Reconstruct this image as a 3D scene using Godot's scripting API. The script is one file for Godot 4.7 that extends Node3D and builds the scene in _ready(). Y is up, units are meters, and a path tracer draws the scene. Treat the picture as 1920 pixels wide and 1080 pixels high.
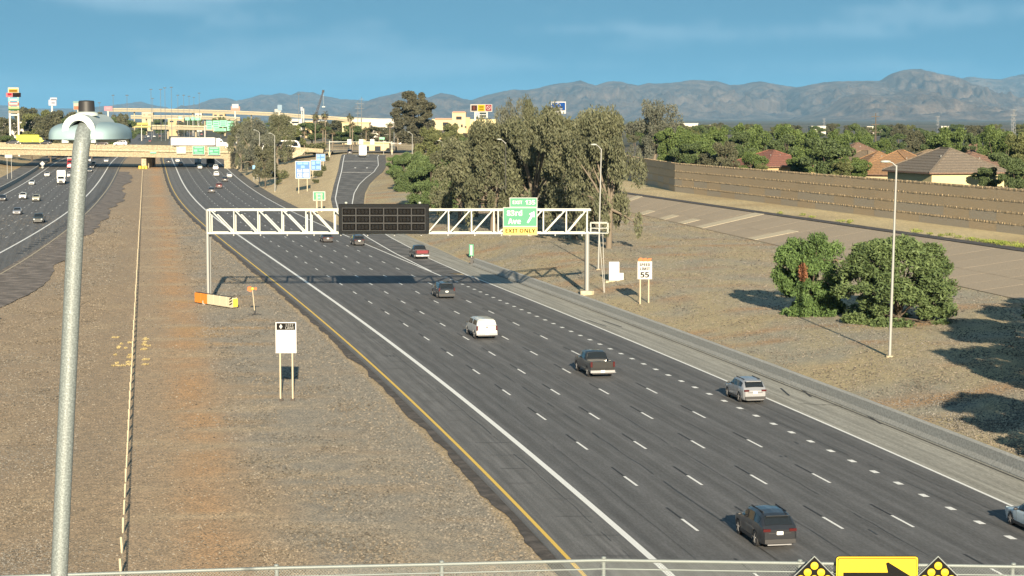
extends Node3D
# A depressed desert freeway seen from a pole on an overpass. x right, y up, camera looks along -z; d means metres ahead (-z).

const CAM_H := 20.4
const FOC := 3693.0
var pit := atan(319.0 / 3693.0)
var rng := RandomNumberGenerator.new()
var taken := {}
var n1 := FastNoiseLite.new()
var n2 := FastNoiseLite.new()
var n3 := FastNoiseLite.new()
var M := {}

class MB:
	var v := PackedVector3Array()
	var n := PackedVector3Array()
	var c := PackedColorArray()
	var uv := PackedVector2Array()
	var col := Color.WHITE
	var uses_col := false
	func tri(a: Vector3, b: Vector3, d: Vector3) -> void:
		var m := (a - d).cross(a - b).normalized()
		v.append(a); v.append(b); v.append(d)
		n.append(m); n.append(m); n.append(m)
		if uses_col:
			c.append(col); c.append(col); c.append(col)
	func quad(a: Vector3, b: Vector3, d: Vector3, e: Vector3) -> void:
		tri(a, b, d); tri(a, d, e)
	func stri(a: Vector3, b: Vector3, d: Vector3, na: Vector3, nb: Vector3, nd: Vector3) -> void:
		v.append(a); v.append(b); v.append(d)
		n.append(na); n.append(nb); n.append(nd)
		if uses_col:
			c.append(col); c.append(col); c.append(col)
	func box(o: Vector3, s: Vector3, b := Basis.IDENTITY) -> void:
		var x := b.x * s.x * 0.5
		var y := b.y * s.y * 0.5
		var z := b.z * s.z * 0.5
		quad(o - x + y + z, o + x + y + z, o + x - y + z, o - x - y + z)
		quad(o + x + y - z, o - x + y - z, o - x - y - z, o + x - y - z)
		quad(o - x + y - z, o + x + y - z, o + x + y + z, o - x + y + z)
		quad(o - x - y + z, o + x - y + z, o + x - y - z, o - x - y - z)
		quad(o + x + y + z, o + x + y - z, o + x - y - z, o + x - y + z)
		quad(o - x + y - z, o - x + y + z, o - x - y + z, o - x - y - z)
	func bar(a: Vector3, b: Vector3, w: float, h: float) -> void:
		var z := (b - a)
		var l := z.length()
		if l < 0.0001: return
		z /= l
		var up := Vector3.UP if absf(z.y) < 0.95 else Vector3.RIGHT
		var x := up.cross(z).normalized()
		box((a + b) * 0.5, Vector3(w, h, l), Basis(x, z.cross(x), z))
	func tube(p: Array, r: Array, k := 10, caps := true) -> void:
		var rings := []
		var x := Vector3.RIGHT
		for i in p.size():
			var t: Vector3 = (p[mini(i + 1, p.size() - 1)] - p[maxi(i - 1, 0)]).normalized()
			if i == 0:
				x = (Vector3.UP if absf(t.y) < 0.9 else Vector3.RIGHT).cross(t).normalized()
			else:
				x = (x - t * x.dot(t)).normalized()
			var y := t.cross(x)
			var ring := []
			for j in k:
				var a := TAU * j / k
				ring.append(x * cos(a) + y * sin(a))
			rings.append(ring)
		for i in p.size() - 1:
			var pa: Vector3 = p[i]
			var pb: Vector3 = p[i + 1]
			for j in k:
				var q := (j + 1) % k
				var a0: Vector3 = rings[i][j]; var a1: Vector3 = rings[i][q]
				var b0: Vector3 = rings[i + 1][j]; var b1: Vector3 = rings[i + 1][q]
				stri(pa + a0 * r[i], pb + b0 * r[i + 1], pb + b1 * r[i + 1], a0, b0, b1)
				stri(pa + a0 * r[i], pb + b1 * r[i + 1], pa + a1 * r[i], a0, b1, a1)
		if caps:
			for e in [0, p.size() - 1]:
				for j in range(1, k - 1):
					var o: Vector3 = p[e]
					if e == 0: tri(o + rings[e][0] * r[e], o + rings[e][j] * r[e], o + rings[e][j + 1] * r[e])
					else: tri(o + rings[e][0] * r[e], o + rings[e][j + 1] * r[e], o + rings[e][j] * r[e])
	func cyl(a: Vector3, b: Vector3, r0: float, r1 := -1.0, k := 10) -> void:
		tube([a, b], [r0, r0 if r1 < 0 else r1], k)
	func lathe(o: Vector3, ax: Vector3, prof: Array, k := 18) -> void:
		# prof: [along, radius] pairs
		var p := []
		var r := []
		for q in prof:
			p.append(o + ax * q[0]); r.append(q[1])
		var x := (Vector3.UP if absf(ax.y) < 0.9 else Vector3.RIGHT).cross(ax).normalized()
		var y := ax.cross(x)
		for i in p.size() - 1:
			var sl := Vector2(r[i] - r[i + 1], prof[i + 1][0] - prof[i][0]).normalized()
			for j in k:
				var a := TAU * j / k; var b := TAU * (j + 1) / k
				var ca := x * cos(a) + y * sin(a); var cb := x * cos(b) + y * sin(b)
				var na := (ca * sl.y + ax * sl.x).normalized(); var nb := (cb * sl.y + ax * sl.x).normalized()
				stri(p[i] + ca * r[i], p[i + 1] + ca * r[i + 1], p[i + 1] + cb * r[i + 1], na, na, nb)
				stri(p[i] + ca * r[i], p[i + 1] + cb * r[i + 1], p[i] + cb * r[i], na, nb, nb)
	func ell(o: Vector3, r: Vector3, ks := 12, kr := 8, y_from := -1.0, y_to := 1.0) -> void:
		for i in kr:
			var a0 := asin(clampf(lerpf(y_from, y_to, float(i) / kr), -1, 1))
			var a1 := asin(clampf(lerpf(y_from, y_to, float(i + 1) / kr), -1, 1))
			for j in ks:
				var q := []
				for pr in [[a0, j], [a1, j], [a1, j + 1], [a0, j + 1]]:
					var b: float = TAU * pr[1] / ks
					q.append(Vector3(cos(pr[0]) * cos(b), sin(pr[0]), cos(pr[0]) * sin(b)))
				stri(o + q[0] * r, o + q[2] * r, o + q[1] * r, (q[0] / r).normalized(), (q[2] / r).normalized(), (q[1] / r).normalized())
				stri(o + q[0] * r, o + q[3] * r, o + q[2] * r, (q[0] / r).normalized(), (q[3] / r).normalized(), (q[2] / r).normalized())
	func prism(poly: PackedVector2Array, o: Vector3, x: Vector3, y: Vector3, depth: float) -> void:
		var z := x.cross(y).normalized() * depth
		var idx := Geometry2D.triangulate_polygon(poly)
		for i in range(0, idx.size(), 3):
			var a := o + x * poly[idx[i]].x + y * poly[idx[i]].y
			var b := o + x * poly[idx[i + 1]].x + y * poly[idx[i + 1]].y
			var d := o + x * poly[idx[i + 2]].x + y * poly[idx[i + 2]].y
			if (a - d).cross(a - b).dot(z) < 0:
				var t := b; b = d; d = t
			tri(a + z * 0.5, b + z * 0.5, d + z * 0.5); tri(a - z * 0.5, d - z * 0.5, b - z * 0.5)
		for i in poly.size():
			var p := poly[i]; var q := poly[(i + 1) % poly.size()]
			var a := o + x * p.x + y * p.y; var b := o + x * q.x + y * q.y
			quad(a + z * 0.5, b + z * 0.5, b - z * 0.5, a - z * 0.5)
	func grid(rows: Array, flip := false, cols := []) -> void:
		var h := rows.size()
		var w: int = rows[0].size()
		var nn := []
		for i in h:
			var nr := PackedVector3Array()
			for j in w:
				var du: Vector3 = rows[i][mini(j + 1, w - 1)] - rows[i][maxi(j - 1, 0)]
				var dv: Vector3 = rows[mini(i + 1, h - 1)][j] - rows[maxi(i - 1, 0)][j]
				var q := du.cross(dv).normalized()
				nr.append(-q if flip else q)
			nn.append(nr)
		for i in h - 1:
			for j in w - 1:
				for t in ([[i, j], [i + 1, j], [i + 1, j + 1], [i, j], [i + 1, j + 1], [i, j + 1]] if not flip else [[i, j], [i + 1, j + 1], [i + 1, j], [i, j], [i, j + 1], [i + 1, j + 1]]):
					v.append(rows[t[0]][t[1]]); n.append(nn[t[0]][t[1]])
					if uses_col: c.append(cols[t[0]][t[1]] if cols.size() else col)
	func mesh() -> ArrayMesh:
		var arr := []
		arr.resize(Mesh.ARRAY_MAX)
		arr[Mesh.ARRAY_VERTEX] = v
		arr[Mesh.ARRAY_NORMAL] = n
		if uses_col: arr[Mesh.ARRAY_COLOR] = c
		if uv.size() == v.size(): arr[Mesh.ARRAY_TEX_UV] = uv
		var m := ArrayMesh.new()
		m.add_surface_from_arrays(Mesh.PRIMITIVE_TRIANGLES, arr)
		return m

# ---------------------------------------------------------------- naming and tagging
func numbered(called: String) -> String:
	if not taken.has(called):
		taken[called] = 0
		return called
	taken[called] += 1
	return "%s_%03d" % [called, taken[called]]

func put(called: String, what, m: Material, parent: Node = null) -> MeshInstance3D:
	var o := MeshInstance3D.new()
	o.mesh = what.mesh() if what is MB else what
	o.material_override = m
	o.name = called if parent else numbered(called)
	(parent if parent else self).add_child(o, true)
	return o

func tag(o: Node, label: String, category: String, group := "") -> Node:
	o.set_meta("label", label)
	o.set_meta("category", category)
	if group: o.set_meta("group", group)
	return o

func thing(called: String, label: String, category: String, at := Vector3.ZERO, turn := 0.0, group := "") -> Node3D:
	var o := Node3D.new()
	o.name = numbered(called)
	add_child(o)
	o.position = at
	o.rotation.y = turn
	tag(o, label, category, group)
	return o

func struct(called: String, what, m: Material) -> MeshInstance3D:
	var o := put(called, what, m)
	o.set_meta("kind", "structure")
	return o

func lettering(text: String, height: float, at: Vector3, m: Material, parent: Node, called := "lettering", narrow := 1.0, bold := 0.0) -> void:
	var t := TextMesh.new()
	var f := SystemFont.new()
	f.font_names = PackedStringArray(["Droid Sans"])
	if bold > 0: f.font_weight = 700
	t.font = f
	t.text = text
	t.font_size = 48
	t.pixel_size = height / 35.0
	t.depth = 0.012
	t.curve_step = 3.0
	for k in ([0.0] if bold <= 0 else [-0.008, 0.008]):
		var o := put(called, t, m, parent)
		o.position = at + Vector3(k * height, 0, absf(k) * 0.02)
		o.scale = Vector3(narrow, 1, 1)

# ---------------------------------------------------------------- picture geometry
func ray(px: float, py: float) -> Vector2:
	var y := py - 540.0
	var w := FOC * cos(pit) - y * sin(pit)
	return Vector2((px - 960.0) / w, (y * cos(pit) + FOC * sin(pit)) / w)

func at_h(px: float, py: float, h: float) -> Vector3:
	var r := ray(px, py)
	var d := (CAM_H - h) / r.y
	return Vector3(r.x * d, h, -d)

func at_d(px: float, py: float, d: float) -> Vector3:
	var r := ray(px, py)
	return Vector3(r.x * d, CAM_H - r.y * d, -d)

func on_ground(px: float, d: float) -> Vector3:
	var x := ray(px, 300).x * d
	return Vector3(x, gh(x, d), -d)

func hit(px: float, py: float) -> Vector3:
	# where the ray through a pixel meets the terrain
	var r := ray(px, py)
	var d := 60.0
	while d < 4000.0:
		if CAM_H - r.y * d <= gh(r.x * d, d): break
		d += 0.5 + d * 0.002
	return Vector3(r.x * d, gh(r.x * d, d), -d)

func on_road(px: float, py: float) -> Vector3:
	var r := ray(px, py)
	var d := 300.0
	for i in 60: d = 0.5 * d + 0.5 * (CAM_H - rh(d)) / r.y
	return Vector3(r.x * d, rh(d), -d)

func sm(a: float, b: float, x: float) -> float:
	return smoothstep(a, b, x)

func pl(t: Array, x: float) -> float:
	if x <= t[0][0]: return t[0][1]
	for i in range(1, t.size()):
		if x <= t[i][0]:
			return lerpf(t[i - 1][1], t[i][1], (x - t[i - 1][0]) / maxf(t[i][0] - t[i - 1][0], 1e-6))
	return t[-1][1]

# ---------------------------------------------------------------- alignment of the roads
func poly(c: Array, d: float) -> float:
	var t := d / 100.0
	var s := 0.0
	for i in range(c.size() - 1, -1, -1): s = s * t + c[i]
	return s

const CW := [20.95022, -13.67586, -2.74955, 0.03527, 0.11693, -0.01721, 0.00074]
func w_line(d: float) -> float:
	if d < 80.0: return poly(CW, 80.0) - 0.178 * (d - 80.0)
	if d > 880.0: return poly(CW, 880.0) - 0.168 * (d - 880.0)
	return poly(CW, d)
func w_off(d: float, o: float) -> float:
	var s := (w_line(d + 1.0) - w_line(d - 1.0)) * 0.5
	return w_line(d) + o * sqrt(1.0 + s * s)
func slope_w(d: float) -> float: return (w_line(d + 2.0) - w_line(d - 2.0)) * 0.25

const CL := [-52.80076, -2.58247, -2.25374, 0.10848]
func l_line(d: float) -> float:
	if d < 250.0: return poly(CL, 250.0) - 0.10 * (d - 250.0)
	if d > 900.0: return poly(CL, 900.0) - 0.168 * (d - 900.0)
	return poly(CL, d)
func slope_l(d: float) -> float: return (l_line(d + 2.0) - l_line(d - 2.0)) * 0.25
func l_off(d: float, o: float) -> float:
	var s := slope_l(d)
	return l_line(d) + o * sqrt(1.0 + s * s)
const CC := [-1.40166, -18.57716, 0.00715]
func c_line(d: float) -> float:
	return poly(CC, d)

const RL := [[258.2, -10.2], [298.5, -18.1], [336.9, -24.9], [375.0, -31.0], [416.2, -36.9], [451.0, -40.6], [498.7, -44.2], [563.5, -48.8], [694.5, -59.0], [760.0, -62.0]]
const RR := [[251.2, -5.0], [284.7, -11.8], [310.8, -16.2], [336.1, -20.7], [385.0, -28.6], [433.6, -35.2], [469.2, -37.6], [501.8, -38.9], [530.0, -39.2], [556.7, -39.0], [593.5, -40.2], [662.6, -45.1], [760.0, -50.0]]
func ramp_l(d: float) -> float: return w_off(d, 18.3) if d < 258.2 else pl(RL, d)
func ramp_r(d: float) -> float: return w_off(d, 21.8) if d < 251.2 else pl(RR, d)
func ramp_h(d: float) -> float: return 7.5 * sm(330.0, 690.0, d)

func rh(d: float) -> float:
	if d < 400.0: return 0.0
	if d < 720.0: return 2.0 * pow((d - 400.0) / 320.0, 2)
	return 3.0 - exp(-(d - 720.0) * 0.0125)

func edge_r(d: float) -> float:
	if d < 275.0: return w_off(d, 26.1)
	return ramp_r(d) + lerpf(4.3, 2.6, sm(275.0, 420.0, d))

func wall_x(d: float) -> float:
	return 66.9 - 0.2178 * (d - 257.0) if d < 409.0 else 33.8 - 0.068 * (d - 409.0)
func near_x(d: float) -> float: return 50.0 - 0.153 * (d - 193.0)
func far_x(d: float) -> float: return maxf(58.9 - 0.2075 * (d - 231.0), near_x(d) + 2.0)
func nat(d: float) -> float: return lerpf(7.7, 3.2, sm(950.0, 2600.0, d))

# lateral break points of the ground at distance d
func prof(d: float) -> PackedVector2Array:
	var g := rh(d) - 0.06
	var na := nat(d)
	var le := l_off(d, -24.4)
	var up := sm(470.0, 660.0, d)
	var p := PackedVector2Array()
	p.append(Vector2(-900.0 - d * 1.2, na))
	p.append(Vector2(le - 40.0, na))
	p.append(Vector2(le - 11.0, g + 0.3))
	p.append(Vector2(le, g))
	p.append(Vector2(l_off(d, 5.0), g))
	p.append(Vector2(minf(c_line(d), w_off(d, -7.0)) if d < 800.0 else lerpf(l_off(d, 5.0), w_off(d, -6.0), 0.5), g - 0.1))
	p.append(Vector2(w_off(d, -5.2), g))
	var m := w_off(d, 18.3) + (3.2 if d > 300.0 else 3.2 * sm(255.0, 300.0, d))
	p.append(Vector2(m, g))
	var rlx := maxf(ramp_l(d) - 1.2, m + 0.05)
	var r_h := ramp_h(d) - 0.06
	if d > 745.0:
		r_h = lerpf(7.44, na, sm(745, 900, d))
		rlx = m + lerpf(40.0, 25.0, sm(745, 900, d))
	p.append(Vector2(rlx, r_h if d > 300.0 else g))
	var a := maxf(edge_r(d), rlx + 0.1) if d <= 745.0 else rlx + 14.0
	p.append(Vector2(a, r_h if d > 300.0 else g))
	var bh := lerpf(0.84, 0.0, sm(262.0, 282.0, d))
	p.append(Vector2(a + 0.45, maxf(bh, r_h)))
	var s_h := lerpf(2.0, na, up)
	p.append(Vector2(a + 9.0, maxf(lerpf(s_h, r_h + 0.6, sm(330, 470, d)), r_h) if d < 745.0 else na))
	var nx := maxf(near_x(d), a + 12.0)
	p.append(Vector2(nx, lerpf(2.5, na, up)))
	var fx := maxf(far_x(d), nx + 2.0)
	p.append(Vector2(fx, lerpf(4.8, na, up)))
	p.append(Vector2(fx + 2.8, lerpf(4.88, na, up)))
	var wx := maxf(wall_x(d), fx + 3.5)
	p.append(Vector2(wx + 0.03, lerpf(5.15, na, up)))
	p.append(Vector2(wx + 0.2, na))
	p.append(Vector2(wx + 120.0, na))
	p.append(Vector2(wx + 900.0 + d * 1.2, na))
	return p

func gh(x: float, d: float) -> float:
	var p := prof(d)
	if x <= p[0].x: return p[0].y
	for i in range(1, p.size()):
		if x <= p[i].x:
			return lerpf(p[i - 1].y, p[i].y, (x - p[i - 1].x) / maxf(p[i].x - p[i - 1].x, 1e-5))
	return p[-1].y

# ---------------------------------------------------------------- materials
func lin(r: float, g: float, b: float) -> Color: return Color(r, g, b).linear_to_srgb()

func mk(called: String, r: float, g: float, b: float, rough := 0.8, metal := 0.0) -> StandardMaterial3D:
	var m := StandardMaterial3D.new()
	m.resource_name = called
	m.albedo_color = lin(r, g, b)
	m.roughness = rough
	m.metallic = metal
	M[called] = m
	return m

func noise_img(size: int, freq: float, seed_: int, kind := FastNoiseLite.TYPE_SIMPLEX_SMOOTH, oct := 3) -> Image:
	var f := FastNoiseLite.new()
	f.noise_type = kind
	f.seed = seed_
	f.frequency = freq
	f.fractal_octaves = oct
	var im := f.get_seamless_image(size, size, false, false, 0.1, true)
	im.convert(Image.FORMAT_L8)
	return im

func tex_of(im: Image) -> ImageTexture: return ImageTexture.create_from_image(im)

# multiplies a few grey noise pictures into one albedo picture: out = lo..hi
func blend_tex(size: int, layers: Array, lo: float, hi: float, tint := Color.WHITE, tint2 := Color.WHITE) -> ImageTexture:
	var datas := []
	for l in layers: datas.append(l[0].get_data())
	var out := PackedByteArray()
	out.resize(size * size * 3)
	var wsum := 0.0
	for l in layers: wsum += l[1]
	for i in size * size:
		var s := 0.0
		for k in layers.size(): s += datas[k][i] * layers[k][1]
		s = clampf((s / (255.0 * wsum) - 0.5) * 2.0 + 0.5, 0.0, 1.0)
		var g := lerpf(lo, hi, s)
		out[i * 3] = int(255.0 * clampf(g * lerpf(tint.r, tint2.r, s), 0, 1))
		out[i * 3 + 1] = int(255.0 * clampf(g * lerpf(tint.g, tint2.g, s), 0, 1))
		out[i * 3 + 2] = int(255.0 * clampf(g * lerpf(tint.b, tint2.b, s), 0, 1))
	return tex_of(Image.create_from_data(size, size, false, Image.FORMAT_RGB8, out))

func tri_tex(m: StandardMaterial3D, t: Texture2D, tile: float) -> void:
	m.albedo_texture = t
	m.uv1_triplanar = true
	m.uv1_world_triplanar = true
	m.uv1_scale = Vector3.ONE / tile

func road_tex(seed_: int) -> ImageTexture:
	# two lanes wide (7.32 m) by 36 m along: oil and tyre streaks, fine grain, patchy wear
	var w := 512
	var a := noise_img(w, 0.11, seed_, FastNoiseLite.TYPE_SIMPLEX, 2).get_data()
	var b := noise_img(w, 0.012, seed_ + 3, FastNoiseLite.TYPE_SIMPLEX_SMOOTH, 4).get_data()
	var st := FastNoiseLite.new()
	st.seed = seed_ + 9; st.frequency = 0.035; st.fractal_octaves = 3
	var out := PackedByteArray()
	out.resize(w * w * 3)
	for x in w:
		var u := fmod(float(x) / w * 2.0, 1.0)
		var tracks := exp(-pow((u - 0.27) / 0.1, 2)) + exp(-pow((u - 0.73) / 0.1, 2)) + 0.7 * exp(-pow((u - 0.5) / 0.07, 2))
		for y in w:
			var i := y * w + x
			var ang := TAU * y / w
			var s := st.get_noise_3d(x * 1.3, cos(ang) * 9.0, sin(ang) * 9.0)
			var g := 0.80 - 0.09 * tracks * (0.7 + b[i] / 255.0 * 0.6) + s * 0.10 + (a[i] / 255.0 - 0.5) * 0.16 + (b[i] / 255.0 - 0.5) * 0.13
			var q := int(255.0 * clampf(g, 0, 1))
			out[i * 3] = q; out[i * 3 + 1] = q; out[i * 3 + 2] = int(minf(255, q * 1.01))
	return tex_of(Image.create_from_data(w, w, false, Image.FORMAT_RGB8, out))

func materials() -> void:
	var grav := noise_img(1024, 0.16, 5, FastNoiseLite.TYPE_SIMPLEX, 2)
	var grav2 := noise_img(1024, 0.055, 6, FastNoiseLite.TYPE_SIMPLEX, 3)
	var grav3 := noise_img(1024, 0.012, 7, FastNoiseLite.TYPE_SIMPLEX_SMOOTH, 4)
	var gm := mk("ground", 1, 1, 1, 0.95)
	gm.vertex_color_use_as_albedo = true
	tri_tex(gm, blend_tex(1024, [[grav, 1.1], [grav2, 1.2], [grav3, 0.5]], 0.5, 1.0, Color(0.93, 0.97, 1.0), Color(1.0, 0.98, 0.94)), 13.0)
	var rough_img := noise_img(512, 0.05, 11, FastNoiseLite.TYPE_SIMPLEX_SMOOTH, 5)
	var fine := noise_img(512, 0.2, 12, FastNoiseLite.TYPE_SIMPLEX, 2)
	var worn := blend_tex(512, [[rough_img, 1.0], [fine, 0.6]], 0.72, 1.0)
	M["worn"] = worn
	var stain := blend_tex(512, [[noise_img(512, 0.008, 21, FastNoiseLite.TYPE_SIMPLEX_SMOOTH, 5), 1.0], [fine, 0.35], [rough_img, 0.5]], 0.55, 1.0)
	M["stain"] = stain
	for q in [["asphalt", 0.16, 0.16, 0.161, 31]]:
		var m := mk(q[0], q[1], q[2], q[3], 0.85)
		m.albedo_texture = road_tex(q[4])
		m.uv1_scale = Vector3(1.0 / 7.32, 1.0 / 36.0, 1)
	var streaks := road_tex(47)
	var hov := mk("asphalt_hov", 0.20, 0.199, 0.196, 0.88); hov.albedo_texture = streaks; hov.uv1_scale = Vector3(1.0 / 5.1, 1.0 / 29.0, 1)
	var pc := mk("shoulder_concrete", 0.46, 0.45, 0.39, 0.9); pc.albedo_texture = streaks; pc.uv1_scale = Vector3(1.0 / 6.3, 1.0 / 47.0, 1)
	var rc := mk("ramp_asphalt", 0.16, 0.157, 0.155, 0.9); tri_tex(rc, stain, 15.0)
	var ds := mk("old_asphalt", 0.15, 0.14, 0.125, 0.95); tri_tex(ds, stain, 7.0)
	var db := mk("edge_asphalt", 0.10, 0.085, 0.076, 0.95); tri_tex(db, stain, 5.0)
	var fresh := blend_tex(512, [[rough_img, 1.0], [fine, 0.6]], 0.86, 1.0)
	var pw := mk("paint_white", 0.86, 0.86, 0.83, 0.6); tri_tex(pw, fresh, 2.3)
	var pwd := mk("paint_white_worn", 0.7, 0.7, 0.68, 0.7); tri_tex(pwd, worn, 1.1)
	var py := mk("paint_yellow", 0.80, 0.53, 0.09, 0.6); tri_tex(py, fresh, 2.3)
	mk("paint_black", 0.022, 0.022, 0.024, 0.7)
	mk("crack", 0.03, 0.03, 0.03, 0.6)
	for i in 3:
		var bc := mk("barrier_concrete_%d" % i, 0.41 + 0.008 * i, 0.41 + 0.008 * i, 0.385 + 0.008 * i, 0.9); tri_tex(bc, worn, 5.0 + i)
	var ap := mk("slab", 0.42, 0.34, 0.245, 0.92); tri_tex(ap, worn, 6.0)
	var ap2 := mk("slab_b", 0.40, 0.325, 0.235, 0.92); tri_tex(ap2, worn, 5.0)
	var apl := mk("slab_new", 0.60, 0.52, 0.37, 0.92); tri_tex(apl, worn, 4.0)
	var pth := mk("path_asphalt", 0.075, 0.068, 0.07, 0.9); tri_tex(pth, stain, 9.0)
	var bcr := mk("bridge_concrete", 0.36, 0.31, 0.21, 0.9); tri_tex(bcr, worn, 19.0)
	var bcs := mk("bridge_light", 0.46, 0.40, 0.275, 0.9); tri_tex(bcs, worn, 23.0)
	var i := 0
	for q in [[0.60, 0.47, 0.31], [0.57, 0.45, 0.30], [0.52, 0.45, 0.35], [0.62, 0.48, 0.315]]:
		var wm := mk("wall_block_%d" % i, q[0], q[1], q[2], 0.95); tri_tex(wm, worn, 3.0 + 0.7 * i)
		i += 1
	mk("wall_rough", 0.42, 0.325, 0.205, 0.98)
	var gal := mk("galvanised", 0.27, 0.31, 0.31, 0.55, 0.1); tri_tex(gal, blend_tex(512, [[noise_img(512, 0.045, 71, FastNoiseLite.TYPE_CELLULAR, 2), 1.0], [rough_img, 0.5]], 0.66, 1.0), 0.22)
	mk("steel_pale", 0.34, 0.36, 0.33, 0.5, 0.1)
	mk("steel_post", 0.26, 0.265, 0.255, 0.55, 0.2)
	mk("mast_steel", 0.10, 0.11, 0.12, 0.6)
	mk("tan_post", 0.36, 0.31, 0.22, 0.8)
	mk("white_panel", 0.42, 0.42, 0.43, 0.5)
	mk("sign_white", 0.34, 0.34, 0.335, 0.45)
	mk("sign_green", 0.0, 0.165, 0.078, 0.45)
	mk("sign_legend", 0.85, 0.85, 0.84, 0.5)
	mk("sign_green_pale", 0.13, 0.42, 0.26, 0.5)
	mk("sign_blue", 0.012, 0.10, 0.36, 0.45)
	mk("sign_blue_pale", 0.12, 0.30, 0.5, 0.5)
	mk("sign_yellow", 0.52, 0.38, 0.05, 0.45)
	mk("arrow_yellow", 0.55, 0.37, 0.0, 0.4)
	mk("sign_black", 0.012, 0.012, 0.012, 0.5)
	mk("vms_frame", 0.016, 0.017, 0.018, 0.6)
	mk("vms_grid", 0.05, 0.051, 0.052, 0.6)
	mk("vms_cell", 0.006, 0.006, 0.006, 0.4)
	mk("vms_pixel", 0.013, 0.0125, 0.012, 0.5)
	for q in ["vms_frame", "vms_grid", "vms_cell", "vms_pixel", "sign_black", "trim"]:
		if M.has(q):
			M[q].metallic_specular = 0.12
			M[q].roughness = 0.9
	mk("orange", 0.55, 0.10, 0.012, 0.6)
	mk("cushion_orange", 0.55, 0.19, 0.025, 0.6)
	mk("cushion_white", 0.52, 0.46, 0.33, 0.6)
	mk("black_rubber", 0.02, 0.02, 0.022, 0.75)
	mk("glass", 0.012, 0.015, 0.018, 0.06)
	mk("trim", 0.022, 0.022, 0.024, 0.55)
	mk("rim", 0.35, 0.35, 0.36, 0.35, 0.6)
	mk("chrome", 0.6, 0.6, 0.62, 0.25, 0.8)
	mk("tail", 0.055, 0.005, 0.005, 0.25)
	mk("head", 0.75, 0.76, 0.78, 0.15)
	mk("plate", 0.80, 0.80, 0.78, 0.5)
	mk("cargo_white", 0.62, 0.61, 0.60, 0.45)
	var bark := mk("bark", 0.12, 0.095, 0.07, 0.95); tri_tex(bark, worn, 1.1)
	var barkp := mk("bark_pale", 0.20, 0.165, 0.125, 0.95); tri_tex(barkp, worn, 1.4)
	var lf := mk("leaves", 1, 1, 1, 0.75)
	lf.vertex_color_use_as_albedo = true
	lf.backlight_enabled = true
	lf.backlight = lin(0.03, 0.035, 0.01)
	mk("leaves_plain", 1, 1, 1, 0.95).vertex_color_use_as_albedo = true
	var rock := mk("desert_rock", 0.185, 0.138, 0.102, 1.0); tri_tex(rock, blend_tex(512, [[noise_img(512, 0.02, 81, FastNoiseLite.TYPE_SIMPLEX_SMOOTH, 5), 1.0], [fine, 0.5]], 0.5, 1.0), 2600.0)
	var mill := mk("asphalt_millings", 0.225, 0.188, 0.165, 0.95); tri_tex(mill, stain, 11.0)
	mk("stucco_cream", 0.40, 0.335, 0.215, 0.9); mk("stucco_tan", 0.36, 0.27, 0.15, 0.9); mk("stucco_white", 0.45, 0.43, 0.39, 0.9); mk("stucco_yellow", 0.46, 0.40, 0.225, 0.9)
	mk("stucco_pink", 0.33, 0.19, 0.13, 0.9); mk("dark_roof", 0.05, 0.047, 0.05, 0.9); mk("dark_glass", 0.02, 0.022, 0.028, 0.15)
	var rt := blend_tex(512, [[noise_img(512, 0.14, 91, FastNoiseLite.TYPE_SIMPLEX, 2), 1.0], [rough_img, 0.8]], 0.55, 1.0)
	for q in [["tile_red", 0.27, 0.115, 0.085], ["tile_orange", 0.34, 0.20, 0.105], ["tile_tan", 0.28, 0.21, 0.14], ["tile_gray", 0.235, 0.195, 0.155], ["tile_brown", 0.24, 0.15, 0.11]]:
		var tm := mk(q[0], q[1], q[2], q[3], 0.9); tri_tex(tm, rt, 9.0)

# ---------------------------------------------------------------- light, sky, camera
func stage() -> void:
	var cam := Camera3D.new()
	cam.name = "camera"
	cam.position = Vector3(0, CAM_H, 0)
	cam.rotation.x = -pit
	cam.fov = rad_to_deg(2.0 * atan(540.0 / FOC))
	cam.near = 0.5
	cam.far = 90000.0
	add_child(cam)
	cam.current = true
	var sun := DirectionalLight3D.new()
	sun.name = "sun"
	add_child(sun)
	sun.look_at_from_position(Vector3.ZERO, Vector3(-0.1, -0.287, -0.994), Vector3.UP)
	sun.light_energy = 1.6
	sun.light_color = Color(1.0, 0.93, 0.81)
	sun.light_angular_distance = 0.5
	sun.shadow_enabled = true
	var e := Environment.new()
	e.background_mode = Environment.BG_SKY
	var sky := Sky.new()
	var sk := ProceduralSkyMaterial.new()
	sk.sky_top_color = Color(0.34, 0.48, 0.58)
	sk.sky_horizon_color = Color(0.40, 0.62, 0.74)
	sk.sky_curve = 0.12
	sk.ground_bottom_color = Color(0.30, 0.27, 0.22)
	sk.ground_horizon_color = Color(0.47, 0.62, 0.70)
	sk.sun_angle_max = 12.0
	sk.sky_cover = cirrus()
	sk.sky_cover_modulate = Color(0.62, 0.62, 0.60, 0.9)
	sky.sky_material = sk
	e.sky = sky
	e.tonemap_mode = Environment.TONE_MAPPER_LINEAR
	e.tonemap_exposure = 2.7
	e.background_energy_multiplier = 0.42
	e.fog_enabled = true
	e.fog_density = 0.000025
	e.fog_light_color = Color(0.50, 0.76, 0.95)
	e.sdfgi_enabled = true
	e.ssao_enabled = true
	e.ssil_enabled = true
	var we := WorldEnvironment.new()
	we.name = "environment"
	we.environment = e
	add_child(we)

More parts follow.
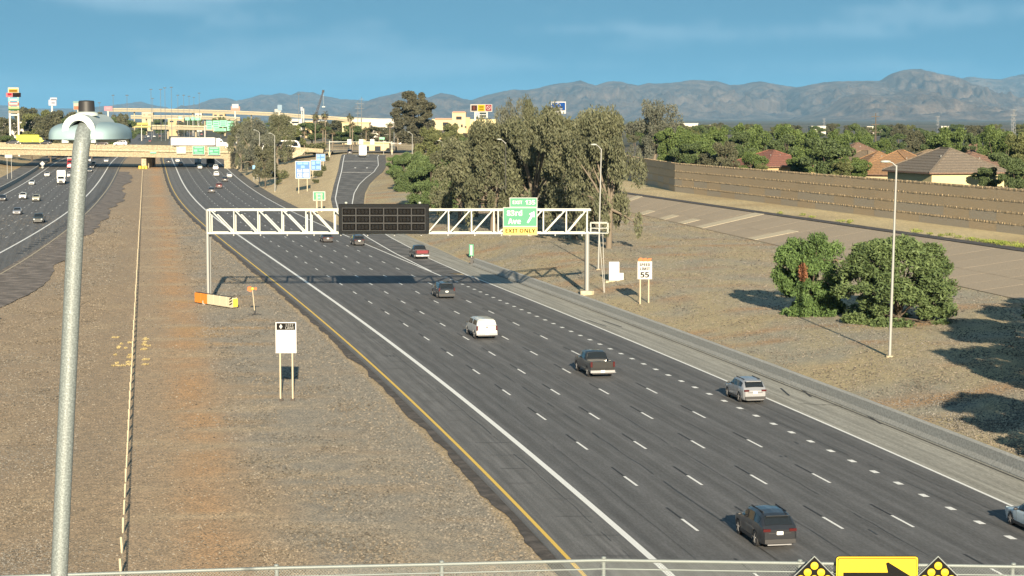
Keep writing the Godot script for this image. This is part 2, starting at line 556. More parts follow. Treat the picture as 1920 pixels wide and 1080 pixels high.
func cirrus() -> ImageTexture:
	var w := 2048
	var h := 1024
	var f := FastNoiseLite.new()
	f.seed = 77; f.frequency = 1.0; f.fractal_octaves = 5
	f.domain_warp_enabled = true; f.domain_warp_amplitude = 0.35; f.domain_warp_frequency = 1.4
	var out := PackedByteArray()
	out.resize(w * h * 4)
	out.fill(255)
	for y in h:
		var el := (0.5 - (y + 0.5) / h) * PI
		for x in w:
			var i := (y * w + x) * 4
			if el < 0.005 or el > 1.3:
				out[i + 3] = 0
				continue
			var az := (x + 0.5) / w * TAU
			var v := f.get_noise_3d(sin(az) * 5.0, el * 46.0, cos(az) * 5.0)
			var c := clampf((v - 0.02) * 2.0, 0, 1) * clampf(el / 0.10, 0.05, 1.0)
			out[i + 3] = int(255 * c)
	return tex_of(Image.create_from_data(w, h, false, Image.FORMAT_RGBA8, out))

# ---------------------------------------------------------------- ground
func mixc(a: Color, b: Color, t: float) -> Color: return a.lerp(b, clampf(t, 0, 1))

func ground_color(seg: int, t: float, x: float, d: float, wid: float) -> Color:
	var a := n1.get_noise_2d(x * 1.0, d * 0.7)
	var b := n2.get_noise_2d(x, d * 0.55)
	var s := n3.get_noise_2d(x * 0.35, d * 1.6)
	var tan_ := Color(0.37, 0.288, 0.196)
	var warm := Color(0.44, 0.285, 0.155)
	var gray := Color(0.275, 0.262, 0.232)
	var pale := Color(0.46, 0.385, 0.27)
	var c := tan_
	if d > 1100.0 or seg == 0 or seg >= 16:
		var k := n1.get_noise_2d(x * 0.05, d * 0.02)
		c = mixc(Color(0.20, 0.17, 0.115), Color(0.085, 0.095, 0.055), 0.5 + k * 1.6 + b * 0.6)
		return c
	if seg == 4:
		c = mixc(Color(0.33, 0.262, 0.185), Color(0.30, 0.245, 0.18), clampf(0.5 + a, 0, 1))
		c = mixc(c, pale, clampf(b * 1.2 - 0.25, 0, 0.4))
	elif seg == 5:
		var e := t * wid
		c = Color(0.345, 0.278, 0.20)
		var o := exp(-pow((e - 4.6 - a * 1.3) / 1.9, 2)) * clampf(0.75 + s * 1.2, 0, 1) * lerpf(0.75, 1.0, sm(95, 170, d))
		var g := sm(5.0, 9.5, e + a * 3.5 + s * 1.5)
		c = mixc(c, gray, g)
		c = mixc(c, warm, o)
		var streak := clampf(s * 2.6 - 0.25, 0, 1) * g * clampf((1.0 - t) * 1.9 + a, 0, 1)
		c = mixc(c, Color(0.44, 0.30, 0.15), streak * 0.85)
		c = mixc(c, pale, clampf(-s * 2.4 - 0.45, 0, 0.6) * clampf((1.0 - t) * 1.8, 0, 1))
	elif seg >= 10 and seg <= 12:
		c = mixc(Color(0.36, 0.30, 0.195), gray, clampf(0.35 + b * 1.5 + a * 0.8, 0, 0.85))
		c = mixc(c, Color(0.36, 0.215, 0.115), clampf(s * 2.2 + b - 0.45, 0, 0.8))
	elif seg == 7:
		c = mixc(Color(0.50, 0.41, 0.27), Color(0.41, 0.32, 0.205), 0.5 + b)
	elif seg == 8 or seg == 9:
		c = Color(0.50, 0.41, 0.27)
	elif seg == 13 or seg == 14 or seg == 15:
		c = mixc(Color(0.50, 0.42, 0.27), Color(0.36, 0.28, 0.17), 0.4 + a)
	elif seg == 1 or seg == 2:
		c = mixc(Color(0.42, 0.33, 0.21), Color(0.28, 0.22, 0.13), clampf(b * 1.6 + 0.2, 0, 1))
	if d > 480.0 and seg >= 9 and seg <= 15:
		c = mixc(c, Color(0.30, 0.23, 0.14), 0.5 + a)
	if seg == 4 or seg == 5: return Color(c.r * 1.68, c.g * 1.52, c.b * 1.38)
	return Color(c.r * 1.72, c.g * 1.66, c.b * 1.50)

func ground() -> void:
	var ds := []
	var d := 6.0
	while d < 42000.0:
		ds.append(d)
		d *= 1.0 + (0.0125 if d > 70.0 and d < 900.0 else (0.04 if d < 3000.0 else 0.2))
	var subs := [6, 8, 8, 3, 26, 44, 2, 10, 3, 1, 8, 18, 3, 2, 4, 1, 12, 4]
	var rows := []
	var cols := []
	for dd in ds:
		var p := prof(dd)
		var r := PackedVector3Array()
		var cc := PackedColorArray()
		for i in p.size() - 1:
			var k: int = subs[i]
			for j in k:
				var t := float(j) / k
				var x := lerpf(p[i].x, p[i + 1].x, t)
				var h := lerpf(p[i].y, p[i + 1].y, t)
				if (i in [4, 5, 10, 11, 7]) and j > 0 and dd < 700.0:
					h += n2.get_noise_2d(x * 1.7, dd * 1.1) * 0.10 * sin(PI * t)
				r.append(Vector3(x, h, -dd))
				cc.append(ground_color(i, t, x, dd, p[i + 1].x - p[i].x))
		r.append(Vector3(p[-1].x, p[-1].y, -dd))
		cc.append(cc[-1])
		rows.append(r)
		cols.append(cc)
	var mb := MB.new()
	mb.uses_col = true
	mb.grid(rows, false, cols)
	struct("ground", mb, M.ground)

# ---------------------------------------------------------------- roads
func strip(xl: Callable, xr: Callable, h: Callable, d0: float, d1: float, lift: float, step := 4.0) -> MB:
	var mb := MB.new()
	var d := d0
	while d < d1 - 0.01:
		var e := minf(d + step * maxf(1.0, d / 400.0), d1)
		var a := Vector3(xl.call(d), h.call(d) + lift, -d); var b := Vector3(xl.call(e), h.call(e) + lift, -e)
		var c := Vector3(xr.call(e), h.call(e) + lift, -e); var f := Vector3(xr.call(d), h.call(d) + lift, -d)
		mb.quad(a, b, c, f)
		var ua: float = a.x - w_line(d); var ub: float = b.x - w_line(e); var uc: float = c.x - w_line(e); var uf: float = f.x - w_line(d)
		for q in [[ua, d], [ub, e], [uc, e], [ua, d], [uc, e], [uf, d]]: mb.uv.append(Vector2(q[0], q[1]))
		d = e
	return mb

func line_on(parent: Node, called: String, xf: Callable, o: float, wid: float, h: Callable, d0: float, d1: float, m: Material, lift := 0.014) -> void:
	put(called, strip(func(d): return xf.call(d, o - wid * 0.5), func(d): return xf.call(d, o + wid * 0.5), h, d0, d1, lift), m, parent)

# painted dashes of a lane line: white behind black, as one mesh each
func dashes(parent: Node, xf: Callable, o: float, d0: float, d1: float, first: float, cycle: float, len_w: float, wid: float, h: Callable, black: bool, mw: Material) -> void:
	var white := MB.new()
	var dark := MB.new()
	var d := first
	while d > d0: d -= cycle
	d += cycle
	while d < d1:
		for k in 2:
			if k == 1 and not black: continue
			var a := d if k == 0 else d + len_w
			var b := a + len_w * 0.98
			var w2 := wid * 0.5 if k == 0 else wid * 0.42
			var mb: MB = white if k == 0 else dark
			mb.quad(Vector3(xf.call(a, o - w2), h.call(a) + 0.014, -a), Vector3(xf.call(b, o - w2), h.call(b) + 0.014, -b), Vector3(xf.call(b, o + w2), h.call(b) + 0.014, -b), Vector3(xf.call(a, o + w2), h.call(a) + 0.014, -a))
		d += cycle
	put("lane_line", white, mw, parent)
	if black: put("contrast_line", dark, M.paint_black, parent)

func seam(parent: Node, xf: Callable, o: float, d0: float, d1: float, wid: float, h: Callable, seed_: int) -> void:
	var mb := MB.new()
	var r := RandomNumberGenerator.new()
	r.seed = seed_
	var d := d0
	while d < d1:
		var e := d + r.randf_range(0.6, 3.2)
		if r.randf() < 0.86:
			var wa := wid * r.randf_range(0.35, 1.1)
			var wo := n2.get_noise_2d(o * 31.0, d * 2.0) * 0.12
			var wp := n2.get_noise_2d(o * 31.0, e * 2.0) * 0.12
			mb.quad(Vector3(xf.call(d, o + wo - wa), h.call(d) + 0.010, -d), Vector3(xf.call(e, o + wp - wa), h.call(e) + 0.010, -e), Vector3(xf.call(e, o + wp + wa), h.call(e) + 0.010, -e), Vector3(xf.call(d, o + wo + wa), h.call(d) + 0.010, -d))
		d = e
	put("sealed_crack", mb, M.crack, parent)

func roads() -> void:
	var main := struct("freeway", strip(func(d): return w_off(d, -0.35), func(d): return ramp_r(d) if d < 258.0 else w_off(d, 18.3), rh, 8, 2600, 0.0), M.asphalt)
	put("carpool_lane", strip(func(d): return w_off(d, -4.35), func(d): return w_off(d, -0.35), rh, 8, 2600, 0.0), M.asphalt_hov, main)
	put("asphalt_edge", strip(func(d): return w_off(d, -4.95 + n2.get_noise_1d(d * 0.9) * 0.45 + n2.get_noise_1d(d * 7.0) * 0.12), func(d): return w_off(d, -4.35), rh, 60, 900, -0.012, 1.2), M.edge_asphalt, main)
	put("shoulder", strip(func(d): return ramp_r(d), func(d): return edge_r(d), func(d): return ramp_h(d), 8, 420, 0.0), M.shoulder_concrete, main)
	put("shoulder", strip(func(d): return ramp_r(d), func(d): return edge_r(d), func(d): return ramp_h(d), 420, 690, 0.0), M.old_asphalt, main)
	put("shoulder", strip(func(d): return w_off(d, 18.3), func(d): return minf(w_off(d, 21.3), ramp_l(d)), rh, 258.5, 1500, -0.004), M.old_asphalt, main)
	put("exit_ramp", strip(func(d): return ramp_l(d) - 0.9, func(d): return ramp_r(d), func(d): return ramp_h(d), 258.5, 700, 0.004), M.ramp_asphalt, main)
	var z := func(d): return ramp_h(d)
	var rl := func(d, o): return ramp_l(d) + o
	var rr := func(d, o): return ramp_r(d) + o
	line_on(main, "yellow_edge_line", w_off, -3.82, 0.21, rh, 30, 900, M.paint_yellow)
	line_on(main, "wide_white_line", w_off, 0.0, 0.36, rh, 30, 1500, M.paint_white)
	line_on(main, "white_edge_line", rr, 0.0, 0.2, z, 30, 690, M.paint_white)
	line_on(main, "white_edge_line", w_off, 18.1, 0.22, rh, 254, 1500, M.paint_white)
	line_on(main, "white_edge_line", rl, 0.15, 0.24, z, 262, 690, M.paint_white)
	for k in 4:
		dashes(main, w_off, 3.78 + 3.62 * k, 40, 520, 96.2 + [0.0, 0.25, 0.5, 0.9][k], 12.0, 2.98, 0.15, rh, true, M.paint_white)
		dashes(main, w_off, 3.78 + 3.62 * k, 520, 1300, 522.0, 12.0, 5.0, 0.16, rh, false, M.paint_white_worn)
	dashes(main, w_off, 18.35, 40, 254, 105.0, 3.58, 0.85, 0.34, rh, false, M.paint_white)
	for q in [[5.6, 0.05], [9.3, 0.035], [12.9, 0.03], [-0.95, 0.035], [18.9, 0.03], [2.0, 0.02], [20.3, 0.02]]:
		seam(main, w_off, q[0], 60, 420, q[1], rh, int(q[0] * 100))
	# slab joints across the carpool lane
	var mb := MB.new()
	var d := 86.0
	while d < 330.0:
		var a := w_off(d, -3.4 + rng.randf() * 1.6); var b := w_off(d, -1.9 + rng.randf() * 1.7)
		mb.quad(Vector3(a, rh(d) + 0.008, -d), Vector3(a, rh(d) + 0.008, -d - 0.09), Vector3(b, rh(d) + 0.008, -d - 0.09), Vector3(b, rh(d) + 0.008, -d))
		d += 4.6
	put("slab_joint", mb, M.crack, main)
	# tar patches and tyre marks
	var pm := MB.new()
	for i in 46:
		var dd := rng.randf_range(88, 330)
		var o := rng.randf_range(-3.2, 21.0)
		var l := rng.randf_range(0.3, 1.6)
		for k in rng.randi_range(1, 3):
			var oo := o + k * 0.28
			pm.quad(Vector3(w_off(dd, oo), 0.009, -dd), Vector3(w_off(dd + l, oo + 0.03), 0.009, -dd - l), Vector3(w_off(dd + l, oo + 0.13), 0.009, -dd - l), Vector3(w_off(dd, oo + 0.10), 0.009, -dd))
	put("tar_patch", pm, M.crack, main)
	var sk := MB.new()
	for q in [[1100, 600, 1135, 612], [1462, 728, 1478, 742], [1498, 756, 1545, 760], [1600, 765, 1650, 795], [880, 550, 900, 558]]:
		var a := on_road(q[0], q[1]); var b := on_road(q[2], q[3])
		var s := Vector3(0.16, 0.012, 0)
		var u := Vector3(0, 0.012, 0)
		sk.quad(a + u, a + s, b + s, b + u)
		sk.quad(a + u + Vector3(1.5, 0, 0.6), a + s + Vector3(1.5, 0, 0.6), b + s + Vector3(1.5, 0, 0.6), b + u + Vector3(1.5, 0, 0.6))
	put("tyre_mark", sk, M.crack, main)
	# the other carriageway
	var left := struct("opposite_freeway", strip(func(d): return l_off(d, -24.2), func(d): return l_off(d, 4.6), rh, 200, 2600, 0.0), M.asphalt)
	put("slip_road", strip(func(d): return l_off(d, -31.6), func(d): return l_off(d, -25.1), func(d): return rh(d) + 0.33, 200, 900, 0.0), M.ramp_asphalt, left)
	var verge_in := func(d): return minf(l_line(d) + pl([[200, 14.5], [300, 10.0], [700, 8.5]], d) + n1.get_noise_2d(0.0, d * 0.3) * 3.0 + n2.get_noise_1d(d * 0.45) * 0.5, c_line(d) - 1.0)
	put("millings_verge", strip(func(d): return l_off(d, 4.6), verge_in, rh, 200, 690, -0.012, 1.2), M.asphalt_millings, left)
	line_on(left, "white_line", l_off, 0.0, 0.34, rh, 240, 1300, M.paint_white)
	line_on(left, "white_line", l_off, -21.8, 0.26, rh, 240, 1300, M.paint_white)
	line_on(left, "yellow_edge_line", func(d, o): return l_off(d, pl([[280, 5.4], [330, 5.0], [400, 4.4], [500, 4.0], [1300, 4.0]], d)) + o, 0.0, 0.25, rh, 240, 900, M.tan_post)
	for k in 5:
		dashes(left, l_off, -3.66 * (k + 1), 240, 1300, 250.0 + k, 12.2, 3.6, 0.2, rh, false, M.paint_white_worn)
	var rs := MB.new()
	var e := 296.0
	while e < 700.0:
		var o0 := 2.6; var o1 := 3.6
		rs.quad(Vector3(l_off(e, o0), rh(e) + 0.01, -e), Vector3(l_off(e + 2.2, o0), rh(e) + 0.01, -e - 2.2), Vector3(l_off(e + 2.2, o1), rh(e) + 0.01, -e - 2.2), Vector3(l_off(e, o1), rh(e) + 0.01, -e))
		e += 5.2
	put("rumble_strip", rs, M.paint_black, left)
	# ramp markings: lane bars, stop bars and an arrow
	for q in [[666, 310, 668, 292], [688, 310, 690, 292]]:
		var a := at_h(q[0], q[1], ramp_h(610)); var b := at_h(q[2], q[3], ramp_h(690))
		var k := MB.new()
		k.bar(Vector3(a.x, ramp_h(-a.z) + 0.02, a.z), Vector3(b.x, ramp_h(-b.z) + 0.02, b.z), 0.5, 0.02)
		put("lane_bar", k, M.paint_white, main)
	for dd in [555.0, 622.0]:
		var k := MB.new()
		k.box(Vector3((ramp_l(dd) + ramp_r(dd)) * 0.5, ramp_h(dd) + 0.016, -dd), Vector3(ramp_r(dd) - ramp_l(dd) - 1.0, 0.02, 1.2))
		put("stop_bar", k, M.paint_white_worn, main)

# ---------------------------------------------------------------- concrete barrier beside the shoulder
func barrier() -> void:
	var root := thing("concrete_barrier", "long grey concrete safety barrier between right shoulder and gravel bank", "barrier", Vector3(edge_r(88), 0, -88))
	var d := 62.0
	var i := 0
	while d < 273.0:
		var e := minf(d + 5.9, 273.0)
		var mb := MB.new()
		var outline := [Vector2(-0.32, 0.0), Vector2(-0.32, 0.08), Vector2(-0.16, 0.34), Vector2(-0.07, 0.9), Vector2(0.02, 0.95), Vector2(0.30, 0.95), Vector2(0.33, 0.90), Vector2(0.33, -0.2)]
		var k := outline.size()
		var ra := []; var rb := []
		for q in outline:
			ra.append(Vector3(edge_r(d) + 0.02 + q.x, q.y, -d) - root.position); rb.append(Vector3(edge_r(e - 0.006) + 0.02 + q.x, q.y, -e + 0.006) - root.position)
		for j in k - 1: mb.quad(ra[j], rb[j], rb[j + 1], ra[j + 1])
		for j in range(1, k - 1):
			mb.tri(ra[k - 1], ra[j - 1], ra[j]); mb.tri(rb[k - 1], rb[j], rb[j - 1])
		put("segment", mb, M["barrier_concrete_%d" % (i * 7 % 3)], root)
		i += 1
		d = e
	var t := MB.new()
	t.box(Vector3(edge_r(274.5), 0.45, -274.5) - root.position, Vector3(0.5, 0.9, 0.8))
	put("end_marker", t, M.trim, root)
	# black strip painted as shade of the gutter groove between barrier foot and shoulder
	put("groove_shade", strip(func(dd): return edge_r(dd) - 0.62 - root.position.x, func(dd): return edge_r(dd) - 0.50 - root.position.x, func(_dd): return 0.0, 62, 272, 0.012), M.paint_black, root).position.z = -root.position.z

# the other carriageway's outer rail
func far_rail() -> void:
	var root := thing("bridge_rail_barrier", "pale concrete rail between the oncoming lanes and their slip road", "barrier", Vector3(l_off(540, -24.7), rh(540), -540))
	var d := 300.0
	while d < 716.0:
		var e := d + 12.0
		var mb := MB.new()
		var a := Vector3(l_off(d, -24.7), rh(d) + 0.5, -d) - root.position; var b := Vector3(l_off(e - 0.1, -24.7), rh(e) + 0.5, -e + 0.1) - root.position
		mb.bar(a, b, 0.4, 1.1)
		put("segment", mb, M.barrier_concrete_2, root)
		d = e

# ---------------------------------------------------------------- paved slope, path and sound wall
func slope_paving() -> void:
	var root := Node3D.new()
	root.name = numbered("paved_slope")
	add_child(root)
	root.set_meta("kind", "structure")
	var d := 120.0
	var i := 0
	while d < 396.0:
		var e := d + 6.4
		for k in 2:
			var t0: float = [0.0, 0.36][k]; var t1: float = [0.36, 1.0][k]
			var q := []
			for pr in [[d, t0], [e - 0.05, t0], [e - 0.05, t1 - 0.004], [d, t1 - 0.004]]:
				var x := lerpf(near_x(pr[0]), far_x(pr[0]), pr[1])
				q.append(Vector3(x, lerpf(2.5, 4.8, pr[1]) + 0.09 + 0.003 * ((i + k) % 2), -pr[0]))
			var mb := MB.new()
			mb.quad(q[0], q[1], q[2], q[3])
			var dn := Vector3(0, -0.3, 0)
			for j in 4: mb.quad(q[j], q[j] + dn, q[(j + 1) % 4] + dn, q[(j + 1) % 4])
			put("slab", mb, M.slab if (i * 5 + k * 3) % 4 else M.slab_b, root)
		d = e
		i += 1
	# lighter repaired slabs
	for q in [[1200, 403, 1232, 393, 0.0, 0.3, 5.0], [1238, 412, 1266, 400, 0.0, 0.3, 4.4], [1264, 420, 1296, 406, 0.0, 0.3, 4.4], [1310, 428, 1372, 388, 0.0, 1.0, 4.6], [1412, 450, 1445, 425, 0.0, 0.55, 4.2], [1180, 390, 1208, 368, 0.0, 1.0, 4.0]]:
		var c := at_h(q[0] + 6, q[1], 2.6)
		var dd := -c.z
		var mb := MB.new()
		var p := []
		for pr in [[dd, q[4]], [dd + q[6], q[4]], [dd + q[6], q[5]], [dd, q[5]]]:
			p.append(Vector3(lerpf(near_x(pr[0]), far_x(pr[0]), pr[1]), lerpf(2.5, 4.8, pr[1]) + 0.125, -pr[0]))
		mb.quad(p[0], p[1], p[2], p[3])
		for j in 4: mb.quad(p[j], p[j] + Vector3(0, -0.1, 0), p[(j + 1) % 4] + Vector3(0, -0.1, 0), p[(j + 1) % 4])
		var o := put("repaired_slab", mb, M.slab_new, root)
		o.set_meta("label", "paler repaired slab of the paved slope")
	struct("path", strip(func(dd): return far_x(dd) + 0.15, func(dd): return far_x(dd) + 2.6, func(_dd): return 4.9, 100, 470, 0.03), M.path_asphalt)

func sound_wall() -> void:
	var root := thing("sound_wall", "tall brown block sound wall with rough stone courses below the houses", "wall", Vector3(wall_x(330), 5.1, -330))
	var d := 150.0
	var i := 0
	var unit := MB.new()
	while d < 520.0:
		var e := d + 8.2
		if d < 409.0 and e > 409.0: e = 409.0
		var a := Vector3(wall_x(d), 0, -d)
		var b := Vector3(wall_x(e - 0.001), 0, -e + 0.02)
		if d >= 409.0:
			a.x -= 0.0; b.x = wall_x(e)
		var dir := (b - a).normalized()
		var nrm := Vector3(-dir.z, 0, dir.x) * -1.0
		if nrm.x > 0: nrm = -nrm
		for k in 4:
			var y0 := 4.3 if k == 0 else 5.0 + 1.53 * k
			var y1 := 5.0 + 1.53 * (k + 1) - 0.24
			var mb := MB.new()
			var basis := Basis(-nrm, Vector3.UP, (-nrm).cross(Vector3.UP))
			var l := a.distance_to(b)
			var mid := (a + b) * 0.5 - nrm * 0.12
			mb.box(Vector3(mid.x, (y0 + y1) * 0.5, mid.z) - root.position, Vector3(0.3, y1 - y0, l), basis)
			var mi := 0
			if k < 2 and (i * 7 + k * 3) % 5 < 3: mi = 2
			elif (i + k) % 3 == 0: mi = 1
			elif (i * 3 + k) % 7 == 0: mi = 3
			put("panel", mb, M["wall_block_%d" % mi], root)
			# split-face course
			var cb := MB.new()
			var s := 0.0
			while s < l - 0.05:
				var w := minf(rng.randf_range(0.28, 0.6), l - s)
				var pr := rng.randf_range(0.01, 0.07)
				var pos := a + dir * (s + w * 0.5) - nrm * (0.12 - pr * 0.5)
				cb.box(Vector3(pos.x, y1 + 0.12 + rng.randf_range(-0.015, 0.015), pos.z) - root.position, Vector3(0.3 + pr, 0.225 + rng.randf_range(-0.02, 0.02), w - 0.015), basis)
				s += w
			put("split_face_course", cb, M.wall_rough, root).set_meta("kind", "stuff")
		d = e
		i += 1

# ---------------------------------------------------------------- mountains
func range_of(called: String, label: String, crest: Array, dist: float, deep: float, seed_: int, rough: float) -> void:
	var f := FastNoiseLite.new()
	f.seed = seed_; f.fractal_type = FastNoiseLite.FRACTAL_RIDGED; f.fractal_octaves = 5; f.frequency = 1.0 / (dist * 0.05)
	var g := FastNoiseLite.new()
	g.seed = seed_ + 5; g.frequency = 1.0 / (dist * 0.008); g.fractal_octaves = 3
	var rows := []
	var x0: float = crest[0][0]; var x1: float = crest[-1][0]
	var nx := int((x1 - x0) / 2.2)
	var ny := 46
	for j in ny + 1:
		var t := float(j) / ny
		var r := PackedVector3Array()
		for i in nx + 1:
			var px := lerpf(x0, x1, float(i) / nx)
			var top := pl(crest, px) - g.get_noise_1d(px * dist * 0.0006) * 0.9
			var end_f := sm(0.0, 0.05, float(i) / nx) * sm(0.0, 0.05, 1.0 - float(i) / nx)
			var hc := maxf((221.0 - top) * dist / FOC + CAM_H, 5.0)
			var along := 0.72 + 0.36 * t
			var dd := dist - deep * (0.72 - t) if t <= 0.72 else dist + deep * 0.7 * (t - 0.72)
			var x := (px - 960.0) / FOC * dist * (1.0 + 0.0 * along)
			var s := t / 0.72 if t <= 0.72 else 1.0 - (t - 0.72) / 0.28
			var nz := f.get_noise_2d(x, dd * 0.8)
			var h := hc * pow(s, 1.25) if t <= 0.72 else hc * s
			var bump := sin(PI * clampf(s, 0, 1))
			h += hc * rough * bump * (nz - 0.15) + hc * 0.13 * g.get_noise_2d(x, dd) * bump
			var vis := CAM_H + (hc - CAM_H) * dd / dist * 0.985
			if absf(t - 0.72) > 0.011: h = minf(h, vis)
			r.append(Vector3(x, maxf(h, 0.0) * maxf(end_f, 0.02), -dd))
		rows.append(r)
	var mb := MB.new()
	mb.grid(rows, false)
	var o := struct(called, mb, M.desert_rock)
	o.set_meta("label", label)

func mountains() -> void:
	range_of("mountain_range", "low far blue hills behind the interchange", [[-300, 205], [-100, 195], [0, 196], [60, 204], [150, 203], [190, 200], [222, 196], [250, 193], [266, 190], [282, 195], [300, 199], [345, 204]], 26000, 5000, 3, 0.34)
	range_of("mountain_range", "slate blue mountain range behind the interchange", [[350, 208], [366, 201], [385, 191], [400, 186], [425, 183], [438, 186], [449, 190], [470, 184], [492, 177.5], [510, 178], [527, 174.5], [548, 178.5], [562, 172], [590, 173.5], [606, 179], [640, 186], [660, 186.5], [680, 188], [697, 190], [740, 200], [800, 215]], 23000, 5500, 11, 0.34)
	range_of("mountain_range", "long purplish brown desert mountain range behind the trees", [[640, 213], [680, 196], [705, 184], [730, 178.5], [757, 172], [780, 177], [803, 183], [826, 174.5], [850, 178], [870, 186], [885, 187.5], [905, 180.5], [925, 176], [945, 171], [965, 168], [985, 169.5], [1010, 165], [1030, 159.5], [1050, 156], [1070, 154.5], [1088, 151], [1104, 157], [1116, 160], [1140, 153], [1160, 153], [1176, 157], [1195, 160.5], [1216, 156], [1240, 157], [1270, 154], [1298, 150], [1320, 151.5], [1342, 152], [1366, 160], [1390, 158.5], [1410, 154], [1426, 153], [1446, 157], [1472, 161.5], [1490, 164], [1530, 160], [1580, 162], [1640, 180], [1700, 205]], 19000, 5200, 23, 0.34)
	range_of("mountain_range", "blue shaded mountain ridge running out behind the tall peak", [[1650, 200], [1700, 165], [1760, 150], [1800, 146.5], [1815, 144], [1842, 147.5], [1870, 149], [1895, 143], [1920, 138], [1960, 132], [2020, 134], [2120, 150], [2260, 180], [2360, 205]], 24000, 5000, 31, 0.25)
	range_of("mountain_range", "tall tan desert peak with rocky summit", [[1430, 205], [1460, 186], [1480, 167], [1508, 161], [1545, 154], [1575, 152.5], [1602, 152], [1645, 152], [1656, 145], [1668, 138], [1682, 134], [1700, 130], [1722, 130], [1745, 137], [1782, 143], [1800, 149], [1840, 168], [1880, 188], [1930, 205]], 17500, 4200, 41, 0.34)
	range_of("foothill", "grey brown foothill in front of the tall peak", [[1470, 222], [1520, 214], [1545, 205], [1560, 193], [1580, 180.5], [1610, 176], [1632, 178], [1662, 179.5], [1690, 171], [1722, 166], [1752, 178], [1782, 190], [1802, 186], [1840, 200], [1880, 212], [1960, 224]], 14000, 2600, 53, 0.34)

# ---------------------------------------------------------------- vegetation
var plants := {}

func crown_mesh(r: RandomNumberGenerator, clumps: Array, per: int, leaf: Vector2, c1: Color, c2: Color, droop: float, shell := 0.5) -> ArrayMesh:
	var v := PackedVector3Array()
	var n := PackedVector3Array()
	var c := PackedColorArray()
	for cl in clumps:
		var o: Vector3 = cl[0]
		var rad: Vector3 = cl[1]
		var hue := r.randf()
		for i in int(per * cl[2]):
			var z := r.randf_range(-1, 1)
			var a := r.randf() * TAU
			var s := sqrt(1.0 - z * z)
			var dir := Vector3(s * cos(a), z, s * sin(a))
			var p := o + dir * rad * (pow(r.randf(), 0.45) * (1.0 - shell) + shell) * r.randf_range(0.88, 1.12)
			var lv := Vector3(r.randf_range(-1, 1), r.randf_range(-1, 1), r.randf_range(-1, 1)).normalized()
			lv = lv.lerp(Vector3(lv.x * 0.4, -1, lv.z * 0.4), droop).normalized()
			var sd := lv.cross(Vector3(r.randf_range(-1, 1), r.randf_range(-1, 1), r.randf_range(-1, 1))).normalized()
			var k := r.randf_range(0.6, 1.25)
			var l := lv * leaf.y * 0.5 * k
			var w := sd * leaf.x * 0.5 * k
			var m := (w.cross(l)).normalized()
			var col := c1.lerp(c2, clampf(r.randf() * 0.6 + hue * 0.4, 0, 1))
			for q in [p - l, p - w + l * 0.1, p + l, p - l, p + l, p + w + l * 0.1]:
				v.append(q); n.append(m); c.append(col)
	var arr := []
	arr.resize(Mesh.ARRAY_MAX)
	arr[Mesh.ARRAY_VERTEX] = v
	arr[Mesh.ARRAY_NORMAL] = n
	arr[Mesh.ARRAY_COLOR] = c
	var m := ArrayMesh.new()
	m.add_surface_from_arrays(Mesh.PRIMITIVE_TRIANGLES, arr)
	return m

func trunk_mesh(r: RandomNumberGenerator, clumps: Array, fork: float, rad: float, limbs: int, lean := 0.0) -> ArrayMesh:
	var mb := MB.new()
	var top := Vector3(lean, fork, 0)
	mb.tube([Vector3(0, -0.4, 0), Vector3(lean * 0.3, fork * 0.5, 0.05), top], [rad * 1.25, rad, rad * 0.82], 8)
	var order := range(clumps.size())
	for i in mini(limbs, clumps.size()):
		var j: int = order[(i * 7) % clumps.size()]
		var e: Vector3 = clumps[j][0]
		var s := top - Vector3(0, r.randf_range(0, fork * 0.3), 0)
		var m := s.lerp(e, 0.5) + Vector3(r.randf_range(-0.3, 0.3), r.randf_range(0.1, 0.6), r.randf_range(-0.3, 0.3))
		mb.tube([s, m, e], [rad * 0.55, rad * 0.34, rad * 0.1], 6)
	return mb.mesh()

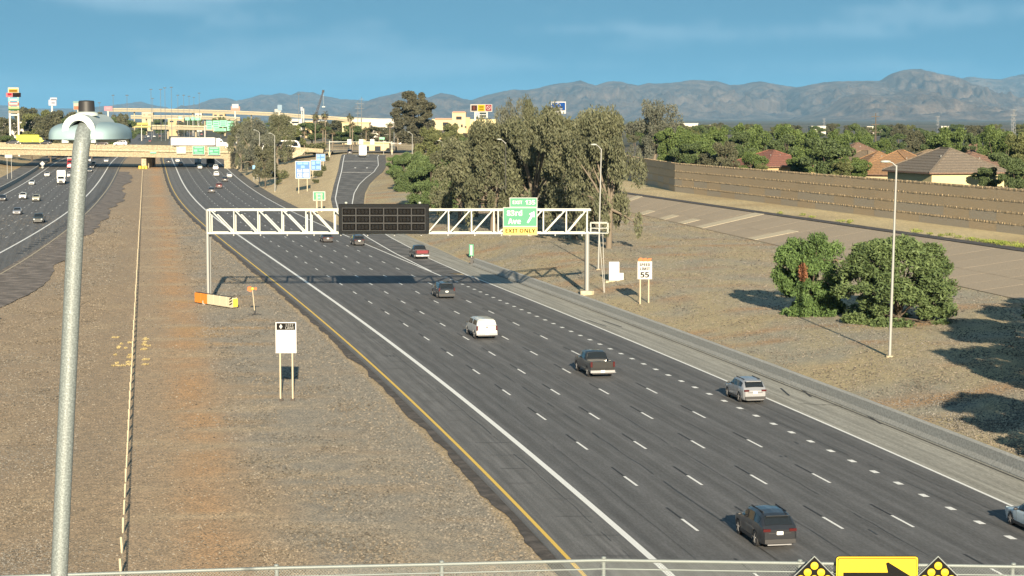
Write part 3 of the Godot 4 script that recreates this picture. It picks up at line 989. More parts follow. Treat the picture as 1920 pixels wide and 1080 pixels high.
func make_plants() -> void:
	for i in 4: # tall drooping gum trees, 16 m by 10 m
		var r := RandomNumberGenerator.new(); r.seed = 100 + i
		var cl := []
		for k in 30:
			var t := r.randf()
			var y := lerpf(4.6, 15.0, pow(t, 0.85))
			var a := r.randf() * TAU
			var env := 4.4 * sqrt(sin(PI * clampf((y - 1.0) / 16.0, 0.10, 0.95))) + 0.2
			var q := sqrt(r.randf()) * env
			cl.append([Vector3(cos(a) * q, y, sin(a) * q), Vector3(r.randf_range(0.8, 1.5), r.randf_range(1.1, 2.3), r.randf_range(0.8, 1.5)), 1.0])
		for k in 9: # hanging skirts
			var a := r.randf() * TAU
			var q := r.randf_range(2.2, 4.2)
			cl.append([Vector3(cos(a) * q, r.randf_range(2.6, 4.6), sin(a) * q), Vector3(0.55, r.randf_range(1.2, 2.0), 0.55), 0.5])
		var c1 := Color(0.046, 0.052, 0.026); var c2 := Color(0.115, 0.120, 0.066)
		if i == 3:
			c1 = Color(0.052, 0.058, 0.042); c2 = Color(0.115, 0.12, 0.088)
		plants["gum_%d" % i] = [crown_mesh(r, cl, 400, Vector2(0.17, 0.52), c1, c2, 0.72, 0.35), trunk_mesh(r, cl, 4.6, 0.34, 12, r.randf_range(-0.7, 0.7)), 16.0, 10.0, "bark_pale"]
	for i in 4: # yard trees, 9 m by 9 m
		var r := RandomNumberGenerator.new(); r.seed = 200 + i
		var cl := []
		for k in 24:
			var y := r.randf_range(2.6, 8.0)
			var a := r.randf() * TAU
			var env := 3.7 * sqrt(maxf(0.05, 1.0 - pow((y - 4.6) / 4.4, 2)))
			var q := sqrt(r.randf()) * env
			cl.append([Vector3(cos(a) * q, y, sin(a) * q), Vector3(r.randf_range(0.8, 1.5), r.randf_range(0.6, 1.1), r.randf_range(0.8, 1.5)), 1.0])
		var pal := [[Color(0.035, 0.06, 0.014), Color(0.095, 0.135, 0.034)], [Color(0.028, 0.046, 0.015), Color(0.07, 0.10, 0.033)], [Color(0.05, 0.062, 0.02), Color(0.11, 0.12, 0.042)], [Color(0.042, 0.046, 0.025), Color(0.09, 0.09, 0.05)]]
		plants["yard_%d" % i] = [crown_mesh(r, cl, 360, Vector2(0.26, 0.42), pal[i][0], pal[i][1], 0.3, 0.5), trunk_mesh(r, cl, 2.6, 0.2, 9), 9.0, 9.0, "bark"]
	for i in 2: # broad spreading thorn trees beside the bank, 7.4 m by 9 m
		var r := RandomNumberGenerator.new(); r.seed = 310 + i
		var cl := []
		for k in 80:
			var y := r.randf_range(0.3, 6.6)
			var a := r.randf() * TAU
			var env := 4.0 * sqrt(maxf(0.04, 1.0 - pow((y - 2.6) / 4.5, 2)))
			var q := pow(r.randf(), 0.42) * env
			cl.append([Vector3(cos(a) * q, y, sin(a) * q), Vector3(r.randf_range(0.6, 1.15), r.randf_range(0.4, 0.8), r.randf_range(0.6, 1.15)), 1.0])
		var c1: Color = [Color(0.035, 0.068, 0.017), Color(0.036, 0.062, 0.019)][i]; var c2: Color = [Color(0.10, 0.165, 0.045), Color(0.105, 0.148, 0.05)][i]
		plants["thorn_%d" % i] = [crown_mesh(r, cl, 460, Vector2(0.12, 0.36), c1, c2, 0.3, 0.1), trunk_mesh(r, cl, 1.1, 0.17, 22), 7.4, 9.0, "bark"]
	var rd := RandomNumberGenerator.new(); rd.seed = 400
	var cld := [] # big dense pine-like tree, 20 m by 16 m
	for k in 70:
		var y := rd.randf_range(4.0, 19.0)
		var a := rd.randf() * TAU
		var env := 7.0 * sqrt(maxf(0.05, 1.0 - pow((y - 11.5) / 9.0, 2)))
		var q := sqrt(rd.randf()) * env
		cld.append([Vector3(cos(a) * q, y, sin(a) * q), Vector3(rd.randf_range(1.1, 2.0), rd.randf_range(0.8, 1.5), rd.randf_range(1.1, 2.0)), 1.0])
	plants["pine"] = [crown_mesh(rd, cld, 380, Vector2(0.4, 0.7), Color(0.035, 0.037, 0.024), Color(0.085, 0.083, 0.05), 0.1, 0.5), trunk_mesh(rd, cld, 5.0, 0.45, 14), 20.0, 16.0, "bark"]
	for i in 2: # fan palms, 14 m
		var r := RandomNumberGenerator.new(); r.seed = 500 + i
		var mb := MB.new()
		mb.uses_col = true
		for k in 46:
			var a := r.randf() * TAU
			var up := r.randf_range(-1.1, 1.0)
			var dir := Vector3(cos(a) * cos(up), sin(up), sin(a) * cos(up))
			var L := r.randf_range(1.3, 1.9)
			var side := dir.cross(Vector3.UP).normalized()
			mb.col = Color(0.04, 0.046, 0.018).lerp(Color(0.10, 0.10, 0.042), r.randf()) if up > -0.6 else Color(0.11, 0.085, 0.05)
			var o := Vector3(0, 12.6, 0)
			var m := o + dir * L * 0.55
			var e := o + dir * L + Vector3(0, -0.5, 0)
			for q in [-0.5, -0.17, 0.17]:
				mb.tri(m + side * q * 0.3, e + side * (q - 0.1) * 0.9, e + side * (q + 0.25) * 0.9)
			mb.tri(o, m - side * 0.15, m + side * 0.15)
		var tb := MB.new()
		tb.tube([Vector3(0, -0.4, 0), Vector3(0.12, 6, 0), Vector3(0, 12.7, 0)], [0.3, 0.2, 0.19], 8)
		plants["palm_%d" % i] = [mb.mesh(), tb.mesh(), 14.0, 3.8, "bark_pale"]
	for i in 2: # low desert shrubs, 1.5 m
		var r := RandomNumberGenerator.new(); r.seed = 600 + i
		var cl := []
		for k in 9:
			cl.append([Vector3(r.randf_range(-0.7, 0.7), r.randf_range(0.4, 1.1), r.randf_range(-0.7, 0.7)), Vector3(0.45, 0.35, 0.45), 1.0])
		plants["shrub_%d" % i] = [crown_mesh(r, cl, 130, Vector2(0.12, 0.25), Color(0.04, 0.048, 0.018), Color(0.10, 0.105, 0.045), 0.0, 0.3), trunk_mesh(r, cl, 0.3, 0.05, 5), 1.5, 2.2, "bark"]

func plant(kind: String, at: Vector3, h: float, w: float, called: String, label: String, category: String, group := "", turn := 0.0) -> Node3D:
	var q: Array = plants[kind]
	var t := thing(called, label, category, at, turn, group)
	var s := Vector3(w / q[3], h / q[2], w / q[3])
	var c := put("crown", q[0], M.leaves, t)
	c.scale = s
	var k := put("trunk", q[1], M[q[4]], t)
	k.scale = s
	return t

# a plant whose picture column is px, at distance d, whose top shows at row top and whose crown is wpx wide
func plant_px(kind: String, px: float, d: float, top: float, wpx: float, called: String, label: String, group := "", sink := 0.0) -> Node3D:
	var g := on_ground(px, d)
	g.y -= sink
	var h := at_d(px, top, d).y - g.y
	return plant(kind, g, h, wpx * d / FOC, called, label, "palm" if called == "palm_tree" else ("shrub" if called == "desert_shrub" else "tree"), group, rng.randf() * TAU)

func vegetation() -> void:
	# gum trees beside the exit ramp
	for q in [["gum_0", 1142, 276, 207, 150, "tall drooping olive gum tree beside the far light pole"], ["gum_3", 1226, 490, 194, 104, "greyish gum tree rising behind the sound wall's shaded end"], ["gum_1", 1078, 296, 211, 165, "drooping olive gum tree above the gantry's right end"],
			["gum_2", 1004, 318, 204, 165, "broad olive gum tree behind the exit sign"], ["gum_0", 925, 322, 226, 165, "leafy olive gum tree between exit sign and message board"], ["gum_1", 862, 345, 262, 125, "low olive gum tree beside the dark green ramp trees"],
			["gum_3", 962, 372, 198, 80, "thin greyish gum tree below the tall three panel sign"], ["gum_2", 1004, 385, 190, 84, "gum tree standing in front of the blue logo sign"], ["gum_0", 1112, 352, 206, 110, "gum tree rising behind the drooping gums"], ["gum_1", 905, 395, 240, 90, "small gum tree in front of the cream hotel"]]:
		plant_px(q[0], q[1], q[2], q[3], q[4], "gum_tree", q[5], "gum trees beside the exit ramp")
	for q in [["thorn_1", 806, 405, 288, 112, "round dark green tree on the bank right of the exit ramp"], ["thorn_1", 768, 470, 282, 78, "dark green tree higher up beside the exit ramp"], ["yard_3", 852, 420, 268, 60, "small green tree behind the round dark green tree"], ["yard_2", 803, 560, 236, 64, "yellowish green tree below the tall dark pine"], ["thorn_0", 745, 540, 288, 46, "small dark green tree near the ramp top"]]:
		plant_px(q[0], q[1], q[2], q[3], q[4], "ramp_tree", q[5], "trees on the bank right of the exit ramp")
	plant_px("pine", 779, 700, 172, 92, "pine_tree", "tallest dark pine standing against the mountains")
	# the two thorn trees on the near bank
	var a := plant("thorn_0", hit(1516, 590) - Vector3(0, 0.6, 0), 8.9, 7.8, "thorn_tree", "rounded bright green tree with a rusty dead patch beside lamp post", "tree")
	var dead := MB.new(); dead.uses_col = true
	var r := RandomNumberGenerator.new(); r.seed = 9
	var dm := crown_mesh(r, [[Vector3(-1.0, 4.75, 3.0), Vector3(0.42, 0.85, 0.4), 1.0]], 520, Vector2(0.12, 0.3), Color(0.12, 0.045, 0.02), Color(0.21, 0.09, 0.045), 0.3, 0.3)
	var dp := put("dead_foliage", dm, M.leaves, a)
	dp.set_meta("label", "rusty brown dead patch of foliage")
	plant("thorn_1", hit(1684, 604) - Vector3(0, 0.7, 0), 8.8, 11.8, "thorn_tree", "wide grey green tree directly behind the near lamp post", "tree", "", 1.2)
	# trees right of the frame whose shade lies on the bank
	for q in [[41.5, 141, 8.6, 7.6], [48.5, 158, 8.8, 8.0], [43.5, 150, 8.2, 8.2], [38.2, 128, 8.4, 7.8], [33.6, 108, 8.0, 7.4], [53.0, 166, 8.6, 9.0], [46.0, 132, 8.6, 8.6]]:
		plant("thorn_1", Vector3(q[0], gh(q[0], q[1]), -q[1]), q[2], q[3], "thorn_tree", "spreading green tree casting shade on the gravel bank", "tree", "trees shading the near bank", q[0])
	# cluster between freeway and exit ramp at the bridge
	for q in [["gum_3", 478, 650, 226, 74, "grey green tree in front of the bridge end"], ["gum_0", 520, 690, 214, 66, "olive tree beside the white coach"], ["gum_1", 452, 700, 226, 52, "olive tree behind the white semi truck's cab"], ["yard_3", 497, 560, 268, 52, "drooping tree beside the two white sign backs"], ["yard_2", 548, 760, 228, 60, "dusty tree behind the white coach"]]:
		plant_px(q[0], q[1], q[2], q[3], q[4], "roadside_tree", q[5], "trees at the bridge end")
	for q in [["yard_1", 585, 900, 226, 70], ["yard_3", 625, 960, 224, 80], ["yard_1", 665, 900, 232, 60], ["yard_3", 706, 880, 236, 70], ["yard_1", 645, 860, 244, 60], ["yard_3", 735, 860, 240, 40], ["yard_2", 840, 720, 246, 40], ["yard_1", 880, 560, 252, 60]]:
		plant_px(q[0], q[1], q[2], q[3], q[4], "street_tree", "dusty green tree in front of the far pale buildings", "trees along the cross street")
	for q in [[571, 760, 238], [592, 740, 206], [606, 760, 232], [610, 800, 206], [624, 730, 240], [657, 790, 210], [661, 770, 226], [687, 800, 236], [731, 780, 226], [743, 760, 226], [746, 820, 218], [711, 830, 240]]:
		plant_px("palm_%d" % (int(q[0]) % 2), q[0], q[1], q[2], 19, "palm_tree", "slender fan palm along the cross street", "palms along the cross street")
	# shrubs on the bank between freeway and ramp
	for q in [[523, 338, 30], [508, 334, 14], [521, 347, 14], [596, 333, 18], [604, 322, 16], [592, 345, 12], [612, 303, 14], [440, 306, 12], [455, 304, 12], [600, 292, 34], [575, 290, 30]]:
		var g := hit(q[0], q[1])
		plant("shrub_%d" % (int(q[0]) % 2), g, q[2] * 0.8 * -g.z / FOC, q[2] * 1.2 * -g.z / FOC, "desert_shrub", "low dusty desert shrub on the bank beside the exit ramp", "shrub", "shrubs on the ramp bank", q[0])
	# yard trees behind the sound wall
	var behind := [[1262, 442, 226, 78, 0], [1302, 425, 240, 76, 0], [1338, 470, 227, 70, 0], [1288, 410, 262, 70, 1], [1360, 398, 262, 60, 3], [1398, 486, 221, 76, 0], [1330, 405, 285, 60, 3], [1412, 385, 276, 58, 0], [1428, 500, 238, 60, 0], [1476, 520, 222, 70, 0], [1470, 420, 244, 50, 1], [1516, 470, 232, 80, 0], [1500, 372, 282, 50, 0],
		[1548, 352, 250, 110, 1], [1520, 390, 262, 70, 0], [1598, 345, 286, 74, 0], [1574, 336, 300, 60, 2], [1575, 520, 234, 56, 0], [1606, 640, 226, 40, 1], [1618, 560, 240, 44, 0], [1652, 520, 252, 50, 0], [1680, 590, 246, 44, 1], [1708, 620, 240, 44, 3], [1735, 560, 246, 50, 3], [1776, 470, 228, 84, 0], [1748, 520, 240, 50, 1], [1812, 520, 244, 56, 1], [1850, 500, 240, 50, 0],
		[1862, 455, 222, 60, 0], [1888, 402, 234, 74, 0], [1912, 330, 246, 84, 2], [1880, 316, 278, 66, 1], [1848, 306, 308, 60, 1], [1905, 300, 288, 70, 1], [1930, 420, 228, 70, 0], [1975, 380, 240, 90, 0], [1452, 452, 256, 44, 1], [1432, 376, 306, 40, 2], [1385, 440, 240, 60, 1]]
	for q in behind:
		var t := plant_px("yard_%d" % q[4], q[0], q[1], q[2], q[3], "yard_tree", ["bright green leafy", "dense dark green", "yellowish green", "dusty olive"][q[4]] + " yard tree behind the sound wall", "yard trees behind the sound wall")
		t.scale.z = 1.0
	# far tree belt on the plain
	var fr := RandomNumberGenerator.new(); fr.seed = 41
	for k in 54:
		var px := fr.randf_range(1240, 1960)
		plant_px("yard_%d" % (1 + fr.randi() % 3), px, fr.randf_range(750, 1500), fr.randf_range(229, 238), fr.randf_range(22, 46), "far_tree", "small far tree on the plain below the mountains", "far trees on the plain")
	for k in 26:
		var px := fr.randf_range(800, 1240)
		plant_px("yard_%d" % (1 + fr.randi() % 3), px, fr.randf_range(700, 1100), fr.randf_range(226, 240), fr.randf_range(26, 50), "far_tree", "small far tree behind the gum trees", "far trees behind the gums")
	# trees left, beyond the oncoming lanes
	for q in [[-40, 900, 214, 90, 1], [8, 880, 218, 70, 3], [46, 960, 198, 70, 3], [70, 900, 204, 70, 2], [92, 860, 214, 70, 3], [118, 900, 204, 80, 3], [140, 870, 214, 70, 1], [160, 960, 206, 70, 3], [60, 800, 240, 60, 2], [95, 790, 238, 70, 3], [130, 800, 234, 60, 3], [186, 950, 208, 60, 3], [205, 900, 214, 50, 1], [226, 980, 210, 44, 3], [240, 1000, 220, 40, 1], [20, 800, 250, 50, 1], [172, 850, 228, 60, 2], [-20, 800, 244, 60, 3]]:
		plant_px("yard_%d" % q[4], q[0], q[1], q[2], q[3], "frontage_tree", ["green", "dark green", "yellowish", "grey olive"][q[4]] + " tree in the dense belt beyond the oncoming lanes", "trees beyond the oncoming lanes")
	for k in 26:
		var px := fr.randf_range(180, 560)
		plant_px("yard_%d" % (1 + fr.randi() % 3), px, fr.randf_range(1500, 2600), fr.randf_range(216, 228), fr.randf_range(14, 30), "distant_tree", "tiny tree beneath the far flyovers", "trees around the interchange")
	# weeds along the path
	var wr := RandomNumberGenerator.new(); wr.seed = 71
	var cl := []
	for k in 44:
		var d := wr.randf_range(228, 262) if wr.randf() < 0.7 else wr.randf_range(210, 330)
		cl.append([Vector3(far_x(d) + wr.randf_range(2.7, 4.6), 5.0 + 0.12, -d), Vector3(wr.randf_range(0.4, 1.1), wr.randf_range(0.08, 0.26), wr.randf_range(0.4, 1.2)), 0.8])
	var w := put("weeds", crown_mesh(wr, cl, 90, Vector2(0.09, 0.3), Color(0.10, 0.14, 0.02), Color(0.21, 0.24, 0.05), -0.3, 0.2), M.leaves)
	w.set_meta("kind", "stuff"); tag(w, "bright green weeds along the path below the sound wall", "weeds")
	var dr := []
	for k in 26:
		var g := hit(wr.randf_range(212, 245) if wr.randf() < 0.7 else wr.randf_range(262, 284), wr.randf_range(628, 690))
		dr.append([g + Vector3(0, 0.06, 0), Vector3(wr.randf_range(0.1, 0.35), 0.07, wr.randf_range(0.2, 0.5)), 1.0])
	var dw := put("dry_weeds", crown_mesh(wr, dr, 70, Vector2(0.05, 0.2), Color(0.30, 0.24, 0.11), Color(0.42, 0.35, 0.18), 0.0, 0.2), M.leaves)
	dw.set_meta("kind", "stuff"); tag(dw, "dry straw coloured weeds beside the cable barrier", "weeds")
	# gravel: more stones than anyone could count, lying on the median and the bank
	for part in 2:
		var mb := MB.new()
		var ring_ := []
		for j in 5: ring_.append(Vector3(cos(j * TAU / 5 + 0.3 * (j % 2)) * (1.0 - 0.15 * (j % 3)), 0.1 + 0.12 * (j % 2), sin(j * TAU / 5) * (1.0 - 0.1 * (j % 2))))
		for j in 5:
			mb.tri(ring_[j], Vector3(0.12, 0.95, -0.1), ring_[(j + 1) % 5])
			mb.tri(ring_[(j + 1) % 5], Vector3(0, -0.4, 0), ring_[j])
		var mm := MultiMesh.new()
		mm.transform_format = MultiMesh.TRANSFORM_3D
		mm.use_colors = true
		mm.mesh = mb.mesh()
		var xf := []
		var cc := []
		var want := 105000 if part == 0 else 85000
		var n := 0
		while n < want:
			n += 1
			var d := 84.0 + 330.0 * pow(wr.randf(), 2.4)
			var x := 0.0
			if part == 0:
				x = lerpf(-d * 0.285, w_off(d, -5.0), wr.randf())
				var e := x - c_line(d)
				if e > -3.2 and e < 6.5 and wr.randf() < 0.82: continue
			else:
				x = edge_r(d) + 0.7 + wr.randf() * maxf(minf(near_x(d), d * 0.29) - edge_r(d) - 0.8, 0.5)
			var k := wr.randf_range(0.032, 0.078) * (0.75 + d / 300.0)
			xf.append(Transform3D(Basis(Vector3.UP, wr.randf() * TAU).scaled(Vector3(k * wr.randf_range(0.8, 1.4), k * wr.randf_range(0.5, 1.0), k)), Vector3(x, gh(x, d) - 0.005, -d)))
			var g := wr.randf_range(0.22, 1.0)
			var hue := n1.get_noise_2d(x * 1.0, d * 0.7) + 0.5
			cc.append(Color(0.235, 0.195, 0.145).lerp(Color(0.20, 0.188, 0.168), clampf(hue, 0, 1)) * g)
		mm.instance_count = xf.size()
		for q in xf.size():
			mm.set_instance_transform(q, xf[q])
			mm.set_instance_color(q, cc[q])
		var mi := MultiMeshInstance3D.new()
		mi.name = "median_gravel" if part == 0 else "bank_gravel"
		mi.multimesh = mm
		mi.material_override = M.leaves_plain
		add_child(mi)
		mi.set_meta("kind", "stuff")
		tag(mi, "loose brown gravel covering the median" if part == 0 else "loose brown gravel covering the bank behind the barrier", "gravel")

# ---------------------------------------------------------------- vehicles
func ring(s: Dictionary, z: float) -> Array:
	var w: float = pl(s.wid, z)
	var yb: float = pl(s.belt, z)
	var yr: float = maxf(pl(s.roof, z), yb + 0.02)
	var bot: float = s.sill
	for c in s.wheels:
		var ra: float = s.wr + 0.075
		if absf(z - c) < ra: bot = maxf(bot, s.wr + sqrt(ra * ra - (z - c) * (z - c)) - 0.03)
	if s.has("bed") and z > s.bed[0] and z < s.bed[1]:
		return [Vector3(w - 0.05, bot, z), Vector3(w, maxf(0.55, bot + 0.01), z), Vector3(w, maxf(0.85, bot + 0.02), z), Vector3(w - 0.02, yb, z), Vector3(w - 0.11, yb, z), Vector3(w - 0.12, yb - 0.42, z), Vector3(0, yb - 0.42, z)]
	var c := clampf((yr - yb) / 0.35, 0, 1)
	var wr: float = lerpf(w - 0.10, w - s.get("tumble", 0.19), c)
	return [Vector3(w - 0.07, bot, z), Vector3(w, maxf(0.48, bot + 0.01), z), Vector3(w + 0.005, maxf(0.78, bot + 0.02), z), Vector3(w - 0.03, yb - 0.01, z), Vector3(wr, yr - lerpf(0.01, 0.07, c), z), Vector3(wr - 0.13, yr - 0.005, z), Vector3(0, yr + 0.02 + 0.015 * c, z)]

func body_mb(s: Dictionary) -> MB:
	var zs := []
	var z := 0.0
	while z < s.len:
		zs.append(z); z += 0.2
	for t in [s.belt, s.roof, s.wid]:
		for q in t: zs.append(q[0])
	for c in s.wheels:
		var ra: float = s.wr + 0.075
		for k in [-1.02, -1.0, -0.92, -0.75, -0.5, 0.5, 0.75, 0.92, 1.0, 1.02]: zs.append(c + k * ra)
	if s.has("bed"):
		for q in [s.bed[0] - 0.001, s.bed[0] + 0.001, s.bed[1] - 0.001, s.bed[1] + 0.001]: zs.append(q)
	zs.append(s.len)
	zs.sort()
	var use := []
	for q in zs:
		if q >= 0.0 and q <= s.len and (use.is_empty() or q - use[-1] > 0.0008): use.append(q)
	var rows := []
	for q in use:
		var r := ring(s, q)
		var full := PackedVector3Array()
		for i in r.size(): full.append(Vector3(-r[i].x, r[i].y, r[i].z - s.len * 0.5))
		for i in range(r.size() - 2, -1, -1): full.append(Vector3(r[i].x, r[i].y, r[i].z - s.len * 0.5))
		rows.append(full)
	var mb := MB.new()
	mb.grid(rows)
	for e in [0, rows.size() - 1]:
		var f: PackedVector3Array = rows[e]
		var mid := Vector3(0, 0.7, f[0].z)
		for i in f.size():
			var a := f[i]; var b := f[(i + 1) % f.size()]
			if e == 0: mb.tri(mid, b, a)
			else: mb.tri(mid, a, b)
	return mb

func side_glass(s: Dictionary, z0: float, z1: float, side: float) -> MB:
	var lo := PackedVector3Array(); var hi := PackedVector3Array()
	for i in 9:
		var z := lerpf(z0, z1, i / 8.0)
		var r := ring(s, z)
		var a: Vector3 = r[3].lerp(r[4], 0.12); var b: Vector3 = r[3].lerp(r[4], 0.90)
		lo.append(Vector3(side * (a.x + 0.012), a.y, z - s.len * 0.5)); hi.append(Vector3(side * (b.x + 0.012), b.y, z - s.len * 0.5))
	var mb := MB.new()
	mb.grid([lo, hi], side < 0)
	return mb

func end_glass(s: Dictionary, z0: float, z1: float) -> MB:
	var rows := []
	for i in 6:
		var z := lerpf(z0, z1, i / 5.0)
		var r := ring(s, z)
		var sl := (maxf(pl(s.roof, z + 0.02), 0) - pl(s.roof, z - 0.02)) / 0.04
		var n := Vector3(0, 1, -sl).normalized() * 0.014
		var row := PackedVector3Array()
		for k in 7:
			var u := lerpf(-1, 1, k / 6.0)
			var hw: float = r[5].x + 0.05
			row.append(Vector3(u * hw, r[6].y - (r[6].y - r[5].y) * u * u, z - s.len * 0.5) + n)
		rows.append(row)
	var mb := MB.new()
	mb.grid(rows)
	return mb

func wheel(parent: Node3D, at: Vector3, r: float, w: float, side: float, rim_m: Material) -> void:
	var o := Node3D.new()
	o.name = "wheel"
	parent.add_child(o, true)
	o.position = at
	var t := MB.new()
	t.lathe(Vector3(-w * 0.5, 0, 0), Vector3.RIGHT, [[0.0, r * 0.5], [0.0, r * 0.86], [w * 0.12, r], [w * 0.88, r], [w, r * 0.86], [w, r * 0.5]], 18)
	put("tyre", t, M.black_rubber, o)
	var m := MB.new()
	var fx := side * w * 0.46
	m.lathe(Vector3(fx - side * 0.06, 0, 0), Vector3.RIGHT * side, [[0.0, r * 0.02], [0.02, r * 0.6], [0.06, r * 0.68], [0.07, r * 0.62]], 16)
	for k in 5:
		var a := TAU * k / 5.0
		m.bar(Vector3(fx, 0, 0), Vector3(fx, cos(a) * r * 0.62, sin(a) * r * 0.62), r * 0.16, 0.03)
	put("rim", m, rim_m, o)

const SUV := {"len": 4.65, "belt": [[0, 0.72], [0.12, 0.92], [0.5, 1.02], [1.15, 1.09], [2.4, 1.1], [4.2, 1.14], [4.48, 1.12], [4.65, 0.93]], "roof": [[0, 0.72], [0.12, 0.92], [0.5, 1.02], [1.12, 1.1], [1.95, 1.6], [2.4, 1.67], [3.2, 1.67], [3.85, 1.60], [4.1, 1.52], [4.5, 1.13], [4.65, 0.93]], "wid": [[0, 0.70], [0.15, 0.83], [0.6, 0.91], [1.5, 0.925], [3.6, 0.93], [4.2, 0.905], [4.5, 0.86], [4.65, 0.74]], "wheels": [0.88, 3.62], "wr": 0.375, "sill": 0.27, "ws": [1.2, 1.9], "rw": [4.1, 4.48], "glass": [[1.5, 2.38], [2.46, 3.3], [3.38, 4.05]]}
const SEDAN := {"len": 4.75, "belt": [[0, 0.6], [0.12, 0.76], [0.6, 0.84], [1.3, 0.92], [2.5, 0.94], [4.0, 0.99], [4.6, 0.97], [4.75, 0.85]], "roof": [[0, 0.6], [0.12, 0.76], [0.6, 0.84], [1.28, 0.93], [2.15, 1.40], [2.6, 1.45], [3.1, 1.43], [3.55, 1.33], [4.2, 1.02], [4.6, 0.98], [4.75, 0.85]], "wid": [[0, 0.68], [0.2, 0.82], [0.7, 0.89], [1.6, 0.91], [3.6, 0.91], [4.4, 0.87], [4.75, 0.76]], "wheels": [0.92, 3.7], "wr": 0.325, "sill": 0.2, "ws": [1.35, 2.12], "rw": [3.5, 4.15], "glass": [[1.75, 2.55], [2.62, 3.45]]}
const PICKUP := {"len": 5.75, "belt": [[0, 0.85], [0.1, 1.06], [0.5, 1.14], [1.3, 1.2], [3.5, 1.22], [5.7, 1.3], [5.75, 1.28]], "roof": [[0, 0.85], [0.1, 1.06], [0.5, 1.14], [1.28, 1.22], [1.95, 1.80], [2.4, 1.88], [3.2, 1.87], [3.52, 1.80], [3.7, 1.24], [5.75, 1.30]], "wid": [[0, 0.80], [0.15, 0.93], [0.6, 0.98], [5.3, 0.98], [5.75, 0.96]], "wheels": [1.0, 4.55], "wr": 0.41, "sill": 0.42, "ws": [1.36, 1.9], "rw": [3.53, 3.67], "glass": [[1.62, 2.5], [2.58, 3.4]], "bed": [3.78, 5.68], "tumble": 0.2}
const CAMPER := {"len": 5.75, "belt": [[0, 0.85], [0.1, 1.06], [0.5, 1.14], [1.3, 1.2], [3.5, 1.24], [5.7, 1.28], [5.75, 1.26]], "roof": [[0, 0.85], [0.1, 1.06], [0.5, 1.14], [1.28, 1.22], [1.95, 1.78], [2.4, 1.85], [3.2, 1.85], [3.7, 1.88], [5.45, 1.86], [5.6, 1.80], [5.72, 1.28], [5.75, 1.26]], "wid": [[0, 0.80], [0.15, 0.93], [0.6, 0.98], [5.3, 0.98], [5.75, 0.96]], "wheels": [1.0, 4.55], "wr": 0.4, "sill": 0.42, "ws": [1.36, 1.9], "rw": [5.6, 5.6], "glass": [[1.62, 2.5], [2.58, 3.4], [3.8, 5.3]], "tumble": 0.17}
const VAN := {"len": 4.95, "belt": [[0, 0.7], [0.12, 0.9], [0.7, 1.02], [1.1, 1.08], [4.7, 1.1], [4.95, 1.0]], "roof": [[0, 0.7], [0.12, 0.9], [0.7, 1.02], [1.0, 1.09], [2.0, 1.68], [2.5, 1.76], [4.3, 1.74], [4.6, 1.66], [4.85, 1.12], [4.95, 1.0]], "wid": [[0, 0.72], [0.15, 0.86], [0.6, 0.95], [4.5, 0.96], [4.95, 0.9]], "wheels": [0.98, 3.95], "wr": 0.34, "sill": 0.22, "ws": [1.15, 1.95], "rw": [4.6, 4.84], "glass": [[1.55, 2.4], [2.48, 3.5], [3.58, 4.5]]}

func paint(r: float, g: float, b: float, metal := 0.25) -> StandardMaterial3D:
	var m := StandardMaterial3D.new()
	m.resource_name = "car_paint"
	m.albedo_color = lin(r, g, b)
	m.metallic = metal
	m.roughness = 0.32
	m.clearcoat_enabled = true
	m.clearcoat = 0.8
	m.clearcoat_roughness = 0.06
	return m

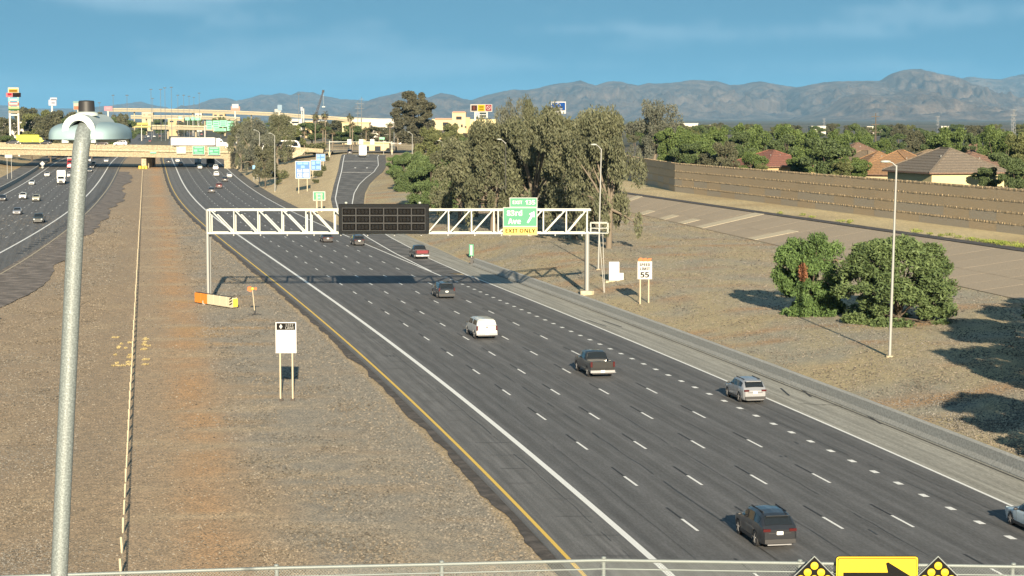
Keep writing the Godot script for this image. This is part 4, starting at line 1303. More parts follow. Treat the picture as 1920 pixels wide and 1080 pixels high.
var body_cache := {}
func car(kind: String, paint_m: Material, at: Vector3, turn: float, called: String, label: String, category: String, group := "", opt := {}) -> Node3D:
	var s: Dictionary = {"suv": SUV, "sedan": SEDAN, "pickup": PICKUP, "camper": CAMPER, "van": VAN}[kind]
	var t := thing(called, label, category, at, turn, group)
	var hl: float = s.len * 0.5
	if not body_cache.has(kind):
		var sg := []
		for g in s.glass:
			for e in [-1.0, 1.0]: sg.append(side_glass(s, g[0], g[1], e).mesh())
		body_cache[kind] = [body_mb(s).mesh(), sg, end_glass(s, s.ws[0], s.ws[1]).mesh(), end_glass(s, s.rw[0], s.rw[1]).mesh() if s.rw[1] > s.rw[0] else null]
	var bc: Array = body_cache[kind]
	put("body", bc[0], paint_m, t)
	for g in bc[1]: put("side_window", g, M.glass, t)
	put("windshield", bc[2], M.glass, t)
	if bc[3]: put("rear_window", bc[3], M.glass, t)
	var u := MB.new()
	u.box(Vector3(0, s.sill + 0.14, 0), Vector3(pl(s.wid, hl) * 2.0 - 0.34, 0.34, s.len - 0.5))
	put("underbody", u, M.trim, t)
	for c in s.wheels:
		for e in [-1.0, 1.0]:
			wheel(t, Vector3(e * (pl(s.wid, c) - 0.11), s.wr, c - hl), s.wr, 0.23, e, M.rim)
	var zr := hl + 0.012
	var wr: float = pl(s.wid, s.len)
	var yb: float = pl(s.belt, s.len - 0.1)
	var high := kind in ["pickup", "camper"]
	for e in [-1.0, 1.0]:
		var l := MB.new()
		if high: l.box(Vector3(e * (wr - 0.05), yb - 0.22, zr - 0.02), Vector3(0.15, 0.42, 0.08))
		elif kind == "van": l.box(Vector3(e * (wr - 0.04), yb + 0.0, zr - 0.05), Vector3(0.16, 0.36, 0.12))
		else: l.box(Vector3(e * (wr - 0.1), yb - 0.10, zr - 0.03), Vector3(0.36, 0.13, 0.1))
		put("tail_light", l, M.tail, t)
		var h := MB.new()
		h.ell(Vector3(e * (pl(s.wid, 0) - 0.1), pl(s.belt, 0) - 0.03, -hl + 0.06), Vector3(0.2, 0.09, 0.1), 10, 6)
		put("headlight", h, M.head, t)
		var mr := MB.new()
		var zc: float = s.glass[0][0] + 0.12
		mr.ell(Vector3(e * (pl(s.wid, zc) + 0.13), pl(s.belt, zc) + 0.08, zc - hl), Vector3(0.13, 0.085, 0.07), 8, 6)
		put("mirror", mr, M.trim, t)
	var bm := MB.new()
	var by: float = 0.52 if high else 0.42
	bm.box(Vector3(0, by, hl - 0.03), Vector3(wr * 2.0 + 0.04, 0.2, 0.2))
	put("rear_bumper", bm, M.chrome if high else M.trim, t)
	var lb := MB.new()
	lb.box(Vector3(0, by - 0.16, hl - 0.08), Vector3(wr * 2.0 - 0.3, 0.1, 0.14))
	put("bumper_strip", lb, opt.get("strip", M.trim), t)
	var pb := MB.new()
	pb.box(Vector3(0, by + 0.03 if high else yb - 0.24, hl + (0.085 if high else 0.02)), Vector3(0.31, 0.155, 0.02))
	put("number_plate", pb, M.plate, t)
	var gr := MB.new()
	gr.box(Vector3(0, pl(s.belt, 0) - 0.16, -hl - 0.008), Vector3(pl(s.wid, 0) * 1.25, 0.22, 0.04))
	put("grille", gr, M.trim, t)
	var fb := MB.new()
	fb.box(Vector3(0, 0.36, -hl + 0.02), Vector3(pl(s.wid, 0) * 2.0 - 0.1, 0.16, 0.1))
	put("front_bumper", fb, M.trim, t)
	if high:
		var tg := MB.new()
		tg.box(Vector3(0, yb - 0.25, hl + 0.012), Vector3(wr * 2 - 0.34, 0.46, 0.03))
		tg.box(Vector3(0, yb - 0.16, hl + 0.03), Vector3(0.22, 0.07, 0.02))
		put("tailgate", tg, opt.get("gate", paint_m), t)
	if kind == "camper":
		var hb := MB.new()
		hb.quad(Vector3(-0.72, 1.76, hl - 0.10), Vector3(0.72, 1.76, hl - 0.10), Vector3(0.8, 1.32, hl + 0.005), Vector3(-0.8, 1.32, hl + 0.005))
		put("shell_door", hb, opt.get("gate", paint_m), t)
		var sm_ := MB.new()
		sm_.box(Vector3(0, 1.30, hl + 0.02), Vector3(1.75, 0.035, 0.05)); sm_.box(Vector3(0, 1.80, hl - 0.12), Vector3(1.5, 0.03, 0.05))
		for e in [-1.0, 1.0]: sm_.box(Vector3(e * 0.78, 1.04, hl + 0.03), Vector3(0.02, 0.5, 0.02))
		put("seam", sm_, M.trim, t)
		var hn := MB.new(); hn.box(Vector3(0, 1.16, hl + 0.045), Vector3(0.2, 0.09, 0.03)); put("handle", hn, M.trim, t)
	var cl := MB.new()
	for e in [-1.0, 1.0]: cl.box(Vector3(e * (pl(s.wid, hl) - 0.03), s.sill + 0.08, (s.wheels[0] + s.wheels[1]) * 0.5 - hl), Vector3(0.09, 0.14, s.wheels[1] - s.wheels[0] - s.wr * 2.3))
	put("sill_cladding", cl, M.trim, t)
	if kind in ["suv", "van"]:
		var sp := MB.new()
		sp.box(Vector3(0, pl(s.roof, s.rw[0]) + 0.02, s.rw[0] - hl + 0.06), Vector3(1.12, 0.035, 0.2), Basis(Vector3.RIGHT, -0.1))
		put("spoiler", sp, paint_m, t)
		for e in [-1.0, 1.0]:
			var rr := MB.new()
			rr.bar(Vector3(e * 0.60, 1.685 if kind == "suv" else 1.77, 2.1 - hl), Vector3(e * 0.58, 1.67 if kind == "suv" else 1.76, 3.9 - hl), 0.04, 0.05)
			put("roof_rail", rr, M.trim, t)
		var st := MB.new()
		st.box(Vector3(0, 0.8, hl + 0.004), Vector3(1.1, 0.03, 0.02))
		put("hatch_seam", st, M.trim, t)
	# door seams
	var ds := MB.new()
	for z in [s.glass[0][0] - 0.08, s.glass[0][1] + 0.04, s.glass[1][1] + 0.03]:
		for e in [-1.0, 1.0]:
			ds.box(Vector3(e * (pl(s.wid, z) + 0.004), (s.sill + pl(s.belt, z)) * 0.5 + 0.05, z - hl), Vector3(0.006, pl(s.belt, z) - s.sill - 0.2, 0.014))
	put("door_seam", ds, M.trim, t)
	return t

func heading(slope: float) -> float: return atan(-slope)

# px,py: where the middle of the near bumper meets the road
func car_away(kind: String, p: Material, px: float, py: float, called: String, label: String, category: String, group := "", opt := {}) -> Node3D:
	var g := on_road(px, py)
	if opt.has("ramp"):
		g = hit(px, py)
	var sl := slope_w(-g.z)
	if opt.has("slope"): sl = opt.slope
	var dir := Vector3(sl, 0, -1).normalized()
	var l: float = {"suv": 4.65, "sedan": 4.75, "pickup": 5.75, "camper": 5.75, "van": 4.95}[kind]
	var c := g + dir * l * 0.5
	c.y = (rh(-c.z) if not opt.has("ramp") else ramp_h(-c.z)) + 0.004
	return car(kind, p, c, heading(sl), called, label, category, group, opt)

func car_toward(kind: String, p: Material, px: float, py: float, called: String, label: String, category: String, group := "") -> Node3D:
	var g := on_road(px, py)
	var sl := slope_l(-g.z)
	var dir := Vector3(sl, 0, -1).normalized()
	var l: float = {"suv": 4.65, "sedan": 4.75, "pickup": 5.75, "camper": 5.75, "van": 4.95}[kind]
	var c := g + dir * l * 0.5
	c.y = rh(-c.z) + 0.004
	return car(kind, p, c, heading(sl) + PI, called, label, category, group)

func truck_wheels(t: Node3D, zs: Array, w: float, r: float) -> void:
	for z in zs:
		for e in [-1.0, 1.0]: wheel(t, Vector3(e * (w * 0.5 - 0.17), r, z), r, 0.32, e, M.rim)

# cargo box behind a cab; front is towards -z
func box_truck(at: Vector3, turn: float, cab_m: Material, box_m: Material, L: float, H: float, called: String, label: String) -> Node3D:
	var t := thing(called, label, "truck", at, turn)
	var b := MB.new(); b.box(Vector3(0, H * 0.5 + 0.5, 1.0), Vector3(2.45, H - 1.0, L - 2.2)); put("cargo_box", b, box_m, t)
	var d := MB.new(); d.box(Vector3(0, H * 0.5 + 0.5, 1.0 + L * 0.5 - 1.09), Vector3(0.5, H - 1.5, 0.03)); d.box(Vector3(0, 0.75, 1.0 + L * 0.5 - 1.05), Vector3(2.3, 0.15, 0.1)); put("rear_door_bar", d, M.steel_post, t)
	var zf := 1.0 - (L - 2.2) * 0.5
	var c := MB.new()
	var pts := PackedVector2Array([Vector2(0, 0.5), Vector2(0, 2.5), Vector2(0.5, 2.6), Vector2(1.15, 2.45), Vector2(1.45, 1.6), Vector2(2.2, 1.45), Vector2(2.35, 1.1), Vector2(2.35, 0.5)])
	c.prism(pts, Vector3(0, 0, zf - 0.05), Vector3(0, 0, -1), Vector3.UP, 2.1); put("cab", c, cab_m, t)
	var g := MB.new(); g.quad(Vector3(-0.9, 2.4, zf - 1.22), Vector3(0.9, 2.4, zf - 1.22), Vector3(0.92, 1.66, zf - 1.51), Vector3(-0.92, 1.66, zf - 1.51)); put("windshield", g, M.glass, t)
	var gr := MB.new(); gr.box(Vector3(0, 1.0, zf - 2.42), Vector3(1.2, 0.6, 0.05)); put("grille", gr, M.trim, t)
	for e in [-1.0, 1.0]:
		var h := MB.new(); h.box(Vector3(e * 0.85, 1.0, zf - 2.42), Vector3(0.3, 0.22, 0.06)); put("headlight", h, M.head, t)
		var m := MB.new(); m.box(Vector3(e * 1.25, 1.9, zf - 1.3), Vector3(0.16, 0.4, 0.1)); put("mirror", m, M.trim, t)
	var bp := MB.new(); bp.box(Vector3(0, 0.55, zf - 2.35), Vector3(2.2, 0.28, 0.2)); bp.box(Vector3(0, 0.62, 0.5), Vector3(1.6, 0.3, L - 1.5)); put("chassis", bp, M.trim, t)
	truck_wheels(t, [zf - 1.5, 1.0 + L * 0.5 - 2.6], 2.3, 0.46)
	return t

func semi(at: Vector3, turn: float, cab_m: Material, box_m: Material, called: String, label: String) -> Node3D:
	var t := thing(called, label, "truck", at, turn)
	var b := MB.new(); b.box(Vector3(0, 2.62, 3.0), Vector3(2.55, 2.85, 16.1)); put("trailer", b, box_m, t)
	var rl := MB.new(); rl.box(Vector3(0, 1.28, 3.0), Vector3(2.57, 0.14, 16.12)); rl.box(Vector3(0, 4.0, 3.0), Vector3(2.57, 0.1, 16.12)); put("trailer_rail", rl, M.steel_post, t)
	for z in [-1.5, 1.5, 4.5, 7.5]:
		var rs := MB.new()
		rs.box(Vector3(0, 2.64, z), Vector3(2.565, 2.6, 0.035))
		put("panel_seam", rs, M.sign_white, t)
	var c := MB.new()
	c.prism(PackedVector2Array([Vector2(0, 0.9), Vector2(0, 3.6), Vector2(0.9, 3.85), Vector2(2.0, 3.2), Vector2(2.55, 2.35), Vector2(4.1, 2.05), Vector2(4.4, 1.6), Vector2(4.45, 0.6), Vector2(3.4, 0.55), Vector2(3.3, 0.9)]), Vector3(0, 0, -5.6), Vector3(0, 0, -1), Vector3.UP, 2.3); put("cab", c, cab_m, t)
	var g := MB.new(); g.quad(Vector3(-1.0, 3.1, -7.72), Vector3(1.0, 3.1, -7.72), Vector3(1.05, 2.42, -8.18), Vector3(-1.05, 2.42, -8.18)); put("windshield", g, M.glass, t)
	for e in [-1.0, 1.0]:
		var sg := MB.new(); sg.box(Vector3(e * 1.155, 2.55, -7.35), Vector3(0.02, 0.6, 0.75)); put("side_window", sg, M.glass, t)
		var st := MB.new(); st.cyl(Vector3(e * 1.0, 1.0, -5.3), Vector3(e * 1.0, 3.9, -5.3), 0.08); put("exhaust_stack", st, M.chrome, t)
		var h := MB.new(); h.box(Vector3(e * 0.9, 1.2, -10.03), Vector3(0.35, 0.3, 0.08)); put("headlight", h, M.head, t)
	var gr := MB.new(); gr.box(Vector3(0, 1.35, -10.06), Vector3(1.1, 0.95, 0.05)); put("grille", gr, M.chrome, t)
	var ch := MB.new(); ch.box(Vector3(0, 0.85, -6.0), Vector3(1.0, 0.3, 7.5)); ch.box(Vector3(0, 1.1, 3.0), Vector3(1.6, 0.25, 15.5)); put("chassis", ch, M.trim, t)
	truck_wheels(t, [-9.1, -5.0, -3.8, 9.0, 10.2], 2.5, 0.5)
	return t

func rounded(w: float, h: float, r: float) -> PackedVector2Array:
	var p := PackedVector2Array()
	for q in [[1, 1, 0], [-1, 1, 1], [-1, -1, 2], [1, -1, 3]]:
		for i in 6:
			var a: float = (q[2] + i / 5.0) * PI / 2
			p.append(Vector2(q[0] * (w * 0.5 - r) + cos(a) * r, q[1] * (h * 0.5 - r) + sin(a) * r))
	return p

# ---------------------------------------------------------------- overhead gantry with message board and exit sign
func gantry() -> void:
	var D := 217.0
	var pL := at_d(390, 437, D)
	var pR := at_d(1108, 447, D)
	var yb := pL.y
	var yt := yb + 2.55
	var dep := 1.5
	var x0 := pL.x - 0.1
	var x1 := at_d(1108, 440, D).x
	var gR := gh(at_d(1101, 540, D).x, D)
	var root := thing("sign_gantry", "pale steel truss gantry spanning the freeway lanes", "gantry", Vector3(x0 + 0.2, 0, -D))
	var o := root.position
	for q in [[0.0, yb], [0.0, yt], [-dep, yb], [-dep, yt]]:
		var mb := MB.new()
		mb.bar(Vector3(x0, q[1], -D + q[0]) - o, Vector3(x1 + (1.0 if q[1] == yb else 0.0), q[1], -D + q[0]) - o, 0.2, 0.2)
		put("chord", mb, M.steel_pale, root)
	var xs := [394, 439, 484, 529, 574, 583, 627, 671, 716, 760, 800, 841, 884, 926, 934, 977, 1019, 1062, 1101]
	for i in xs.size():
		var x := at_d(xs[i], 440, D).x
		for f in [0.0, -dep]:
			var mb := MB.new()
			mb.bar(Vector3(x, yb, -D + f) - o, Vector3(x, yt, -D + f) - o, 0.13, 0.13)
			put("upright", mb, M.steel_pale, root)
			if i + 1 < xs.size() and xs[i + 1] - xs[i] > 15:
				var xn := at_d(xs[i + 1], 440, D).x
				var db := MB.new()
				if xs[i] < 700: db.bar(Vector3(x + 0.1, yt, -D + f) - o, Vector3(xn - 0.1, yb, -D + f) - o, 0.13, 0.13)
				else: db.bar(Vector3(x + 0.1, yb, -D + f) - o, Vector3(xn - 0.1, yt, -D + f) - o, 0.13, 0.13)
				put("diagonal", db, M.steel_pale, root)
		for y in [yb, yt]:
			var cb := MB.new()
			cb.bar(Vector3(x, y, -D) - o, Vector3(x, y, -D - dep) - o, 0.1, 0.1)
			put("cross_strut", cb, M.steel_pale, root)
	# columns
	var lx := at_d(389.5, 500, D).x
	for f in [-0.02, 0.0]:
		var mb := MB.new()
		mb.cyl(Vector3(lx + (0.0 if f == 0.0 else 0.0), gh(lx, D) - 0.2, -D - (0.1 if f == 0.0 else dep - 0.1)) - o, Vector3(lx, yt, -D - (0.1 if f == 0.0 else dep - 0.1)) - o, 0.17, 0.17, 12)
		put("column", mb, M.steel_post, root)
	var rx := at_d(1101, 500, D).x
	for f in [0.05, dep - 0.05]:
		var mb := MB.new()
		mb.cyl(Vector3(rx, gR - 0.2, -D - f) - o, Vector3(rx, yb, -D - f) - o, 0.24, 0.24, 12)
		put("column", mb, M.steel_post, root)
	var ft := MB.new()
	ft.box(Vector3(rx, gR + 0.15, -D - dep * 0.5) - o, Vector3(1.5, 0.6, dep + 1.2))
	put("footing", ft, M.bridge_light, root)
	var ft2 := MB.new()
	ft2.box(Vector3(lx, 0.05, -D - dep * 0.5) - o, Vector3(1.1, 0.5, dep + 1.0))
	put("footing", ft2, M.barrier_concrete_2, root)
	# walkway cage at the right end
	var cg := MB.new()
	var cx := x1
	for y in [0.0, 0.55, 1.1]:
		for f in [0.2, -dep - 0.2]: cg.bar(Vector3(cx, yb + y, -D + f) - o, Vector3(cx + 1.9, yb + y, -D + f) - o, 0.06, 0.06)
		cg.bar(Vector3(cx + 1.9, yb + y, -D + 0.2) - o, Vector3(cx + 1.9, yb + y, -D - dep - 0.2) - o, 0.06, 0.06)
	for x in [0.0, 0.95, 1.9]:
		for f in [0.2, -dep - 0.2]: cg.bar(Vector3(cx + x, yb, -D + f) - o, Vector3(cx + x, yb + 1.1, -D + f) - o, 0.06, 0.06)
	put("walkway_cage", cg, M.steel_pale, root)
	var grate := MB.new()
	grate.box(Vector3(cx + 0.95, yb - 0.02, -D - dep * 0.5) - o, Vector3(1.9, 0.05, dep + 0.4))
	put("walkway", grate, M.steel_post, root)
	var ld := MB.new()
	for e in [-0.2, 0.2]: ld.bar(Vector3(cx + 1.5 + e * 0.2, gR + 0.2, -D + 0.1) - o, Vector3(cx + 1.1 + e, yb, -D + 0.1) - o, 0.05, 0.05)
	put("ladder", ld, M.steel_post, root)
	for i in 14: # lamp brackets under the lower chord
		var bk := MB.new()
		var x := lerpf(x0 + 3.0, x1 - 1.0, i / 13.0)
		bk.box(Vector3(x, yb - 0.2, -D + 0.25) - o, Vector3(0.12, 0.16, 0.5))
		put("bracket", bk, M.steel_post, root)
	# variable message board hung on the front
	var a := at_d(635, 383, D - 1.2); var b := at_d(804, 437, D - 1.2)
	var board := thing("message_board", "wide dark blank electronic message board on the gantry", "sign", Vector3((a.x + b.x) * 0.5, b.y, -D + 0.75))
	var W := b.x - a.x
	var Hh := a.y - b.y
	var bb := MB.new(); bb.box(Vector3(0, Hh * 0.5, 0), Vector3(W, Hh, 1.15)); put("housing", bb, M.vms_frame, board)
	var fp := MB.new(); fp.box(Vector3(0, Hh * 0.5 - 0.06, 0.585), Vector3(W * 0.925, Hh * 0.80, 0.03)); put("face_panel", fp, M.vms_grid, board)
	for i in 6:
		for j in 3:
			var cw := W * 0.925 / 6.0
			var ch := Hh * 0.80 / 3.0
			var cc := Vector3(-W * 0.4625 + cw * (i + 0.5), Hh * 0.5 - 0.06 - Hh * 0.40 + ch * (j + 0.5), 0.605)
			var m := MB.new(); m.box(cc, Vector3(cw * 0.92, ch * 0.84, 0.025))
			var mod := put("display_module", m, M.vms_cell, board)
			for k in 3:
				var pm := MB.new(); pm.box(cc + Vector3((k - 1) * cw * 0.26, 0, 0.018), Vector3(cw * 0.19, ch * 0.52, 0.02))
				put("pixel_block", pm, M.vms_pixel, mod)
	for x in [-W * 0.42, W * 0.40]:
		var eb := MB.new(); eb.ell(Vector3(x, Hh + 0.14, 0.2), Vector3(0.17, 0.14, 0.17), 10, 6); put("lifting_eye", eb, M.steel_pale, board)
	# exit sign
	var sa := at_d(943, 389, D - 0.5); var sb := at_d(1007.5, 441, D - 0.5)
	var sw := sb.x - sa.x
	var sh := sa.y - sb.y
	var sg := thing("exit_sign", "green and yellow exit sign for 83rd Ave on the gantry", "sign", Vector3((sa.x + sb.x) * 0.5, sb.y, -D + 0.42))
	var yh := sh * 0.31
	var p0 := MB.new(); p0.box(Vector3(0, sh * 0.5, 0), Vector3(sw, sh, 0.08)); put("border", p0, M.sign_white, sg)
	var p1 := MB.new(); p1.box(Vector3(0, (sh + yh) * 0.5, 0.05), Vector3(sw - 0.16, sh - yh - 0.14, 0.02)); put("panel", p1, M.sign_green, sg)
	var p2 := MB.new(); p2.box(Vector3(0, yh * 0.5, 0.05), Vector3(sw - 0.05, yh - 0.05, 0.03)); put("exit_only_panel", p2, M.sign_yellow, sg)
	var tw := 52.0 * D / FOC
	var th := 18.0 * D / FOC
	var t0 := MB.new(); t0.box(Vector3(sw * 0.5 - tw * 0.5, sh + th * 0.5 + 0.02, 0), Vector3(tw, th, 0.08)); put("tab_border", t0, M.sign_white, sg)
	var t1 := MB.new(); t1.box(Vector3(sw * 0.5 - tw * 0.5, sh + th * 0.5 + 0.02, 0.05), Vector3(tw - 0.14, th - 0.12, 0.02)); put("tab_panel", t1, M.sign_green, sg)
	lettering("EXIT", 0.38, Vector3(sw * 0.5 - tw * 0.72, sh + th * 0.5 + 0.02, 0.075), M.sign_legend, sg, "lettering", 1.0, 1)
	lettering("135", 0.50, Vector3(sw * 0.5 - tw * 0.26, sh + th * 0.5 + 0.02, 0.075), M.sign_legend, sg, "lettering", 1.0, 1)
	lettering("83rd", 0.60, Vector3(-sw * 0.16, yh + (sh - yh) * 0.70, 0.075), M.sign_legend, sg, "lettering", 1.0, 1)
	lettering("Ave", 0.60, Vector3(-sw * 0.16, yh + (sh - yh) * 0.27, 0.075), M.sign_legend, sg, "lettering", 1.0, 1)
	lettering("EXIT ONLY", 0.42, Vector3(0, yh * 0.5, 0.08), M.sign_black, sg, "lettering", 1.15, 1)
	var ar := MB.new()
	var ap := PackedVector2Array([Vector2(-0.42, -0.55), Vector2(-0.26, -0.62), Vector2(0.20, 0.14), Vector2(0.40, 0.02), Vector2(0.36, 0.66), Vector2(-0.18, 0.38), Vector2(0.04, 0.25)])
	ar.prism(ap, Vector3(sw * 0.31, yh + (sh - yh) * 0.48, 0.075), Vector3.RIGHT, Vector3.UP, 0.02)
	put("arrow", ar, M.sign_legend, sg)
	for x in [-sw * 0.3, sw * 0.3]:
		var h := MB.new(); h.bar(Vector3(x, -0.1, -0.16), Vector3(x, sh, -0.16), 0.1, 0.24); put("hanger", h, M.steel_post, sg)

# ---------------------------------------------------------------- signs on posts
# corners of the panel in picture columns and rows at distance d, and the picture columns of its posts
func post_sign(called: String, label: String, r: Array, d: float, posts: Array, face: Material, post_m: Material, group := "", category := "sign", pw := 0.11) -> Node3D:
	var a := at_d(r[0], r[1], d); var b := at_d(r[2], r[3], d)
	var cx := (a.x + b.x) * 0.5
	var g := gh(cx, d)
	var t := thing(called, label, category, Vector3(cx, g, -d), 0.0, group)
	var w := b.x - a.x
	var h := a.y - b.y
	var bot := b.y - g
	var p := MB.new(); p.box(Vector3(0, bot + h * 0.5, 0), Vector3(w, h, 0.05)); put("panel", p, face, t)
	for q in posts:
		var x := at_d(q, r[3], d).x - cx
		var m := MB.new(); m.bar(Vector3(x, gh(cx + x, d) - g - 0.3, -0.09), Vector3(x, bot + h * 0.8, -0.09), pw, pw); put("post", m, post_m, t)
	t.set_meta("dims", Vector3(w, h, bot))
	return t

func on_panel(t: Node3D, called: String, u0: float, v0: float, u1: float, v1: float, m: Material, lift := 0.034) -> void:
	var s: Vector3 = t.get_meta("dims")
	var b := MB.new()
	b.box(Vector3((u0 + u1 - 1.0) * 0.5 * s.x, s.z + s.y * (1.0 - (v0 + v1) * 0.5), lift), Vector3((u1 - u0) * s.x, (v1 - v0) * s.y, 0.016))
	put(called, b, m, t)

func text_on(t: Node3D, text: String, u: float, v: float, hh: float, m: Material, narrow := 1.0) -> void:
	var s: Vector3 = t.get_meta("dims")
	lettering(text, hh * s.y, Vector3((u - 0.5) * s.x, s.z + s.y * (1.0 - v), 0.05), m, t, "lettering", narrow, 1)

func signs() -> void:
	var g := on_road(536, 750)
	var d := -g.z
	var t := post_sign("carpool_sign", "white sign with black LEFT LANE header on the median gravel", [516.5, 604, 556, 662], d, [525, 548], M.white_panel, M.tan_post)
	on_panel(t, "header", 0.05, 0.03, 0.95, 0.25, M.sign_black)
	text_on(t, "LEFT", 0.68, 0.095, 0.085, M.sign_white)
	text_on(t, "LANE", 0.68, 0.19, 0.085, M.sign_white)
	var s: Vector3 = t.get_meta("dims")
	var dm := MB.new()
	dm.prism(PackedVector2Array([Vector2(0, 0.19), Vector2(0.12, 0), Vector2(0, -0.19), Vector2(-0.12, 0)]), Vector3(-s.x * 0.24, s.z + s.y * 0.86, 0.05), Vector3.RIGHT, Vector3.UP, 0.02)
	put("diamond", dm, M.sign_white, t)
	for q in [-0.27, 0.29]:
		var fm := MB.new(); fm.box(Vector3(q * s.x, 0.08, -0.09), Vector3(0.3, 0.22, 0.3)); put("post_foot", fm, M.edge_asphalt, t)
	# speed limit
	var sp := hit(1208, 571)
	t = post_sign("speed_limit_sign", "white SPEED LIMIT 55 sign with orange flags on the gravel bank", [1195.5, 490, 1222.5, 523.5], -sp.z, [1200.5, 1216.5], M.sign_white, M.tan_post, "", "sign", 0.13)
	text_on(t, "SPEED", 0.5, 0.19, 0.15, M.sign_black)
	text_on(t, "LIMIT", 0.5, 0.42, 0.15, M.sign_black)
	text_on(t, "55", 0.5, 0.76, 0.30, M.sign_black, 1.15)
	s = t.get_meta("dims")
	for k in 3:
		var fl := MB.new()
		var cx := (k - 1) * s.x * 0.3
		fl.prism(PackedVector2Array([Vector2(-0.2, 0), Vector2(0.16, 0.05), Vector2(0.22, 0.36), Vector2(-0.05, 0.40 - k * 0.04), Vector2(-0.22, 0.24)]), Vector3(cx, s.z + s.y - 0.03, 0.02), Vector3.RIGHT, Vector3.UP, 0.05)
		put("flag", fl, M.orange, t)
	# electrical cabinet
	var cp := hit(1156, 527)
	var cd := -cp.z
	var a := at_d(1142, 491, cd); var b := at_d(1161, 527, cd); var c2 := at_d(1169, 512, cd)
	var cab := thing("control_cabinet", "white roadside control cabinet with smaller box attached on the bank", "cabinet", Vector3((a.x + b.x) * 0.5, b.y, -cd))
	var m1 := MB.new(); m1.box(Vector3(0, (a.y - b.y) * 0.5, -0.35), Vector3(b.x - a.x, a.y - b.y, 0.8)); put("housing", m1, M.white_panel, cab)
	var m2 := MB.new(); m2.box(Vector3((c2.x - a.x) * 0.5 + 0.02, (c2.y - b.y) * 0.5, -0.3), Vector3(c2.x - b.x, c2.y - b.y, 0.5)); put("meter_box", m2, M.white_panel, cab)
	var m3 := MB.new(); m3.box(Vector3(0, (a.y - b.y) * 0.24, 0.055), Vector3(b.x - a.x - 0.1, 0.02, 0.02)); m3.box(Vector3(-0.12, (a.y - b.y) * 0.68, 0.055), Vector3(0.34, 0.03, 0.02), Basis(Vector3.BACK, 0.7)); put("handle", m3, M.vms_grid, cab)
	var m4 := MB.new(); m4.box(Vector3(0.2, -0.2, -0.2), Vector3(2.4, 0.56, 1.6)); put("plinth", m4, M.bridge_light, cab)
	# narrow marker
	t = post_sign("mile_marker", "narrow upright marker sign behind the barrier's far end", [879.5, 458, 888, 480], 284, [884], M.sign_green, M.steel_post)
	on_panel(t, "number_plate", 0.28, 0.08, 0.72, 0.92, M.sign_white)
	# green sign in the gore
	t = post_sign("exit_gore_sign", "small green exit sign on two posts in the ramp gore", [587, 359, 610, 376], 420, [594, 603], M.sign_white, M.tan_post, "", "sign", 0.3)
	on_panel(t, "green_field", 0.06, 0.08, 0.94, 0.92, M.sign_green)
	on_panel(t, "legend_line", 0.22, 0.2, 0.78, 0.42, M.sign_green_pale, 0.05)
	on_panel(t, "legend_line", 0.3, 0.56, 0.6, 0.78, M.sign_green_pale, 0.05)
	# blue services signs
	for q in [[[553.5, 302, 582, 335], 500.0, [560, 576], "largest blue services sign left of the exit ramp", 0], [[582.5, 300, 602, 319.5], 560.0, [586.5, 597.5], "middle blue services sign left of the exit ramp", 1], [[592.5, 288.5, 610, 302.5], 610.0, [596, 606], "smallest and highest blue services sign left of the exit ramp", 2]]:
		var gx: Vector3 = at_d(q[0][0], 330, q[1])
		t = post_sign("services_sign", q[3], q[0], q[1], q[2], M.sign_white, M.tan_post, "blue services signs beside the ramp", "sign", 0.2)
		on_panel(t, "blue_field", 0.04, 0.04, 0.96, 0.96, M.sign_blue)
		if q[4] == 0:
			on_panel(t, "title_block", 0.15, 0.08, 0.48, 0.19, M.sign_blue_pale, 0.05)
			on_panel(t, "title_block", 0.54, 0.08, 0.86, 0.19, M.sign_blue_pale, 0.05)
			on_panel(t, "title_block", 0.38, 0.26, 0.62, 0.40, M.sign_blue_pale, 0.05)
			for u in [[0.12, 0.45, 0.46, 0.64], [0.54, 0.45, 0.90, 0.64], [0.12, 0.70, 0.46, 0.92], [0.54, 0.70, 0.90, 0.92]]: on_panel(t, "logo_panel", u[0], u[1], u[2], u[3], M.sign_white, 0.05)
			on_panel(t, "logo_mark", 0.18, 0.47, 0.40, 0.53, M.sign_blue, 0.07)
			on_panel(t, "logo_mark", 0.16, 0.73, 0.24, 0.88, M.sign_blue, 0.07)
			on_panel(t, "logo_mark", 0.36, 0.73, 0.42, 0.88, M.sign_blue, 0.07)
		else:
			for u in [[0.12, 0.14, 0.42, 0.46], [0.54, 0.12, 0.88, 0.34], [0.12, 0.58, 0.42, 0.86], [0.54, 0.56, 0.9, 0.86]]: on_panel(t, "logo_panel", u[0], u[1], u[2], u[3], M.sign_blue_pale, 0.05)
	# backs of signs near the bridge
	post_sign("small_sign", "pale bluish sign panel in front of the dark trees", [473.5, 310, 484, 317], 610, [476, 482], M.sign_blue_pale, M.steel_post)
	post_sign("small_sign", "plain white sign panel beside the roadside light pole", [502.5, 315, 511.5, 325.5], 580, [507], M.sign_white, M.steel_post)
	t = post_sign("white_notice", "plain white sign on the slope beyond the oncoming lanes", [9, 290, 23, 296], 620, [13, 21], M.sign_white, M.steel_post)
	# diamond warning sign on the slip road
	var dg := at_d(79.5, 307, 717)
	var dw := thing("warning_sign", "pale diamond warning sign beside the oncoming lanes' slip road", "sign", Vector3(dg.x, gh(dg.x, 717), -717))
	var dmb := MB.new()
	dmb.prism(PackedVector2Array([Vector2(0, 0.95), Vector2(0.95, 0), Vector2(0, -0.95), Vector2(-0.95, 0)]), Vector3(0, dg.y - dw.position.y, 0), Vector3.RIGHT, Vector3.UP, 0.05)
	put("panel", dmb, M.sign_white, dw)
